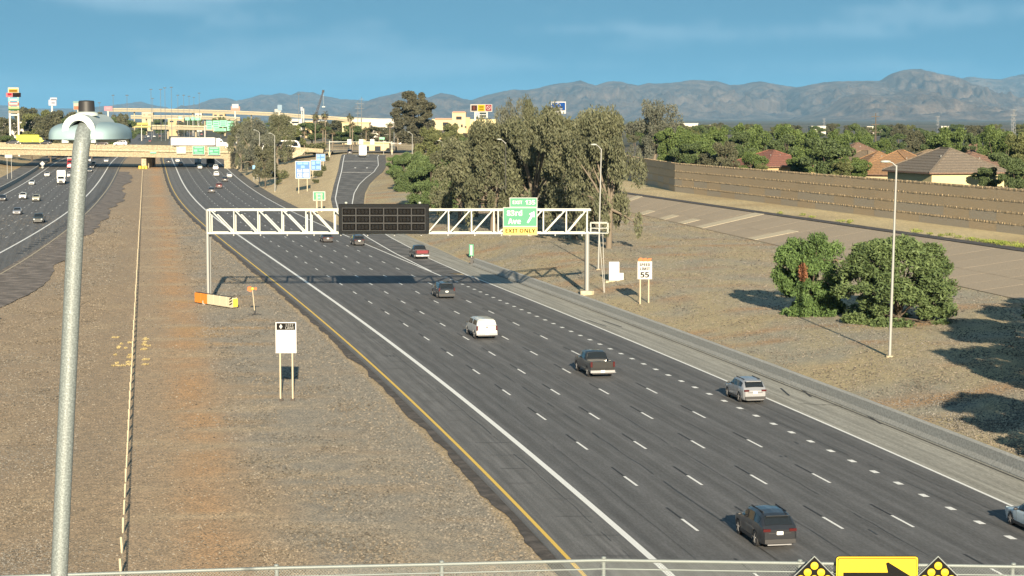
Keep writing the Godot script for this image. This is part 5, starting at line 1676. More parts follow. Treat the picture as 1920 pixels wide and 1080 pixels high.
	var dpb := MB.new(); dpb.bar(Vector3(0, -0.3, -0.06), Vector3(0, dg.y - dw.position.y, -0.06), 0.1, 0.1); dpb.box(Vector3(0, dg.y - dw.position.y - 1.3, 0), Vector3(0.75, 0.6, 0.04)); put("post", dpb, M.steel_post, dw)
	# portable flagged beacon on the median
	var fb := on_road(478, 590)
	var fo := thing("flag_beacon", "portable beacon with orange flags on a pale pole in the median", "beacon", fb)
	var k := -fb.z / FOC
	var pm := MB.new(); pm.cyl(Vector3(0, 0.05, 0), Vector3(-4 * k, 46 * k, 0), 0.06, 0.05); put("pole", pm, M.tan_post, fo)
	var bs := MB.new(); bs.cyl(Vector3(0, 0.0, 0), Vector3(-0.05, 0.45, 0), 0.09)
	for an in [0.3, 1.9, 3.4, 5.0]: bs.bar(Vector3(0, 0.12, 0), Vector3(cos(an) * 0.75, 0.02, sin(an) * 0.75), 0.06, 0.05)
	put("base", bs, M.trim, fo)
	var hd := MB.new(); hd.ell(Vector3(-4 * k, 49 * k, 0), Vector3(0.17, 0.17, 0.12), 10, 8); put("lamp", hd, M.sign_yellow, fo)
	for q in [[-9.0, 0.32], [2.0, 0.16]]:
		var fl := MB.new(); fl.prism(PackedVector2Array([Vector2(-0.28, -0.1), Vector2(0.1, -0.28), Vector2(0.28, 0.06), Vector2(0.1, 0.3), Vector2(-0.22, 0.24)]), Vector3(q[0] * k, (48.0 if q[0] < 0 else 49.0) * k, 0.02), Vector3.RIGHT * (q[1] * 3.2), Vector3.UP * (q[1] * 3.2), 0.05); put("flag", fl, M.orange, fo)
	# water filled crash cushion round the gantry's left foot
	var q0 := on_road(369, 566); var q1 := on_road(441, 577)
	var dir := (q1 - q0)
	var L := dir.length()
	dir /= L
	var cu := thing("crash_cushion", "row of orange and white plastic barrier blocks at the gantry foot", "barrier", q0.lerp(q1, 0.5))
	var nb := 6
	for i in nb:
		var mb := MB.new()
		var cc := (q0 + dir * L * (i + 0.5) / nb) - cu.position
		var x := dir
		var z := x.cross(Vector3.UP)
		var w := L / nb - 0.04
		mb.prism(PackedVector2Array([Vector2(-w * 0.5, 0.06), Vector2(-w * 0.5 + 0.08, 0.0), Vector2(w * 0.5 - 0.08, 0.0), Vector2(w * 0.5, 0.06), Vector2(w * 0.5, 0.95), Vector2(w * 0.42, 1.08), Vector2(-w * 0.42, 1.08), Vector2(-w * 0.5, 0.95)]), cc, x, Vector3.UP, 0.55)
		mb.prism(PackedVector2Array([Vector2(-w * 0.36, 0.3), Vector2(w * 0.36, 0.3), Vector2(w * 0.36, 0.42), Vector2(-w * 0.36, 0.42)]), cc - z * 0.28, x, Vector3.UP, 0.08)
		put("block", mb, M.cushion_orange if i < 2 else M.cushion_white, cu)
		var lid := MB.new(); lid.box(cc + Vector3(0, 1.1, 0), Vector3(w * 0.9, 0.05, 0.3), Basis(x, Vector3.UP, z)); put("lid", lid, M.trim, cu)
	var nose := MB.new(); nose.box(q1 - cu.position + dir * 0.06 + Vector3(0, 0.55, 0), Vector3(0.06, 0.9, 0.56), Basis(dir, Vector3.UP, dir.cross(Vector3.UP))); put("nose_panel", nose, M.sign_yellow, cu)
	var ns := MB.new()
	var zf := (q1 - cu.position) - dir * 0.45
	var zn := dir.cross(Vector3.UP)
	if zn.z < 0: zn = -zn
	for i in 3: ns.prism(PackedVector2Array([Vector2(-0.3, 0.2 + i * 0.3), Vector2(0.3, 0.4 + i * 0.3), Vector2(0.3, 0.54 + i * 0.3), Vector2(-0.3, 0.34 + i * 0.3)]), zf + zn * 0.285, dir, Vector3.UP, 0.02)
	put("chevron", ns, M.sign_black, cu)

# ---------------------------------------------------------------- light poles
func light_pole(called: String, label: String, base: Vector3, top: Vector3, arm: Vector3, r0: float, group := "", m: Material = null) -> void:
	var pm: Material = m if m else M.steel_post
	var t := thing(called, label, "light pole", base, 0.0, group)
	var p := MB.new(); p.tube([Vector3(0, -0.3, 0), (top - base) * 0.5, top - base], [r0, r0 * 0.8, r0 * 0.6], 10); put("pole", p, pm, t)
	var am := MB.new(); am.tube([top - base - Vector3(0, 0.1, 0), (top - base).lerp(arm - base, 0.6) + Vector3(0, 0.05, 0), arm - base], [r0 * 0.5, r0 * 0.42, r0 * 0.4], 8); put("arm", am, pm, t)
	var h := MB.new()
	var dir := (arm - top); dir.y *= 0.3; dir = dir.normalized()
	h.ell(arm - base + dir * 0.3, Vector3(0.42, 0.12, 0.2), 10, 6); put("lamp_head", h, M.steel_pale, t)
	var f := MB.new(); f.cyl(Vector3(0, -0.3, 0), Vector3(0, 0.12, 0), r0 * 2.4, r0 * 2.4, 12); put("base", f, M.bridge_light, t)

func light_poles() -> void:
	var b := hit(1668, 670)
	light_pole("light_pole", "near grey light pole beside the thorn trees", b, at_d(1681, 310, -b.z), at_d(1668, 304, -b.z), 0.125)
	b = on_ground(1122.5, 240)
	light_pole("light_pole", "grey light pole in front of the drooping gum tree", b, at_d(1127.5, 279, 240), at_d(1118, 272, 240), 0.12)
	b = on_ground(948, 330)
	light_pole("light_pole", "light pole half hidden among the gum trees", b, at_d(948, 268, 300), at_d(940, 262, 300), 0.12)
	for q in [[486.5, 570, 248, 479], [515, 530, 254, 508]]:
		b = on_ground(q[0], q[1])
		light_pole("light_pole", "thin light pole on the bank left of the exit ramp", b, at_d(q[0], q[2], q[1]), at_d(q[3], q[2] - 4.0, q[1]), 0.14, "light poles left of the exit ramp")
	for q in [[773, 600, 252, 768], [830, 520, 268, 825]]:
		b = on_ground(q[0], q[1])
		light_pole("light_pole", "thin light pole among the trees right of the exit ramp", b, at_d(q[0], q[2], q[1]), at_d(q[3], q[2] - 4.0, q[1]), 0.14, "light poles right of the exit ramp")
	# high masts at the interchange
	for q in [[188, 1500, 192], [214, 1600, 178], [240, 1500, 178], [285, 1600, 167], [288, 1800, 184], [303, 1500, 167], [311, 1500, 164], [323, 1500, 163], [335, 1700, 178], [346, 1700, 178], [356, 1800, 180], [365, 1900, 182], [375, 1700, 174], [561, 1300, 176], [609, 1200, 214]]:
		var g := on_ground(q[0], q[1])
		var tp := at_d(q[0], q[2], q[1])
		var t := thing("high_mast", "very tall thin high mast light at the interchange", "light pole", g, 0.0, "high mast lights")
		var p := MB.new(); p.cyl(Vector3(0, -0.5, 0), Vector3(0, tp.y - g.y, 0), 0.26, 0.14, 6); put("pole", p, M.mast_steel, t)
		var h := MB.new(); h.lathe(Vector3(0, tp.y - g.y - 0.6, 0), Vector3.UP, [[0, 0.3], [0.1, 1.2], [0.5, 1.2], [0.7, 0.2]], 8); put("lamp_ring", h, M.mast_steel, t)

# ---------------------------------------------------------------- cable barrier down the median
func cable_barrier() -> void:
	var root := thing("cable_barrier", "line of pale short posts with steel cables down the median", "barrier", Vector3(c_line(200), 0, -200))
	var pm := MB.new()
	pm.bar(Vector3(0, -0.2, 0), Vector3(0, 0.78, 0), 0.13, 0.1)
	var mesh := pm.mesh()
	var d := 60.0
	var pts := []
	var i := 0
	while d < 690.0:
		var x := c_line(d)
		var h := gh(x, d)
		var p := put("post", mesh, M.tan_post, root)
		p.position = Vector3(x, h, -d) - root.position
		p.rotation = Vector3(rng.randf_range(-0.04, 0.04), 0, rng.randf_range(-0.05, 0.05))
		pts.append(Vector3(x, h, -d) - root.position)
		d += 4.57 if d < 400.0 else 6.5
		i += 1
	for y in [0.45, 0.59, 0.73]:
		var c := MB.new()
		for j in pts.size() - 1: c.bar(pts[j] + Vector3(0.06, y, 0), pts[j + 1] + Vector3(0.06, y, 0), 0.022, 0.022)
		put("cable", c, M.tan_post, root)
	var st := MB.new()
	st.box(Vector3(0, 0.0, 0), Vector3(0.5, 0.04, 1))

# ---------------------------------------------------------------- cross street bridge
func bridge() -> void:
	var D := 720.0
	var xl := at_d(-160, 280, D).x
	var xr := at_d(455, 290, D).x
	var yt := at_d(200, 269.5, D).y
	var y_r := at_d(440, 277.5, D).y
	var root := thing("road_bridge", "long cream concrete bridge carrying the cross street over the freeway", "bridge", Vector3(at_d(267, 300, D).x, rh(D), -D))
	var o := root.position
	var n := 9
	for i in n:
		var t0 := float(i) / n; var t1 := float(i + 1) / n
		var a := Vector3(lerpf(xl, xr, t0), lerpf(yt + 0.6, y_r, t0), -D); var b := Vector3(lerpf(xl, xr, t1) - 0.05, lerpf(yt + 0.6, y_r, t1), -D)
		var p := MB.new(); p.bar(a + Vector3(0, -0.55, 0) - o, b + Vector3(0, -0.55, 0) - o, 0.35, 1.1); put("parapet", p, M.bridge_concrete, root)
		var e := MB.new(); e.bar(a + Vector3(0, -1.55, 0.35) - o, b + Vector3(0, -1.55, 0.35) - o, 0.5, 0.75); put("edge_beam", e, M.bridge_light, root)
		var g := MB.new(); g.bar(a + Vector3(0, -3.0, -0.5) - o, b + Vector3(0, -3.0, -0.5) - o, 0.6, 2.0); put("girder", g, M.bridge_concrete, root)
		var k := MB.new(); k.bar(a + Vector3(0, -1.9, -14.0) - o, b + Vector3(0, -1.9, -14.0) - o, 27.0, 1.0); put("deck", k, M.bridge_concrete, root)
		var p2 := MB.new(); p2.bar(a + Vector3(0, -0.55, -27.6) - o, b + Vector3(0, -0.55, -27.6) - o, 0.35, 1.1); put("parapet", p2, M.bridge_concrete, root)
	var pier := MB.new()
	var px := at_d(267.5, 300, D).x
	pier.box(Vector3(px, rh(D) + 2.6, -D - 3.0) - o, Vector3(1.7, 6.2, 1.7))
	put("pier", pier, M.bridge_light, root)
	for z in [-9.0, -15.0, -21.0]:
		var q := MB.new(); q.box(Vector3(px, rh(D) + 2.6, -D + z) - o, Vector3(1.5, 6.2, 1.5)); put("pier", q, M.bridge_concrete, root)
	var pc := MB.new(); pc.box(Vector3(px, rh(D) + 5.4, -D - 12.0) - o, Vector3(1.9, 1.0, 22.0)); put("pier_cap", pc, M.bridge_concrete, root)
	for x in [xl + 6.0, at_d(443, 300, D).x]:
		var ab := MB.new(); ab.box(Vector3(x, 4.4, -D - 14) - o, Vector3(9.0, 8.4, 27)); put("abutment", ab, M.bridge_concrete, root)
	# yellow crash cushion at the pier foot
	var cp := on_road(268, 316)
	var cc := thing("pier_cushion", "yellow crash cushion at the bridge pier's foot", "barrier", cp)
	for i in 3:
		var m := MB.new(); m.cyl(Vector3((i - 1) * 1.15, -0.1, 0), Vector3((i - 1) * 1.15, 1.0, 0), 0.54, 0.5, 12); put("drum", m, M.sign_yellow, cc)
	# signs hung on the bridge
	for q in [[[331, 275, 348.5, 288], M.sign_white, "plain cream sign panel hung on the bridge", false], [[361, 273.5, 384, 290], M.sign_green, "left green guide sign hung on the bridge", true], [[390, 275, 413, 291], M.sign_green, "right green guide sign hung on the bridge", true]]:
		var r: Array = q[0]
		var a := at_d(r[0], r[1], D - 0.9); var b := at_d(r[2], r[3], D - 0.9)
		var t := thing("bridge_sign", q[2], "sign", Vector3((a.x + b.x) * 0.5, b.y, -D + 0.9), 0.0, "signs hung on the bridge")
		t.set_meta("dims", Vector3(b.x - a.x, a.y - b.y, 0))
		var m := MB.new(); m.box(Vector3(0, (a.y - b.y) * 0.5, 0), Vector3(b.x - a.x, a.y - b.y, 0.06)); put("panel", m, M.sign_white if q[3] else M.stucco_white, t)
		for e in [-0.3, 0.3]:
			var hg := MB.new()
			hg.box(Vector3((b.x - a.x) * e, (a.y - b.y) * 0.6, -0.17), Vector3(0.15, (a.y - b.y) * 0.7, 0.28))
			put("hanger", hg, M.steel_post, t)
		if q[3]:
			on_panel(t, "green_field", 0.04, 0.05, 0.96, 0.95, M.sign_green)
			for u in [[0.16, 0.12, 0.84, 0.26], [0.12, 0.40, 0.4, 0.66], [0.5, 0.42, 0.86, 0.54], [0.18, 0.76, 0.82, 0.86]]: on_panel(t, "legend_line", u[0], u[1], u[2], u[3], M.sign_green_pale, 0.05)
	var gs := at_d(287, 286, D - 0.4)
	var pl_ := thing("bridge_plate", "tiny green plate on the bridge girder", "sign", gs)
	var gm := MB.new(); gm.box(Vector3.ZERO, Vector3(2.2, 0.6, 0.05)); put("panel", gm, M.sign_green_pale, pl_)
	var gm2 := MB.new(); gm2.box(Vector3(0, 0, -0.3), Vector3(0.2, 0.3, 0.6)); put("bracket", gm2, M.steel_post, pl_)
	# cross street beyond the bridge end
	var mb := MB.new()
	var rows := []
	for i in 13:
		var x := lerpf(xr - 2.0, 90.0, i / 12.0)
		var h := lerpf(y_r - 1.1, 7.85, sm(0.0, 0.45, i / 12.0))
		rows.append(PackedVector3Array([Vector3(x, h, -D - 1.0), Vector3(x, h, -D - 27.0)]))
	mb.grid(rows)
	struct("cross_street", mb, M.ramp_asphalt)
	# retaining wall and rail where the street meets the ramp
	var rw := thing("retaining_wall", "cream retaining wall below the white coach", "wall", on_ground(556, 700))
	var ra := at_d(538, 276, 700); var rb := at_d(606, 281, 700)
	var w1 := MB.new(); w1.bar(Vector3(ra.x, ra.y - 0.4, -700) - rw.position, Vector3(rb.x, rb.y - 0.4, -700) - rw.position, 0.4, 1.4); put("parapet", w1, M.bridge_concrete, rw)
	var w2 := MB.new()
	w2.prism(PackedVector2Array([Vector2(0, 0.2), Vector2(6.8, 0.6), Vector2(5.5, -1.2), Vector2(0.3, -3.2)]), Vector3(ra.x, ra.y - 1.4, -699.6) - rw.position, Vector3.RIGHT, Vector3.UP, 0.6); put("wing_wall", w2, M.bridge_light, rw)
	# vehicles on the bridge
	var sy := lerpf(yt, y_r, 0.5) - 1.35
	semi(Vector3(at_d(381, 270, D + 8).x - 0.6, at_d(381, 278.5, D + 8).y, -D - 8), -PI / 2, paint(0.80, 0.82, 0.74, 0.0), M.cargo_white, "semi_truck", "white semi truck with long white trailer crossing the bridge")
	car("van", paint(0.8, 0.8, 0.8, 0.0), Vector3(at_d(226, 268, D + 16).x, at_d(226, 272.5, D + 16).y, -D - 16), PI / 2, "bridge_van", "white van crossing the bridge beside the luminaire", "van")
	car("sedan", paint(0.05, 0.04, 0.04), Vector3(at_d(190, 268, D + 6).x, at_d(190, 272, D + 6).y, -D - 6), PI / 2, "bridge_car", "dark red brown car on the bridge behind the luminaire's pole", "car")
	car("sedan", paint(0.03, 0.03, 0.035), Vector3(at_d(84, 268, D + 6).x, at_d(84, 271, D + 6).y, -D - 6), PI / 2, "bridge_car", "black car on the bridge beside the yellow box truck", "car")
	car("suv", paint(0.04, 0.04, 0.045), Vector3(at_d(24, 268, D + 6).x, at_d(24, 271, D + 6).y, -D - 6), PI / 2, "bridge_car", "dark car at the left end of the bridge", "car")
	box_truck(Vector3(at_d(58, 268, D + 18).x, at_d(58, 271, D + 18).y, -D - 18), -PI / 2, paint(0.7, 0.7, 0.1, 0.0), paint(0.62, 0.66, 0.04, 0.0), 10.5, 3.6, "yellow_truck", "bright yellow green box truck on the bridge")
	# white coach
	var cx := at_d(538, 268, D + 10)
	var co := thing("coach", "white coach with black windows behind the tree at the bridge end", "bus", Vector3(cx.x - 2.0, at_d(538, 282, D + 10).y, -D - 10), -PI / 2)
	var bmb := MB.new()
	bmb.prism(PackedVector2Array([Vector2(-7, 0.4), Vector2(-7, 3.4), Vector2(-6.6, 3.7), Vector2(5.2, 3.75), Vector2(6.2, 3.3), Vector2(6.9, 1.9), Vector2(7.1, 0.5)]), Vector3.ZERO, Vector3(0, 0, -1), Vector3.UP, 2.55)
	put("body", bmb, M.cargo_white, co)
	for e in [-1.0, 1.0]:
		var wmb := MB.new()
		wmb.prism(PackedVector2Array([Vector2(-6.6, 2.1), Vector2(-6.6, 3.3), Vector2(5.1, 3.35), Vector2(6.0, 2.9), Vector2(6.3, 1.6), Vector2(4.6, 1.5), Vector2(3.6, 2.1)]), Vector3(e * 1.285, 0, 0), Vector3(0, 0, -1), Vector3.UP, 0.03)
		put("window_band", wmb, M.glass, co)
		var sk := MB.new(); sk.box(Vector3(e * 1.285, 1.0, 1.0), Vector3(0.03, 0.9, 8.0)); put("side_stripe", sk, M.trim, co)
	truck_wheels(co, [-4.6, 3.6, 4.8], 2.5, 0.5)

# ---------------------------------------------------------------- ramp terminal, signals and service signs
func ramp_top() -> void:
	for q in [[[618, 302], [618, 266], [674, 266], 690.0, "left signal mast arm reaching over the exit ramp", [655]], [[735, 294], [735, 267], [672, 265], 694.0, "right signal mast arm reaching over the exit ramp", [677, 698]]]:
		var d: float = q[3]
		var b := on_ground(q[0][0], d)
		var t := thing("traffic_signal", q[4], "traffic signal", b)
		var tp := at_d(q[1][0], q[1][1], d)
		var ar := at_d(q[2][0], q[2][1], d)
		var p := MB.new(); p.cyl(Vector3(0, -0.2, 0), Vector3(0, tp.y - b.y + 0.4, 0), 0.22, 0.16); put("pole", p, M.steel_pale, t)
		var a := MB.new(); a.cyl(Vector3(0, tp.y - b.y, 0), ar - b, 0.16, 0.09); put("mast_arm", a, M.steel_pale, t)
		for x in q[5]:
			var c := at_d(x, 266, d) - b
			var s := MB.new(); s.box(c, Vector3(1.5, 1.9, 0.12)); put("backplate", s, M.sign_white, t)
			var l := MB.new(); l.box(c + Vector3(0, 0, 0.12), Vector3(0.36, 1.1, 0.2)); put("signal_head", l, M.stucco_white, t)
		var cb := MB.new(); cb.box(Vector3(0, 1.2, 0), Vector3(0.7, 0.9, 0.6)); put("controller_box", cb, M.stucco_cream, t)
	var r := post_sign("street_name_sign", "small green street name sign above the ramp end", [711.5, 257.5, 721, 261.5], 705, [719], M.sign_green_pale, M.steel_post)
	car_away("suv", paint(0.02, 0.02, 0.024), 656, 290, "ramp_car", "black car at the top of the exit ramp", "car", "", {"ramp": 1, "slope": -0.08})
	var g := hit(678, 296)
	box_truck(Vector3(g.x, ramp_h(-g.z - 4.0), g.z - 4.0), 0.1, paint(0.8, 0.8, 0.78, 0.0), M.cargo_white, 8.0, 4.0, "delivery_truck", "white box truck waiting at the top of the exit ramp")
	# roadside buildings at the cross street
	var b1 := at_d(703, 291, 760)
	building("corner_shop", "small cream shop behind the signals", b1, 11.0, 4.6, 8.0, M.stucco_cream, [[0.12, 0.25, 0.3, 0.75], [0.5, 0.15, 0.7, 0.75]], M.stucco_tan)
	building("white_store", "long white store building behind the palms", at_d(706, 262, 960), 24.0, 9.8, 18.0, M.stucco_white, [[0.05, 0.1, 0.2, 0.35], [0.3, 0.1, 0.45, 0.3], [0.5, 0.45, 0.62, 0.62], [0.72, 0.45, 0.9, 0.62], [0.3, 0.55, 0.42, 0.72]], M.stucco_white)
	building("white_annex", "cream annex beside the white store", at_d(667, 262, 950), 13.0, 8.0, 14.0, M.stucco_cream, [[0.1, 0.1, 0.4, 0.4], [0.55, 0.1, 0.85, 0.4]], M.stucco_tan)

func building(called: String, label: String, base: Vector3, w: float, h: float, dp: float, m: Material, wins: Array, cap: Material, group := "") -> Node3D:
	var g := gh(base.x, -base.z)
	var drop := maxf(base.y - g, 0.0) + 0.5
	var t := thing(called, label, "building", Vector3(base.x, g, base.z), 0.0, group)
	var H := base.y - g + h
	var b := MB.new(); b.box(Vector3(0, H * 0.5 - 0.2, -dp * 0.5), Vector3(w, H + 0.4, dp)); put("wall", b, m, t)
	var c := MB.new(); c.box(Vector3(0, H + 0.15, -dp * 0.5), Vector3(w + 0.5, 0.5, dp + 0.5)); put("roof", c, cap, t)
	for q in wins:
		var x: float = (q[0] + q[2] - 1.0) * 0.5 * w
		var y: float = H - h + (q[1] + q[3]) * 0.5 * h
		var f := MB.new(); f.box(Vector3(x, y, 0.04), Vector3((q[2] - q[0]) * w + 0.2, (q[3] - q[1]) * h + 0.2, 0.1))
		var wn := put("window", f, cap, t)
		var p := MB.new(); p.box(Vector3(x, y, 0.1), Vector3((q[2] - q[0]) * w, (q[3] - q[1]) * h, 0.02)); put("pane", p, M.dark_glass, wn)
	return t

func hotel() -> void:
	var D := 800.0
	var c := at_d(866, 243, D)
	var g := gh(c.x, D)
	var t := thing("hotel", "cream hotel with stepped roof and tower among the trees", "building", Vector3(c.x, g, -D))
	var k := D / FOC
	var bx := func(called: String, x0: float, y0: float, x1: float, y1: float, z: float, dp: float, m: Material) -> MeshInstance3D:
		var b := MB.new()
		var X0 := at_d(x0, y0, D).x - c.x; var X1 := at_d(x1, y0, D).x - c.x
		var Y0 := at_d(x0, y0, D).y - g; var Y1 := at_d(x1, y1, D).y - g
		b.box(Vector3((X0 + X1) * 0.5, (Y0 + Y1) * 0.5, z - dp * 0.5), Vector3(X1 - X0, Y0 - Y1, dp))
		return put(called, b, m, t)
	bx.call("wing", 810, 223, 850, 262, 0.0, 14.0, M.stucco_cream)
	bx.call("tower", 848, 210, 873, 262, 0.6, 15.0, M.stucco_cream)
	bx.call("tower", 849, 209, 872, 212, 0.9, 15.4, M.stucco_pink)
	bx.call("wing", 873, 220, 881, 262, 0.2, 14.0, M.stucco_tan)
	bx.call("wing", 881, 223.5, 932, 262, 0.0, 14.0, M.stucco_yellow)
	bx.call("parapet", 816, 221.5, 848, 224.5, 0.3, 14.4, M.stucco_pink)
	bx.call("stair_tower", 857, 226, 863, 254, 1.4, 2.0, M.stucco_cream)
	bx.call("canopy_roof", 805, 244, 858, 254, 4.0, 4.0, M.dark_roof)
	bx.call("podium", 818, 255, 856, 262, 2.0, 3.0, M.stucco_tan)
	bx.call("ground_floor", 881, 244, 930, 262, 0.3, 0.4, M.dark_roof)
	for x in [891, 902, 912]: bx.call("column", x - 0.6, 243, x + 0.6, 262, 0.9, 0.5, M.stucco_yellow)
	for q in [[855, 218, 866, 224.5], [830, 229, 841, 236], [836, 232, 839, 236], [864, 233, 868, 239], [871, 236, 875, 240], [885, 235, 889, 241], [892, 236, 895, 240], [897, 236, 901, 240], [905, 236, 909, 240], [845, 232, 847, 240]]:
		var w: MeshInstance3D = bx.call("window", q[0], q[1], q[2], q[3], 0.72 if q[0] > 850 and q[0] < 873 else 0.32, 0.2, M.stucco_tan)
		var b := MB.new()
		var X0 := at_d(q[0], q[1], D).x - c.x; var X1 := at_d(q[2], q[1], D).x - c.x
		var Y0 := at_d(q[0], q[1], D).y - g; var Y1 := at_d(q[2], q[3], D).y - g
		b.box(Vector3((X0 + X1) * 0.5, (Y0 + Y1) * 0.5, 0.76 if q[0] > 850 and q[0] < 873 else 0.36), Vector3(X1 - X0 - 0.2, Y0 - Y1 - 0.2, 0.03))
		put("pane", b, M.dark_glass, w)

# ---------------------------------------------------------------- tall business signs
func pylon(called: String, label: String, d: float, panels: Array, posts: Array, post_w: float, group := "") -> Node3D:
	var cx := at_d((posts[0] + posts[-1]) * 0.5, 230, d).x
	var g := gh(cx, d)
	var t := thing(called, label, "sign", Vector3(cx, g, -d), 0.0, group)
	var top := 1000.0
	for q in panels: top = minf(top, q[1])
	for p in posts:
		var x := at_d(p, 230, d).x - cx
		var m := MB.new(); m.bar(Vector3(x, -0.5, -0.4), Vector3(x, at_d(p, top + 3, d).y - g, -0.4), post_w, post_w); put("post", m, M.stucco_white, t)
	for q in panels:
		var a := at_d(q[0], q[1], d); var b := at_d(q[2], q[3], d)
		var lift: float = q[5] if q.size() > 5 else 0.0
		var m := MB.new(); m.box(Vector3((a.x + b.x) * 0.5 - cx, (a.y + b.y) * 0.5 - g, lift), Vector3(b.x - a.x, a.y - b.y, 0.5)); put("panel" if lift < 0.2 else "panel_print", m, q[4], t)
	return t

func flat(r: float, g: float, b: float) -> StandardMaterial3D:
	var m := StandardMaterial3D.new()
	m.resource_name = "sign_print"
	m.metallic_specular = 0.15
	m.albedo_color = lin(r * 0.7, g * 0.7, b * 0.7)
	m.roughness = 0.85
	return m

func tall_signs() -> void:
	var wht: Material = M.sign_white
	pylon("stacked_sign", "tall stacked sign with yellow, red and white panels beyond the oncoming lanes", 850, [[15, 164, 35.5, 174, flat(0.484, 0.465, 0.384)], [17, 167, 33.5, 173, flat(0.527, 0.322, 0.050), 0.3], [18, 169, 32.5, 171.5, flat(0.174, 0.087, 0.012), 0.6], [11.5, 174, 24, 182, flat(0.465, 0.155, 0.174)], [15, 175, 22, 178.5, flat(0.403, 0.012, 0.031), 0.3], [24, 174, 39, 182, flat(0.019, 0.012, 0.012)], [15, 183, 36, 190, flat(0.217, 0.422, 0.465)], [19, 186, 33, 188.5, wht, 0.3], [16, 192, 35.5, 198, flat(0.446, 0.186, 0.136)], [18, 193.5, 33.5, 196, wht, 0.3], [16, 199.5, 36.5, 204, flat(0.341, 0.409, 0.223)], [16, 204, 36.5, 207, flat(0.043, 0.124, 0.037)], [16, 208, 36.5, 212, flat(0.310, 0.273, 0.198)], [17, 214, 35, 217, wht]], [18.5, 34.5], 0.75)
	pylon("billboard", "white roadside billboard with arched top above the tree belt", 1000, [[91, 187, 106, 198, flat(0.434, 0.446, 0.521)], [94, 183, 107, 187, flat(0.465, 0.477, 0.527)], [96, 186, 106, 187.5, flat(0.124, 0.136, 0.186), 0.3], [97, 192, 103, 193.5, flat(0.155, 0.174, 0.236), 0.3]], [98], 0.8)
	pylon("billboard", "red and cream restaurant sign beside the luminaire's photocell", 1000, [[137, 190, 157, 193, flat(0.217, 0.341, 0.322)], [138, 193.5, 156, 206, flat(0.465, 0.409, 0.347)], [139, 199, 155, 205, flat(0.384, 0.167, 0.099), 0.3]], [147], 0.8)
	pylon("billboard", "pinkish billboard at the end of the far flyover", 1500, [[195, 199, 211, 208, flat(0.384, 0.223, 0.273)], [199, 201.5, 208, 205.5, flat(0.465, 0.279, 0.310), 0.3]], [203], 0.9)
	pylon("gas_station_canopy", "yellow canopy sign beside the far freeway lanes", 1500, [[247, 230, 277, 234, flat(0.527, 0.422, 0.124)], [248, 235.5, 283, 239, flat(0.496, 0.422, 0.174)]], [265], 0.5)
	var p3 := pylon("triple_logo_sign", "tall sign with dark, yellow and red logo panels above the hotel", 760, [[882, 195.5, 923, 209.5, flat(0.434, 0.409, 0.384)], [884, 197.5, 894.5, 207.5, flat(0.034, 0.017, 0.014), 0.3], [886.5, 199, 891.5, 206, flat(0.112, 0.043, 0.031), 0.55], [896, 196.5, 909, 208.5, flat(0.508, 0.360, 0.031), 0.3], [898.5, 198.5, 907, 202, flat(0.236, 0.167, 0.006), 0.55], [898.5, 203.5, 907, 206.5, flat(0.236, 0.167, 0.006), 0.55], [910.5, 196.5, 921.5, 207.5, flat(0.223, 0.019, 0.031), 0.3], [892, 209.5, 913, 221, flat(0.422, 0.446, 0.459)], [899.5, 211, 911.5, 213.5, flat(0.019, 0.037, 0.037), 0.3], [899.5, 216, 911.5, 218.5, flat(0.007, 0.012, 0.019), 0.3]], [891, 913], 0.6)
	var rg := MB.new()
	var rc := at_d(916, 202, 760) - p3.position
	for i in 20:
		var a := TAU * i / 20.0; var b := TAU * (i + 1) / 20.0
		rg.bar(rc + Vector3(cos(a) * 0.72, sin(a) * 0.72, 0.7), rc + Vector3(cos(b) * 0.72, sin(b) * 0.72, 0.7), 0.3, 0.12)
	rg.bar(rc + Vector3(-0.5, 0.5, 0.7), rc + Vector3(0.5, -0.5, 0.7), 0.25, 0.12)
	put("ring_logo", rg, M.sign_white, p3)
	var rg2 := MB.new()
	var rc2 := at_d(895.5, 214, 760) - p3.position
	for i in 14:
		var a := TAU * i / 14.0; var b := TAU * (i + 1) / 14.0
		rg2.bar(rc2 + Vector3(cos(a) * 0.45, sin(a) * 0.45, 0.4), rc2 + Vector3(cos(b) * 0.45, sin(b) * 0.45, 0.4), 0.16, 0.1)
	put("round_logo", rg2, M.sign_blue, p3)
	var bl := pylon("blue_logo_sign", "tall blue sign with white ring logo above the gum trees", 640, [[1033.5, 190.5, 1061, 213, flat(0.484, 0.496, 0.508)], [1035, 192.5, 1059.5, 206.5, flat(0.012, 0.062, 0.248), 0.3]], [1047], 0.9)
	var lg := MB.new()
	var lc := at_d(1047, 197.5, 640) - bl.position
	for i in 8:
		var a := TAU * i / 8.0; var b := TAU * (i + 1) / 8.0
		lg.bar(lc + Vector3(cos(a) * 0.62, sin(a) * 0.62, 0.6), lc + Vector3(cos(b) * 0.62, sin(b) * 0.62, 0.6), 0.32, 0.1)
	lg.box(lc + Vector3(0, -1.15, 0.58), Vector3(2.5, 0.28, 0.08))
	put("logo", lg, M.sign_white, bl)
	pylon("round_topped_sign", "white and red sign standing before the long flyover", 1500, [[433, 199.5, 450, 208, flat(0.446, 0.260, 0.211)], [435, 195, 447.5, 203, flat(0.465, 0.484, 0.521), 0.3]], [441], 0.9)
	pylon("round_topped_sign", "white and blue sign on a pole above the roadside trees", 900, [[515, 204.5, 527, 210, flat(0.465, 0.459, 0.434)], [520.5, 196.5, 529, 207, flat(0.248, 0.341, 0.434), 0.3]], [523.5], 0.5)
	pylon("pole_sign", "slim white sign on a pole below the mountain", 900, [[563.5, 200.5, 568, 208, flat(0.372, 0.409, 0.484)]], [566, 569.5], 0.35)

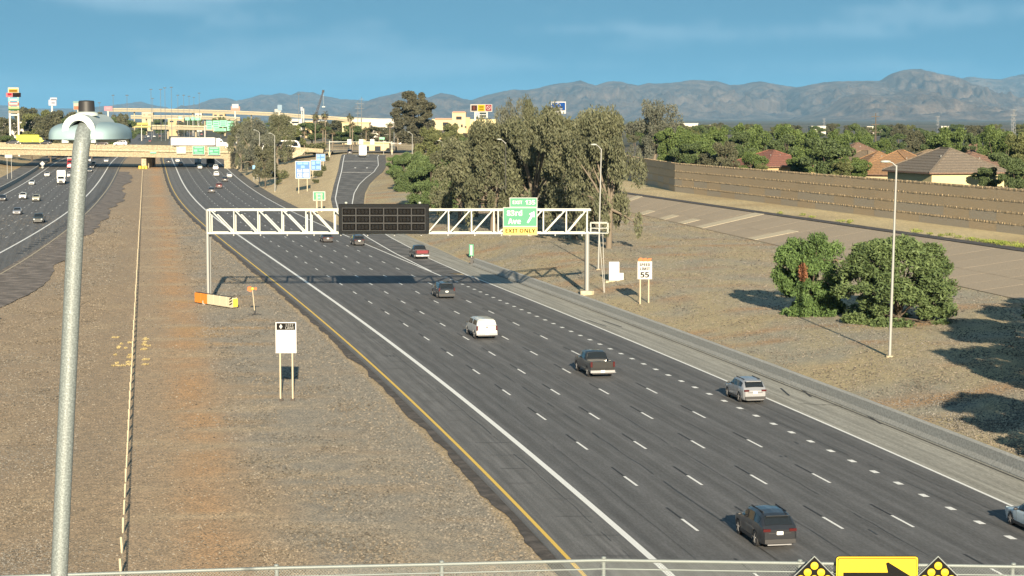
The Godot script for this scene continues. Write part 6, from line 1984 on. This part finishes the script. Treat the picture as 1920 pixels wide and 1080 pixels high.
# ---------------------------------------------------------------- far interchange
func interchange() -> void:
	var decks := [[2300.0, [[200, 203.5], [300, 204.5], [420, 207.5], [520, 212], [565, 215.5], [700, 224]], 2.6, 12.0, "long pale flyover crossing below the mountains", 5.0], [2000.0, [[245, 216.8], [300, 217.2], [345, 217.2], [420, 219], [450, 221]], 2.2, 11.0, "second flyover below the long flyover", 4.0], [1650.0, [[285, 235.5], [340, 236], [390, 237.5], [450, 240]], 2.2, 12.0, "low overpass behind the green overhead signs", 3.5], [1250.0, [[635, 221], [700, 223.5], [735, 226], [800, 229]], 1.6, 9.0, "cream overpass deck behind the white store", 3.0]]
	for q in decks:
		var D: float = q[0]
		var pts: Array = q[1]
		var a0 := at_d(pts[0][0], pts[0][1], D)
		var t := thing("flyover", q[4], "bridge", Vector3(a0.x, gh(a0.x, D), -D))
		for i in pts.size() - 1:
			var a := at_d(pts[i][0], pts[i][1], D); var b := at_d(pts[i + 1][0], pts[i + 1][1], D)
			var p := MB.new(); p.bar(a - t.position, b - t.position, 0.4, 1.2); put("parapet", p, M.bridge_light, t)
			var k := MB.new(); k.bar(a + Vector3(0, -1.0 - q[2] * 0.5, -q[3] * 0.5) - t.position, b + Vector3(0, -1.0 - q[2] * 0.5, -q[3] * 0.5) - t.position, q[3], q[2]); put("deck", k, M.bridge_concrete, t)
			var n := int(maxf(1, (b.x - a.x) / 42.0))
			for j in n:
				var c := a.lerp(b, (j + 0.5) / n)
				var g := gh(c.x, D) - 0.5
				if c.y - 3 > g:
					var pm := MB.new(); pm.box(Vector3(c.x, (c.y - 2.5 + g) * 0.5, -D - q[3] * 0.5) - t.position, Vector3(1.4, c.y - 2.5 - g, 1.4)); put("pier", pm, M.bridge_concrete, t)
	# green overhead signs beyond the bridge
	var og := thing("overhead_signs", "cluster of pale green overhead guide signs beyond the bridge", "sign", on_ground(413, 1150))
	for r in [[387, 226.5, 398, 243], [399, 226, 411, 240], [411.5, 225.5, 425, 238], [425.5, 227, 440, 245], [400, 240.5, 424, 246]]:
		var a := at_d(r[0], r[1], 1150); var b := at_d(r[2], r[3], 1150)
		var m := MB.new(); m.box((a + b) * 0.5 - og.position, Vector3(b.x - a.x, a.y - b.y, 0.15)); put("panel", m, M.sign_green_pale, og)
		var l := MB.new()
		for v in [0.25, 0.55, 0.8]: l.box(Vector3((a.x + b.x) * 0.5, lerpf(a.y, b.y, v), -1149.86) - og.position, Vector3((b.x - a.x) * 0.7, (a.y - b.y) * 0.1, 0.05))
		put("legend", l, M.sign_green, og)
	var fr := MB.new()
	var f0 := at_d(384, 236, 1150.4); var f1 := at_d(443, 236, 1150.4)
	fr.bar(f0 - og.position, f1 - og.position, 0.6, 0.6)
	for x in [f0, f1]: fr.bar(x - og.position, Vector3(x.x, gh(x.x, 1150) - 0.3, x.z) - og.position, 0.6, 0.6)
	put("frame", fr, M.steel_post, og)
	# other small green signs
	for r in [[347, 220, 356, 225.5], [358, 219.5, 365, 225.5], [366, 220.5, 376, 225.5], [334, 218.5, 341, 224]]:
		var a := at_d(r[0], r[1], 1900); var b := at_d(r[2], r[3], 1900)
		var t := thing("far_guide_sign", "tiny green guide sign below the second flyover", "sign", Vector3((a.x + b.x) * 0.5, gh((a.x + b.x) * 0.5, 1900), -1900), 0.0, "far green guide signs")
		var m := MB.new(); m.box(Vector3(0, (a.y + b.y) * 0.5 - t.position.y, 0), Vector3(b.x - a.x, a.y - b.y, 0.2)); put("panel", m, M.sign_green_pale, t)
		var p := MB.new(); p.bar(Vector3(0, -0.5, -0.3), Vector3(0, a.y - t.position.y, -0.3), 0.5, 0.5); put("post", p, M.steel_post, t)
	# pale sheds and shops around the interchange
	var wr := RandomNumberGenerator.new(); wr.seed = 5
	for q in [[276, 214, 2400], [372, 214, 2500], [410, 214, 2400], [330, 226, 1900], [545, 228, 1500], [592, 233, 1300], [15, 240, 950], [42, 243, 940], [-30, 240, 950]]:
		var b := at_d(q[0], q[1] + 4, q[2])
		building("far_shop", "small pale flat roofed building near the interchange", b, wr.randf_range(8, 17), wr.randf_range(3.0, 4.5), 12.0, [M.stucco_white, M.stucco_cream, M.stucco_tan][wr.randi() % 3], [[0.12, 0.1, 0.35, 0.5], [0.55, 0.1, 0.85, 0.5]], M.stucco_white, "pale buildings near the interchange")
	for q in [[1345, 233, 1500], [1480, 234, 1700], [1535, 234, 1800], [1640, 235, 1700], [1780, 235, 1600], [1290, 231, 1300]]:
		var b := at_d(q[0], q[1] + 8, q[2])
		b.y = maxf(b.y, gh(b.x, q[2]))
		building("far_warehouse", "far white warehouse on the plain below the mountains", b, 13.0, 2.4, 20.0, M.stucco_white, [[0.1, 0.1, 0.2, 0.5], [0.4, 0.1, 0.5, 0.5], [0.7, 0.1, 0.8, 0.5]], M.stucco_white, "far white warehouses")
	# crane
	var cb := on_ground(592, 1300)
	var cr := thing("crane", "dark lattice crane jib rising behind the palms", "crane", cb)
	var tp := at_d(606, 171, 1300) - cb
	var bt := at_d(593, 214, 1300) - cb
	var j := MB.new()
	for e in [Vector3(-0.8, 0, 0), Vector3(0.8, 0, 0), Vector3(0, 0, -1.4)]: j.bar(bt + e, tp + e * 0.4, 0.28, 0.28)
	for i in 14:
		var a := bt.lerp(tp, i / 14.0); var b := bt.lerp(tp, (i + 1) / 14.0)
		j.bar(a + Vector3(-0.8, 0, 0), b + Vector3(0.8, 0, 0), 0.2, 0.2)
	j.box(tp, Vector3(1.4, 1.6, 1.2))
	put("jib", j, M.dark_roof, cr)
	var mt := MB.new(); mt.box(Vector3(0, bt.y * 0.5, 0), Vector3(3.0, bt.y, 3.0)); put("machinery", mt, M.dark_roof, cr)
	var ln := MB.new(); ln.bar(tp, tp + Vector3(0.2, -10.0, 0), 0.08, 0.08); ln.box(tp + Vector3(0.2, -10.2, 0), Vector3(2.0, 0.6, 1.0)); put("hook_block", ln, M.steel_pale, cr)
	# antenna masts
	for q in [[671, 900, 190], [678, 950, 182], [739, 820, 208], [1642, 560, 212]]:
		var g := on_ground(q[0], q[1])
		var top := at_d(q[0], q[2], q[1])
		var t := thing("antenna_mast", "thin %s" % ["mast with cross arms behind the cross street palms", "mast with cross arms behind the cross street palms", "mast beside the tall dark pine", "dark wooden pole among the far yard trees"][[671, 678, 739, 1642].find(q[0])], "mast", g, 0.0, "masts behind the palms" if q[0] < 700 else "")
		var p := MB.new(); p.cyl(Vector3(0, -0.4, 0), top - g, 0.24, 0.12, 6); put("pole", p, M.mast_steel if q[0] < 1000 else M.bark, t)
		var x := MB.new()
		for k in 3: x.box(top - g - Vector3(0, 1.0 + k * 2.2, 0), Vector3(2.4, 0.18, 0.18))
		put("cross_arm", x, M.mast_steel if q[0] < 1000 else M.bark, t)
	# power towers and wires on the plain
	for q in [[1758, 1500, 217], [1901, 1100, 204], [1898, 1300, 214], [1545, 1900, 222]]:
		var g := on_ground(q[0], q[1])
		var top := at_d(q[0], q[2], q[1]) - g
		var t := thing("power_pylon", "thin steel power pylon on the plain below the mountains", "pylon", g, 0.0, "power pylons on the plain")
		var p := MB.new()
		for e in [-1.0, 1.0]: p.bar(Vector3(e * 0.9, -0.4, 0), top + Vector3(e * 0.3, 0, 0), 0.22, 0.22)
		for k in 6: p.bar(Vector3(-0.9, top.y * k / 6.0, 0), Vector3(0.8, top.y * (k + 1) / 6.0, 0), 0.22, 0.22)
		put("lattice", p, M.mast_steel, t)
		var x := MB.new()
		for k in 3: x.box(top - Vector3(0, 0.6 + k * 3.0, 0), Vector3(3.6 - k * 0.4, 0.2, 0.2))
		put("cross_arm", x, M.mast_steel, t)
	# distant freeway traffic beyond the bridge
	var tr := RandomNumberGenerator.new(); tr.seed = 17
	var cols := [paint(0.7, 0.7, 0.7, 0.0), paint(0.06, 0.06, 0.07), paint(0.3, 0.3, 0.32), paint(0.25, 0.03, 0.03), paint(0.8, 0.8, 0.8, 0.0)]
	for q in [[271, 259], [278, 257], [289, 257], [300, 256], [296, 251], [288, 248], [275, 249], [281, 266], [303, 248], [314, 252], [262, 263], [268, 250], [414, 252], [385, 250], [378, 253]]:
		var g := on_road(q[0], q[1])
		car(["sedan", "suv", "van"][tr.randi() % 3], cols[tr.randi() % 5], Vector3(g.x, rh(-g.z), g.z), heading(-0.168) + (PI if q[0] < 330 else 0.0), "distant_car", "tiny car on the freeway beyond the bridge", "car", "cars beyond the bridge")

# ---------------------------------------------------------------- houses behind the wall
func house(label: String, c: Vector3, w: float, dp: float, eave: float, rise: float, turn: float, roof_m: Material, wall_m: Material, win: Array = []) -> Node3D:
	var t := thing("house", label, "house", c, turn, "")
	var b := MB.new(); b.box(Vector3(0, eave * 0.5 - 0.3, 0), Vector3(w, eave + 0.6, dp)); put("wall", b, wall_m, t)
	var o := 0.7
	var hw := w * 0.5 + o; var hd := dp * 0.5 + o
	var rl := maxf(w - dp, 0.6) * 0.5 if w > dp else 0.3
	var rz := maxf(dp - w, 0.6) * 0.5 if dp > w else 0.3
	var r0 := Vector3(-rl, eave + rise, -rz); var r1 := Vector3(rl, eave + rise, rz)
	var ra := Vector3(-rl, eave + rise, 0) if w > dp else Vector3(0, eave + rise, -rz)
	var rb := Vector3(rl, eave + rise, 0) if w > dp else Vector3(0, eave + rise, rz)
	var e := eave - 0.05
	var p := [Vector3(-hw, e, hd), Vector3(hw, e, hd), Vector3(hw, e, -hd), Vector3(-hw, e, -hd)]
	# four hips, each a separate slope with stepped tile courses
	var slopes := []
	if w > dp: slopes = [[p[0], p[1], rb, ra], [p[1], p[2], rb, rb], [p[2], p[3], ra, rb], [p[3], p[0], ra, ra]]
	else: slopes = [[p[0], p[1], rb, rb], [p[1], p[2], ra, rb], [p[2], p[3], ra, ra], [p[3], p[0], rb, ra]]
	for s in slopes:
		var mb := MB.new()
		var n := 9
		for i in n:
			var t0 := float(i) / n; var t1 := float(i + 1) / n
			var a: Vector3 = s[0].lerp(s[3], t0); var bb: Vector3 = s[1].lerp(s[2], t0)
			var c2: Vector3 = s[1].lerp(s[2], t1); var d2: Vector3 = s[0].lerp(s[3], t1)
			var up := Vector3(0, 0.07, 0)
			mb.quad(d2, c2, bb + up, a + up)
			mb.quad(a + up, bb + up, bb, a)
		put("roof_slope", mb, roof_m, t)
	var rg := MB.new()
	for s in [[p[0], ra if w > dp else rb], [p[1], rb], [p[2], rb if w > dp else ra], [p[3], ra], [ra, rb]]:
		if s[0].distance_to(s[1]) > 0.1: rg.bar(s[0] + Vector3(0, 0.1, 0), s[1] + Vector3(0, 0.1, 0), 0.28, 0.16)
	put("ridge_tiles", rg, roof_m, t)
	var fs := MB.new()
	for i in 4: fs.bar(p[i] - Vector3(0, 0.1, 0), p[(i + 1) % 4] - Vector3(0, 0.1, 0), 0.06, 0.22)
	put("fascia", fs, M.tile_brown, t)
	for i in 3:
		var v := MB.new(); v.cyl(Vector3(-w * 0.2 + i * w * 0.2, eave, dp * 0.22), Vector3(-w * 0.2 + i * w * 0.2, eave + rise * 0.62 + 0.35, dp * 0.22), 0.09, 0.09, 6); put("vent_pipe", v, M.steel_post, t)
	for q in win:
		var f := MB.new(); f.box(Vector3(q, eave * 0.55, dp * 0.5 + 0.03), Vector3(1.9, 1.5, 0.1))
		var wn := put("window", f, M.stucco_tan, t)
		var pn := MB.new(); pn.box(Vector3(q, eave * 0.55, dp * 0.5 + 0.09), Vector3(1.6, 1.2, 0.03)); put("pane", pn, M.dark_glass, wn)
	return t

func houses() -> void:
	var at := func(px: float, d: float) -> Vector3: return on_ground(px, d)
	house("house with red tile roof between the yard trees", at.call(1446, 408), 12.0, 14.0, 3.0, 3.0, 0.5, M.tile_red, M.stucco_tan)
	house("nearest house with grey brown roof and yellow wall behind the sound wall", at.call(1772, 318) + Vector3(0, 1.5, 0), 12.5, 16.0, 2.7, 3.6, 0.25, M.tile_gray, M.stucco_yellow, [3.8])
	house("house with bright orange tan tile roof beside the grey brown roof", at.call(1688, 350), 12.0, 15.0, 3.0, 3.9, -0.55, M.tile_orange, M.stucco_cream)
	house("house with two peaked tan roof behind the leafy yard tree", at.call(1622, 398), 9.0, 11.0, 3.2, 2.9, 0.6, M.tile_tan, M.stucco_cream)
	house("small peaked orange tan roof behind the orange roof", at.call(1646, 388), 9.0, 9.0, 3.2, 2.9, 0.2, M.tile_orange, M.stucco_cream)
	house("tan roofed house behind the orange tan roof", at.call(1742, 385), 13.0, 12.0, 3.0, 3.4, 0.1, M.tile_tan, M.stucco_tan)
	house("brown roofed house behind the grey brown roof", at.call(1822, 372), 13.0, 13.0, 3.0, 3.2, 0.3, M.tile_brown, M.stucco_tan)
	house("far house with cream gable among the yard trees", at.call(1608, 520), 10.0, 10.0, 3.2, 3.0, 0.1, M.tile_brown, M.stucco_white)
	house("far brown roofed house left of the spiky yard tree", at.call(1826, 520), 11.0, 10.0, 3.2, 2.8, 0.0, M.tile_brown, M.stucco_cream)

# ---------------------------------------------------------------- overpass in front of the camera
func overpass() -> void:
	var deck := thing("overpass_deck", "concrete overpass deck and parapet below the chain link fence", "bridge", Vector3(0, 9.2, -22))
	var m := MB.new(); m.box(Vector3(0, 0, 0), Vector3(110, 1.2, 28.2)); put("deck", m, M.bridge_concrete, deck)
	var p := MB.new(); p.box(Vector3(0, 0.95, -14.0), Vector3(110, 0.75, 0.4)); put("parapet", p, M.bridge_concrete, deck)
	for x in [-52.0, 52.0]:
		var ab := MB.new(); ab.box(Vector3(x, -4.2, 0), Vector3(5, 8.2, 28)); put("abutment", ab, M.bridge_concrete, deck)
	for x in [-21.5, 36.0]:
		var pi := MB.new(); pi.box(Vector3(x, -4.8, 0), Vector3(1.2, 9.0, 26)); put("pier", pi, M.bridge_concrete, deck)
	# fence
	var pts := []
	for q in [[-200, 1089], [120, 1078], [518, 1065], [828, 1058], [1132, 1050.5], [1500, 1056], [1900, 1062.5], [2250, 1068]]:
		pts.append(at_h(q[0], q[1], 12.3))
	var fn := thing("chain_link_fence", "grey chain link fence with pipe rails on the overpass edge", "fence", Vector3(0, 10.5, -35.6))
	var o := fn.position
	for i in pts.size() - 1:
		var r := MB.new(); r.cyl(pts[i] - o, pts[i + 1] - o, 0.032, 0.032, 8); put("top_rail", r, M.galvanised, fn)
		var r2 := MB.new(); r2.cyl(pts[i] - Vector3(0, 0.16, 0) - o, pts[i + 1] - Vector3(0, 0.16, 0) - o, 0.014, 0.014, 6); put("tension_rail", r2, M.galvanised, fn)
	for i in pts.size():
		var c := MB.new(); c.cyl(Vector3(pts[i].x, 9.9, pts[i].z - 0.05) - o, pts[i] + Vector3(0, 0.02, -0.05) - o, 0.04, 0.04, 8); c.ell(pts[i] + Vector3(0, 0.045, 0) - o, Vector3(0.05, 0.035, 0.05), 8, 6); put("post", c, M.galvanised, fn)
	var w := MB.new()
	for i in pts.size() - 1:
		var a: Vector3 = pts[i]; var b: Vector3 = pts[i + 1]
		var l := a.distance_to(b)
		var n := int(l / 0.055)
		for j in n:
			for e in [-1.0, 1.0]:
				var s := (j + 0.5) / n
				var s2: float = s + e * 0.9 / l
				var top := a.lerp(b, s) - Vector3(0, 0.03, 0)
				var c2 := clampf(s2, 0, 1)
				var drop := 0.9 * absf(c2 - s) / (0.9 / l)
				w.bar(top - o, a.lerp(b, c2) - Vector3(0, 0.03 + drop, 0) - o, 0.0045, 0.0045)
	put("wire_mesh", w, M.galvanised, fn).set_meta("kind", "stuff")
	# arrow sign and object markers on the fence
	var sa := at_d(1567, 1042.5, 35.2); var sb := at_d(1722, 1042.5, 35.2)
	var sw := sb.x - sa.x
	var ar := thing("arrow_sign", "yellow sign with a large black arrow pointing right on the fence", "sign", Vector3((sa.x + sb.x) * 0.5, sa.y - sw * 0.5, -35.2))
	var m1 := MB.new(); m1.prism(rounded(sw, sw * 0.5, 0.06), Vector3(0, sw * 0.25, 0), Vector3.RIGHT, Vector3.UP, 0.02); put("edge", m1, M.sign_black, ar)
	var m2 := MB.new(); m2.prism(rounded(sw - 0.02, sw * 0.5 - 0.02, 0.05), Vector3(0, sw * 0.25, 0.012), Vector3.RIGHT, Vector3.UP, 0.01); put("rim", m2, M.arrow_yellow, ar)
	var m2b := MB.new(); m2b.prism(rounded(sw - 0.07, sw * 0.5 - 0.07, 0.04), Vector3(0, sw * 0.25, 0.019), Vector3.RIGHT, Vector3.UP, 0.01); put("border_line", m2b, M.sign_black, ar)
	var m3 := MB.new(); m3.prism(rounded(sw - 0.09, sw * 0.5 - 0.09, 0.035), Vector3(0, sw * 0.25, 0.026), Vector3.RIGHT, Vector3.UP, 0.01); put("panel", m3, M.arrow_yellow, ar)
	var m4 := MB.new()
	var k := sw
	m4.prism(PackedVector2Array([Vector2(-0.41 * k, 0.052 * k), Vector2(0.13 * k, 0.052 * k), Vector2(0.105 * k, 0.165 * k), Vector2(0.13 * k, 0.18 * k), Vector2(0.42 * k, 0), Vector2(0.13 * k, -0.18 * k), Vector2(0.105 * k, -0.165 * k), Vector2(0.13 * k, -0.052 * k), Vector2(-0.41 * k, -0.052 * k)]), Vector3(0, sw * 0.25, 0.034), Vector3.RIGHT, Vector3.UP, 0.008)
	put("arrow", m4, M.sign_black, ar)
	var bk := MB.new(); bk.bar(Vector3(-0.4, 0.2, -0.15), Vector3(-0.4, 0.2, 0.0), 0.05, 0.05); bk.bar(Vector3(0.4, 0.2, -0.3), Vector3(0.4, 0.2, 0.0), 0.05, 0.05); bk.bar(Vector3(-0.4, -1.6, -0.03), Vector3(-0.4, 0.7, -0.03), 0.05, 0.04); bk.bar(Vector3(0.4, -1.6, -0.03), Vector3(0.4, 0.7, -0.03), 0.05, 0.04); put("bracket", bk, M.galvanised, ar)
	for q in [[1527.0, "left of the arrow sign"], [1759.0, "right of the arrow sign"]]:
		var tp := at_d(q[0], 1042, 35.15)
		var hd := 0.425
		var mk_ := thing("object_marker", "black diamond marker with nine yellow reflectors %s" % q[1], "sign", Vector3(tp.x, tp.y - hd * 2, -35.15))
		var d1 := MB.new(); d1.prism(PackedVector2Array([Vector2(0, hd), Vector2(hd, 0), Vector2(0, -hd), Vector2(-hd, 0)]), Vector3(0, hd, 0), Vector3.RIGHT, Vector3.UP, 0.02); put("rim", d1, M.galvanised, mk_)
		var d2 := MB.new(); d2.prism(PackedVector2Array([Vector2(0, hd - 0.022), Vector2(hd - 0.022, 0), Vector2(0, -hd + 0.022), Vector2(-hd + 0.022, 0)]), Vector3(0, hd, 0.012), Vector3.RIGHT, Vector3.UP, 0.01); put("panel", d2, M.sign_black, mk_)
		for i in 3:
			for j in 3:
				var cc := Vector3((i - j) * 0.122, hd + (i + j - 2) * 0.122, 0.02)
				var dd := MB.new(); dd.lathe(cc, Vector3.BACK, [[0, 0.073], [0.012, 0.068], [0.016, 0.001]], 18); put("reflector", dd, M.arrow_yellow, mk_)
		var pb := MB.new(); pb.bar(Vector3(0, -1.4, -0.04), Vector3(0, hd, -0.04), 0.05, 0.05); put("post", pb, M.galvanised, mk_)
	# davit luminaire close to the camera
	var D := 10.0
	var base := at_d(101, 1300, D)
	var lum := thing("street_light", "galvanised street light pole with silver luminaire close to the camera", "light pole", Vector3(base.x - 0.1, 9.75, -D + 0.25))
	var path := []
	var rad := []
	path.append(Vector3(base.x - 0.1, 9.75, -D + 0.25)); rad.append(0.055)
	for q in [[96.0, 1400.0, 0.16], [111.0, 1080.0, 0.1], [123.5, 800.0, 0.06], [134.5, 570.0, 0.03], [144.0, 380.0, 0.01], [149.0, 310.0, 0.0], [152.5, 275.0, -0.01], [157.0, 250.0, -0.05], [163.0, 236.0, -0.13], [168.0, 232.0, -0.3], [171.0, 233.0, -0.5]]:
		path.append(at_d(q[0], q[1], D - q[2])); rad.append(0.0425)
	for i in path.size(): path[i] -= lum.position
	var tm := MB.new(); tm.tube(path, rad, 20); put("pole", tm, M.galvanised, lum)
	var hc := at_d(171, 262, D + 0.34) - lum.position
	mk("luminaire_paint", 0.22, 0.31, 0.34, 0.45); mk("luminaire_pale", 0.42, 0.48, 0.46, 0.45)
	var sh := MB.new()
	var srows := []
	for i in 21:
		var v := lerpf(-1, 1, i / 20.0)
		var s1 := pow(maxf(1.0 - pow(absf(v), 3.0), 0.0), 0.34)
		var s2 := pow(maxf(1.0 - pow(absf(v), 3.5), 0.0), 0.45)
		var row := PackedVector3Array()
		for k2 in 25:
			var a := PI * k2 / 24.0
			row.append(hc + Vector3(-signf(cos(a)) * pow(absf(cos(a)), 0.55) * 0.192 * s1, 0.005 + pow(sin(a), 0.62) * 0.088 * s2, v * 0.33))
		srows.append(row)
	sh.grid(srows)
	put("shell", sh, M.luminaire_paint, lum)
	var lp := MB.new(); lp.ell(hc + Vector3(0, 0.006, 0), Vector3(0.20, 0.018, 0.34), 36, 6); put("rim", lp, M.luminaire_paint, lum)
	# rear hood: an arched collar the pole slips into
	var hood := MB.new()
	var outer := []; var inner := []
	for i in 17:
		var a := PI * i / 16.0
		outer.append(Vector2(cos(a) * 0.083, 0.055 + sin(a) * 0.078)); inner.append(Vector2(cos(a) * 0.052, 0.045 + sin(a) * 0.056))
	outer.push_front(Vector2(0.086, -0.012)); outer.push_back(Vector2(-0.086, -0.012))
	inner.push_front(Vector2(0.052, -0.012)); inner.push_back(Vector2(-0.052, -0.012))
	for i in outer.size() - 1:
		var z0 := hc.z + 0.30; var z1 := hc.z - 0.25
		var oa := Vector3(hc.x + outer[i].x, hc.y + outer[i].y, z0); var ob := Vector3(hc.x + outer[i + 1].x, hc.y + outer[i + 1].y, z0)
		var ia := Vector3(hc.x + inner[i].x, hc.y + inner[i].y, z0); var ib := Vector3(hc.x + inner[i + 1].x, hc.y + inner[i + 1].y, z0)
		var bk2 := Vector3(0, 0, z1 - z0)
		hood.quad(oa, ob, ib, ia); hood.quad(oa, oa + bk2, ob + bk2, ob); hood.quad(ia, ib, ib + bk2 * 0.8, ia + bk2 * 0.8)
	put("hood", hood, M.luminaire_pale, lum)
	var col := MB.new(); col.lathe(hc + Vector3(0.002, 0.125, 0.1), Vector3.UP, [[0, 0.06], [0.012, 0.058], [0.02, 0.045], [0.022, 0.0]], 20); put("socket", col, M.luminaire_pale, lum)
	var ph := MB.new(); ph.lathe(hc + Vector3(0.0, 0.140, 0.1), Vector3.UP, [[0, 0.041], [0.005, 0.0425], [0.058, 0.0405], [0.063, 0.036], [0.065, 0.0]], 22); put("photocell", ph, M.trim, lum)

# ---------------------------------------------------------------- traffic
func traffic() -> void:
	car_away("suv", paint(0.020, 0.022, 0.027, 0.3), 1462, 1031, "suv", "dark grey sport utility car nearest the chain link fence", "car", "", {"strip": M.chrome})
	car_away("suv", paint(0.33, 0.34, 0.36, 0.5), 1416, 757, "suv", "silver sport utility car in the exit lane beside the barrier", "car")
	car_away("pickup", paint(0.008, 0.0085, 0.009, 0.0), 1130, 709, "pickup_truck", "black pickup truck with chrome bumper in the middle lanes", "pickup", "", {"gate": paint(0.022, 0.022, 0.022, 0.2)})
	car_away("camper", paint(0.50, 0.51, 0.50, 0.0), 913, 637, "pickup_truck", "white pickup truck with a white camper shell", "pickup")
	car_away("van", paint(0.022, 0.028, 0.036, 0.3), 838, 560, "minivan", "dark blue grey minivan in the gantry's shadow", "car")
	car_away("pickup", paint(0.02, 0.018, 0.02, 0.3), 792, 486, "pickup_truck", "dark pickup truck with red tailgate entering the exit lane", "pickup", "", {"gate": paint(0.15, 0.01, 0.018, 0.2)})
	car_away("suv", paint(0.03, 0.03, 0.035, 0.3), 674, 461, "suv", "black sport utility car below the message board", "car")
	car_away("sedan", paint(0.035, 0.028, 0.03, 0.3), 615, 455, "sedan", "dark sedan under the gantry's lower chord", "car")
	# car leaving the frame at the right: its front left wheel stands at the picture's edge
	var fw := on_road(1896, 984)
	var sl := slope_w(-fw.z)
	var dir := Vector3(sl, 0, -1).normalized()
	var rt := Vector3(-dir.z, 0, dir.x)
	car("sedan", paint(0.50, 0.60, 0.66, 0.1), fw - dir * (4.75 * 0.5 - 0.92) + rt * 0.82, heading(sl), "sedan", "pale blue white car cut off by the right edge of view", "car")
	for q in [["sedan", [0.05, 0.05, 0.055], 397, 362, "dark car with bright rear ahead of the red car"], ["suv", [0.10, 0.025, 0.025], 411, 353.5, "dark red car in the middle of the far lanes"], ["sedan", [0.04, 0.03, 0.03], 422, 341, "dark sedan behind the white edge line"], ["sedan", [0.65, 0.65, 0.66], 430.5, 333, "white sedan nearest the far edge line"], ["suv", [0.78, 0.78, 0.78], 406, 331, "white sport utility car in front of the bridge shadow"], ["van", [0.75, 0.75, 0.75], 404.5, 318.5, "white van at the edge of the bridge shadow"],
			["sedan", [0.5, 0.5, 0.5], 375, 317, "silver car in the bridge shadow"], ["sedan", [0.7, 0.7, 0.7], 333, 304, "white car under the bridge beside the carpool lane"], ["sedan", [0.03, 0.03, 0.03], 316, 306, "dark car in the carpool lane under the bridge"], ["sedan", [0.03, 0.03, 0.035], 339, 311, "black car in the bridge shadow beside the wide line"], ["suv", [0.05, 0.05, 0.05], 350.5, 294, "small dark car beyond the bridge pier"]]:
		car_away(q[0], paint(q[1][0], q[1][1], q[1][2], 0.1), q[2], q[3], "far_car", q[4], "car", "cars heading away under the bridge")
	var g := on_road(368, 309)
	box_truck(Vector3(g.x, rh(-g.z), g.z - 4.0), heading(slope_w(-g.z)), paint(0.7, 0.7, 0.7, 0.0), M.cargo_white, 8.5, 3.9, "box_truck", "white box truck heading away under the bridge")
	g = on_road(391, 314)
	semi(Vector3(g.x - 1.0, rh(-g.z), g.z - 11.0), heading(slope_w(-g.z)), paint(0.05, 0.05, 0.06), M.vms_frame, "semi_truck", "semi truck with dark trailer heading away under the bridge")
	# oncoming
	for q in [["sedan", [0.20, 0.21, 0.24], 31, 403, "silver grey sedan coming past the dark pickup"], ["pickup", [0.03, 0.035, 0.035], 71, 419, "dark pickup coming in the lane beside the carpool line"], ["suv", [0.72, 0.72, 0.70], 42, 374, "white sport utility car coming beside the cream car"], ["suv", [0.40, 0.39, 0.30], 67, 378, "cream sport utility car coming beside the white one"], ["sedan", [0.04, 0.04, 0.05], 4, 377, "dark car coming at the left edge of view"], ["sedan", [0.5, 0.52, 0.52], 59, 347, "pale grey sedan coming beside the outer rail"], ["sedan", [0.8, 0.8, 0.8], 88, 331, "white sedan coming ahead of the white box truck"], ["van", [0.6, 0.6, 0.62], 131, 333, "grey van coming beside the white box truck"],
			["sedan", [0.05, 0.05, 0.06], 172, 316, "dark car coming beside the luminaire's pole"], ["suv", [0.7, 0.7, 0.7], 166, 304, "white car coming just past the bridge"], ["sedan", [0.06, 0.07, 0.08], 168, 323, "black car coming in the bridge shadow's edge"], ["sedan", [0.65, 0.66, 0.68], 199, 304, "silver car coming in the carpool lane under the bridge"], ["sedan", [0.3, 0.3, 0.3], 195, 293, "grey car coming beyond the bridge"], ["suv", [0.4, 0.42, 0.42], 175, 312, "grey sport utility car coming in the bridge shadow"]]:
		car_toward(q[0], paint(q[1][0], q[1][1], q[1][2], 0.1), q[2], q[3], "oncoming_car", q[4], "car", "oncoming cars")
	g = on_road(115, 346)
	box_truck(Vector3(g.x - 0.8, rh(-g.z), g.z - 4.0), heading(slope_l(-g.z)) + PI, paint(0.82, 0.82, 0.82, 0.0), M.cargo_white, 9.0, 4.1, "box_truck", "white box truck coming towards the camera")
	g = on_road(131, 317)
	semi(Vector3(g.x - 1.6, rh(-g.z), g.z - 10.0), heading(slope_l(-g.z)) + PI, paint(0.38, 0.03, 0.04, 0.1), M.cargo_white, "semi_truck", "red semi truck coming out of the bridge shadow")

func _ready() -> void:
	rng.seed = 12345
	n1.seed = 1; n1.frequency = 0.05; n1.fractal_octaves = 4
	n2.seed = 2; n2.frequency = 0.12; n2.fractal_octaves = 4
	n3.seed = 3; n3.frequency = 0.10; n3.fractal_octaves = 3
	stage()
	materials()
	ground()
	roads()
	mountains()
	slope_paving()
	sound_wall()
	barrier()
	far_rail()
	bridge()
	gantry()
	interchange()
	hotel()
	ramp_top()
	houses()
	make_plants()
	vegetation()
	cable_barrier()
	light_poles()
	tall_signs()
	signs()
	traffic()
	overpass()
	for c in get_children():
		if c.has_meta("dims"): c.remove_meta("dims")
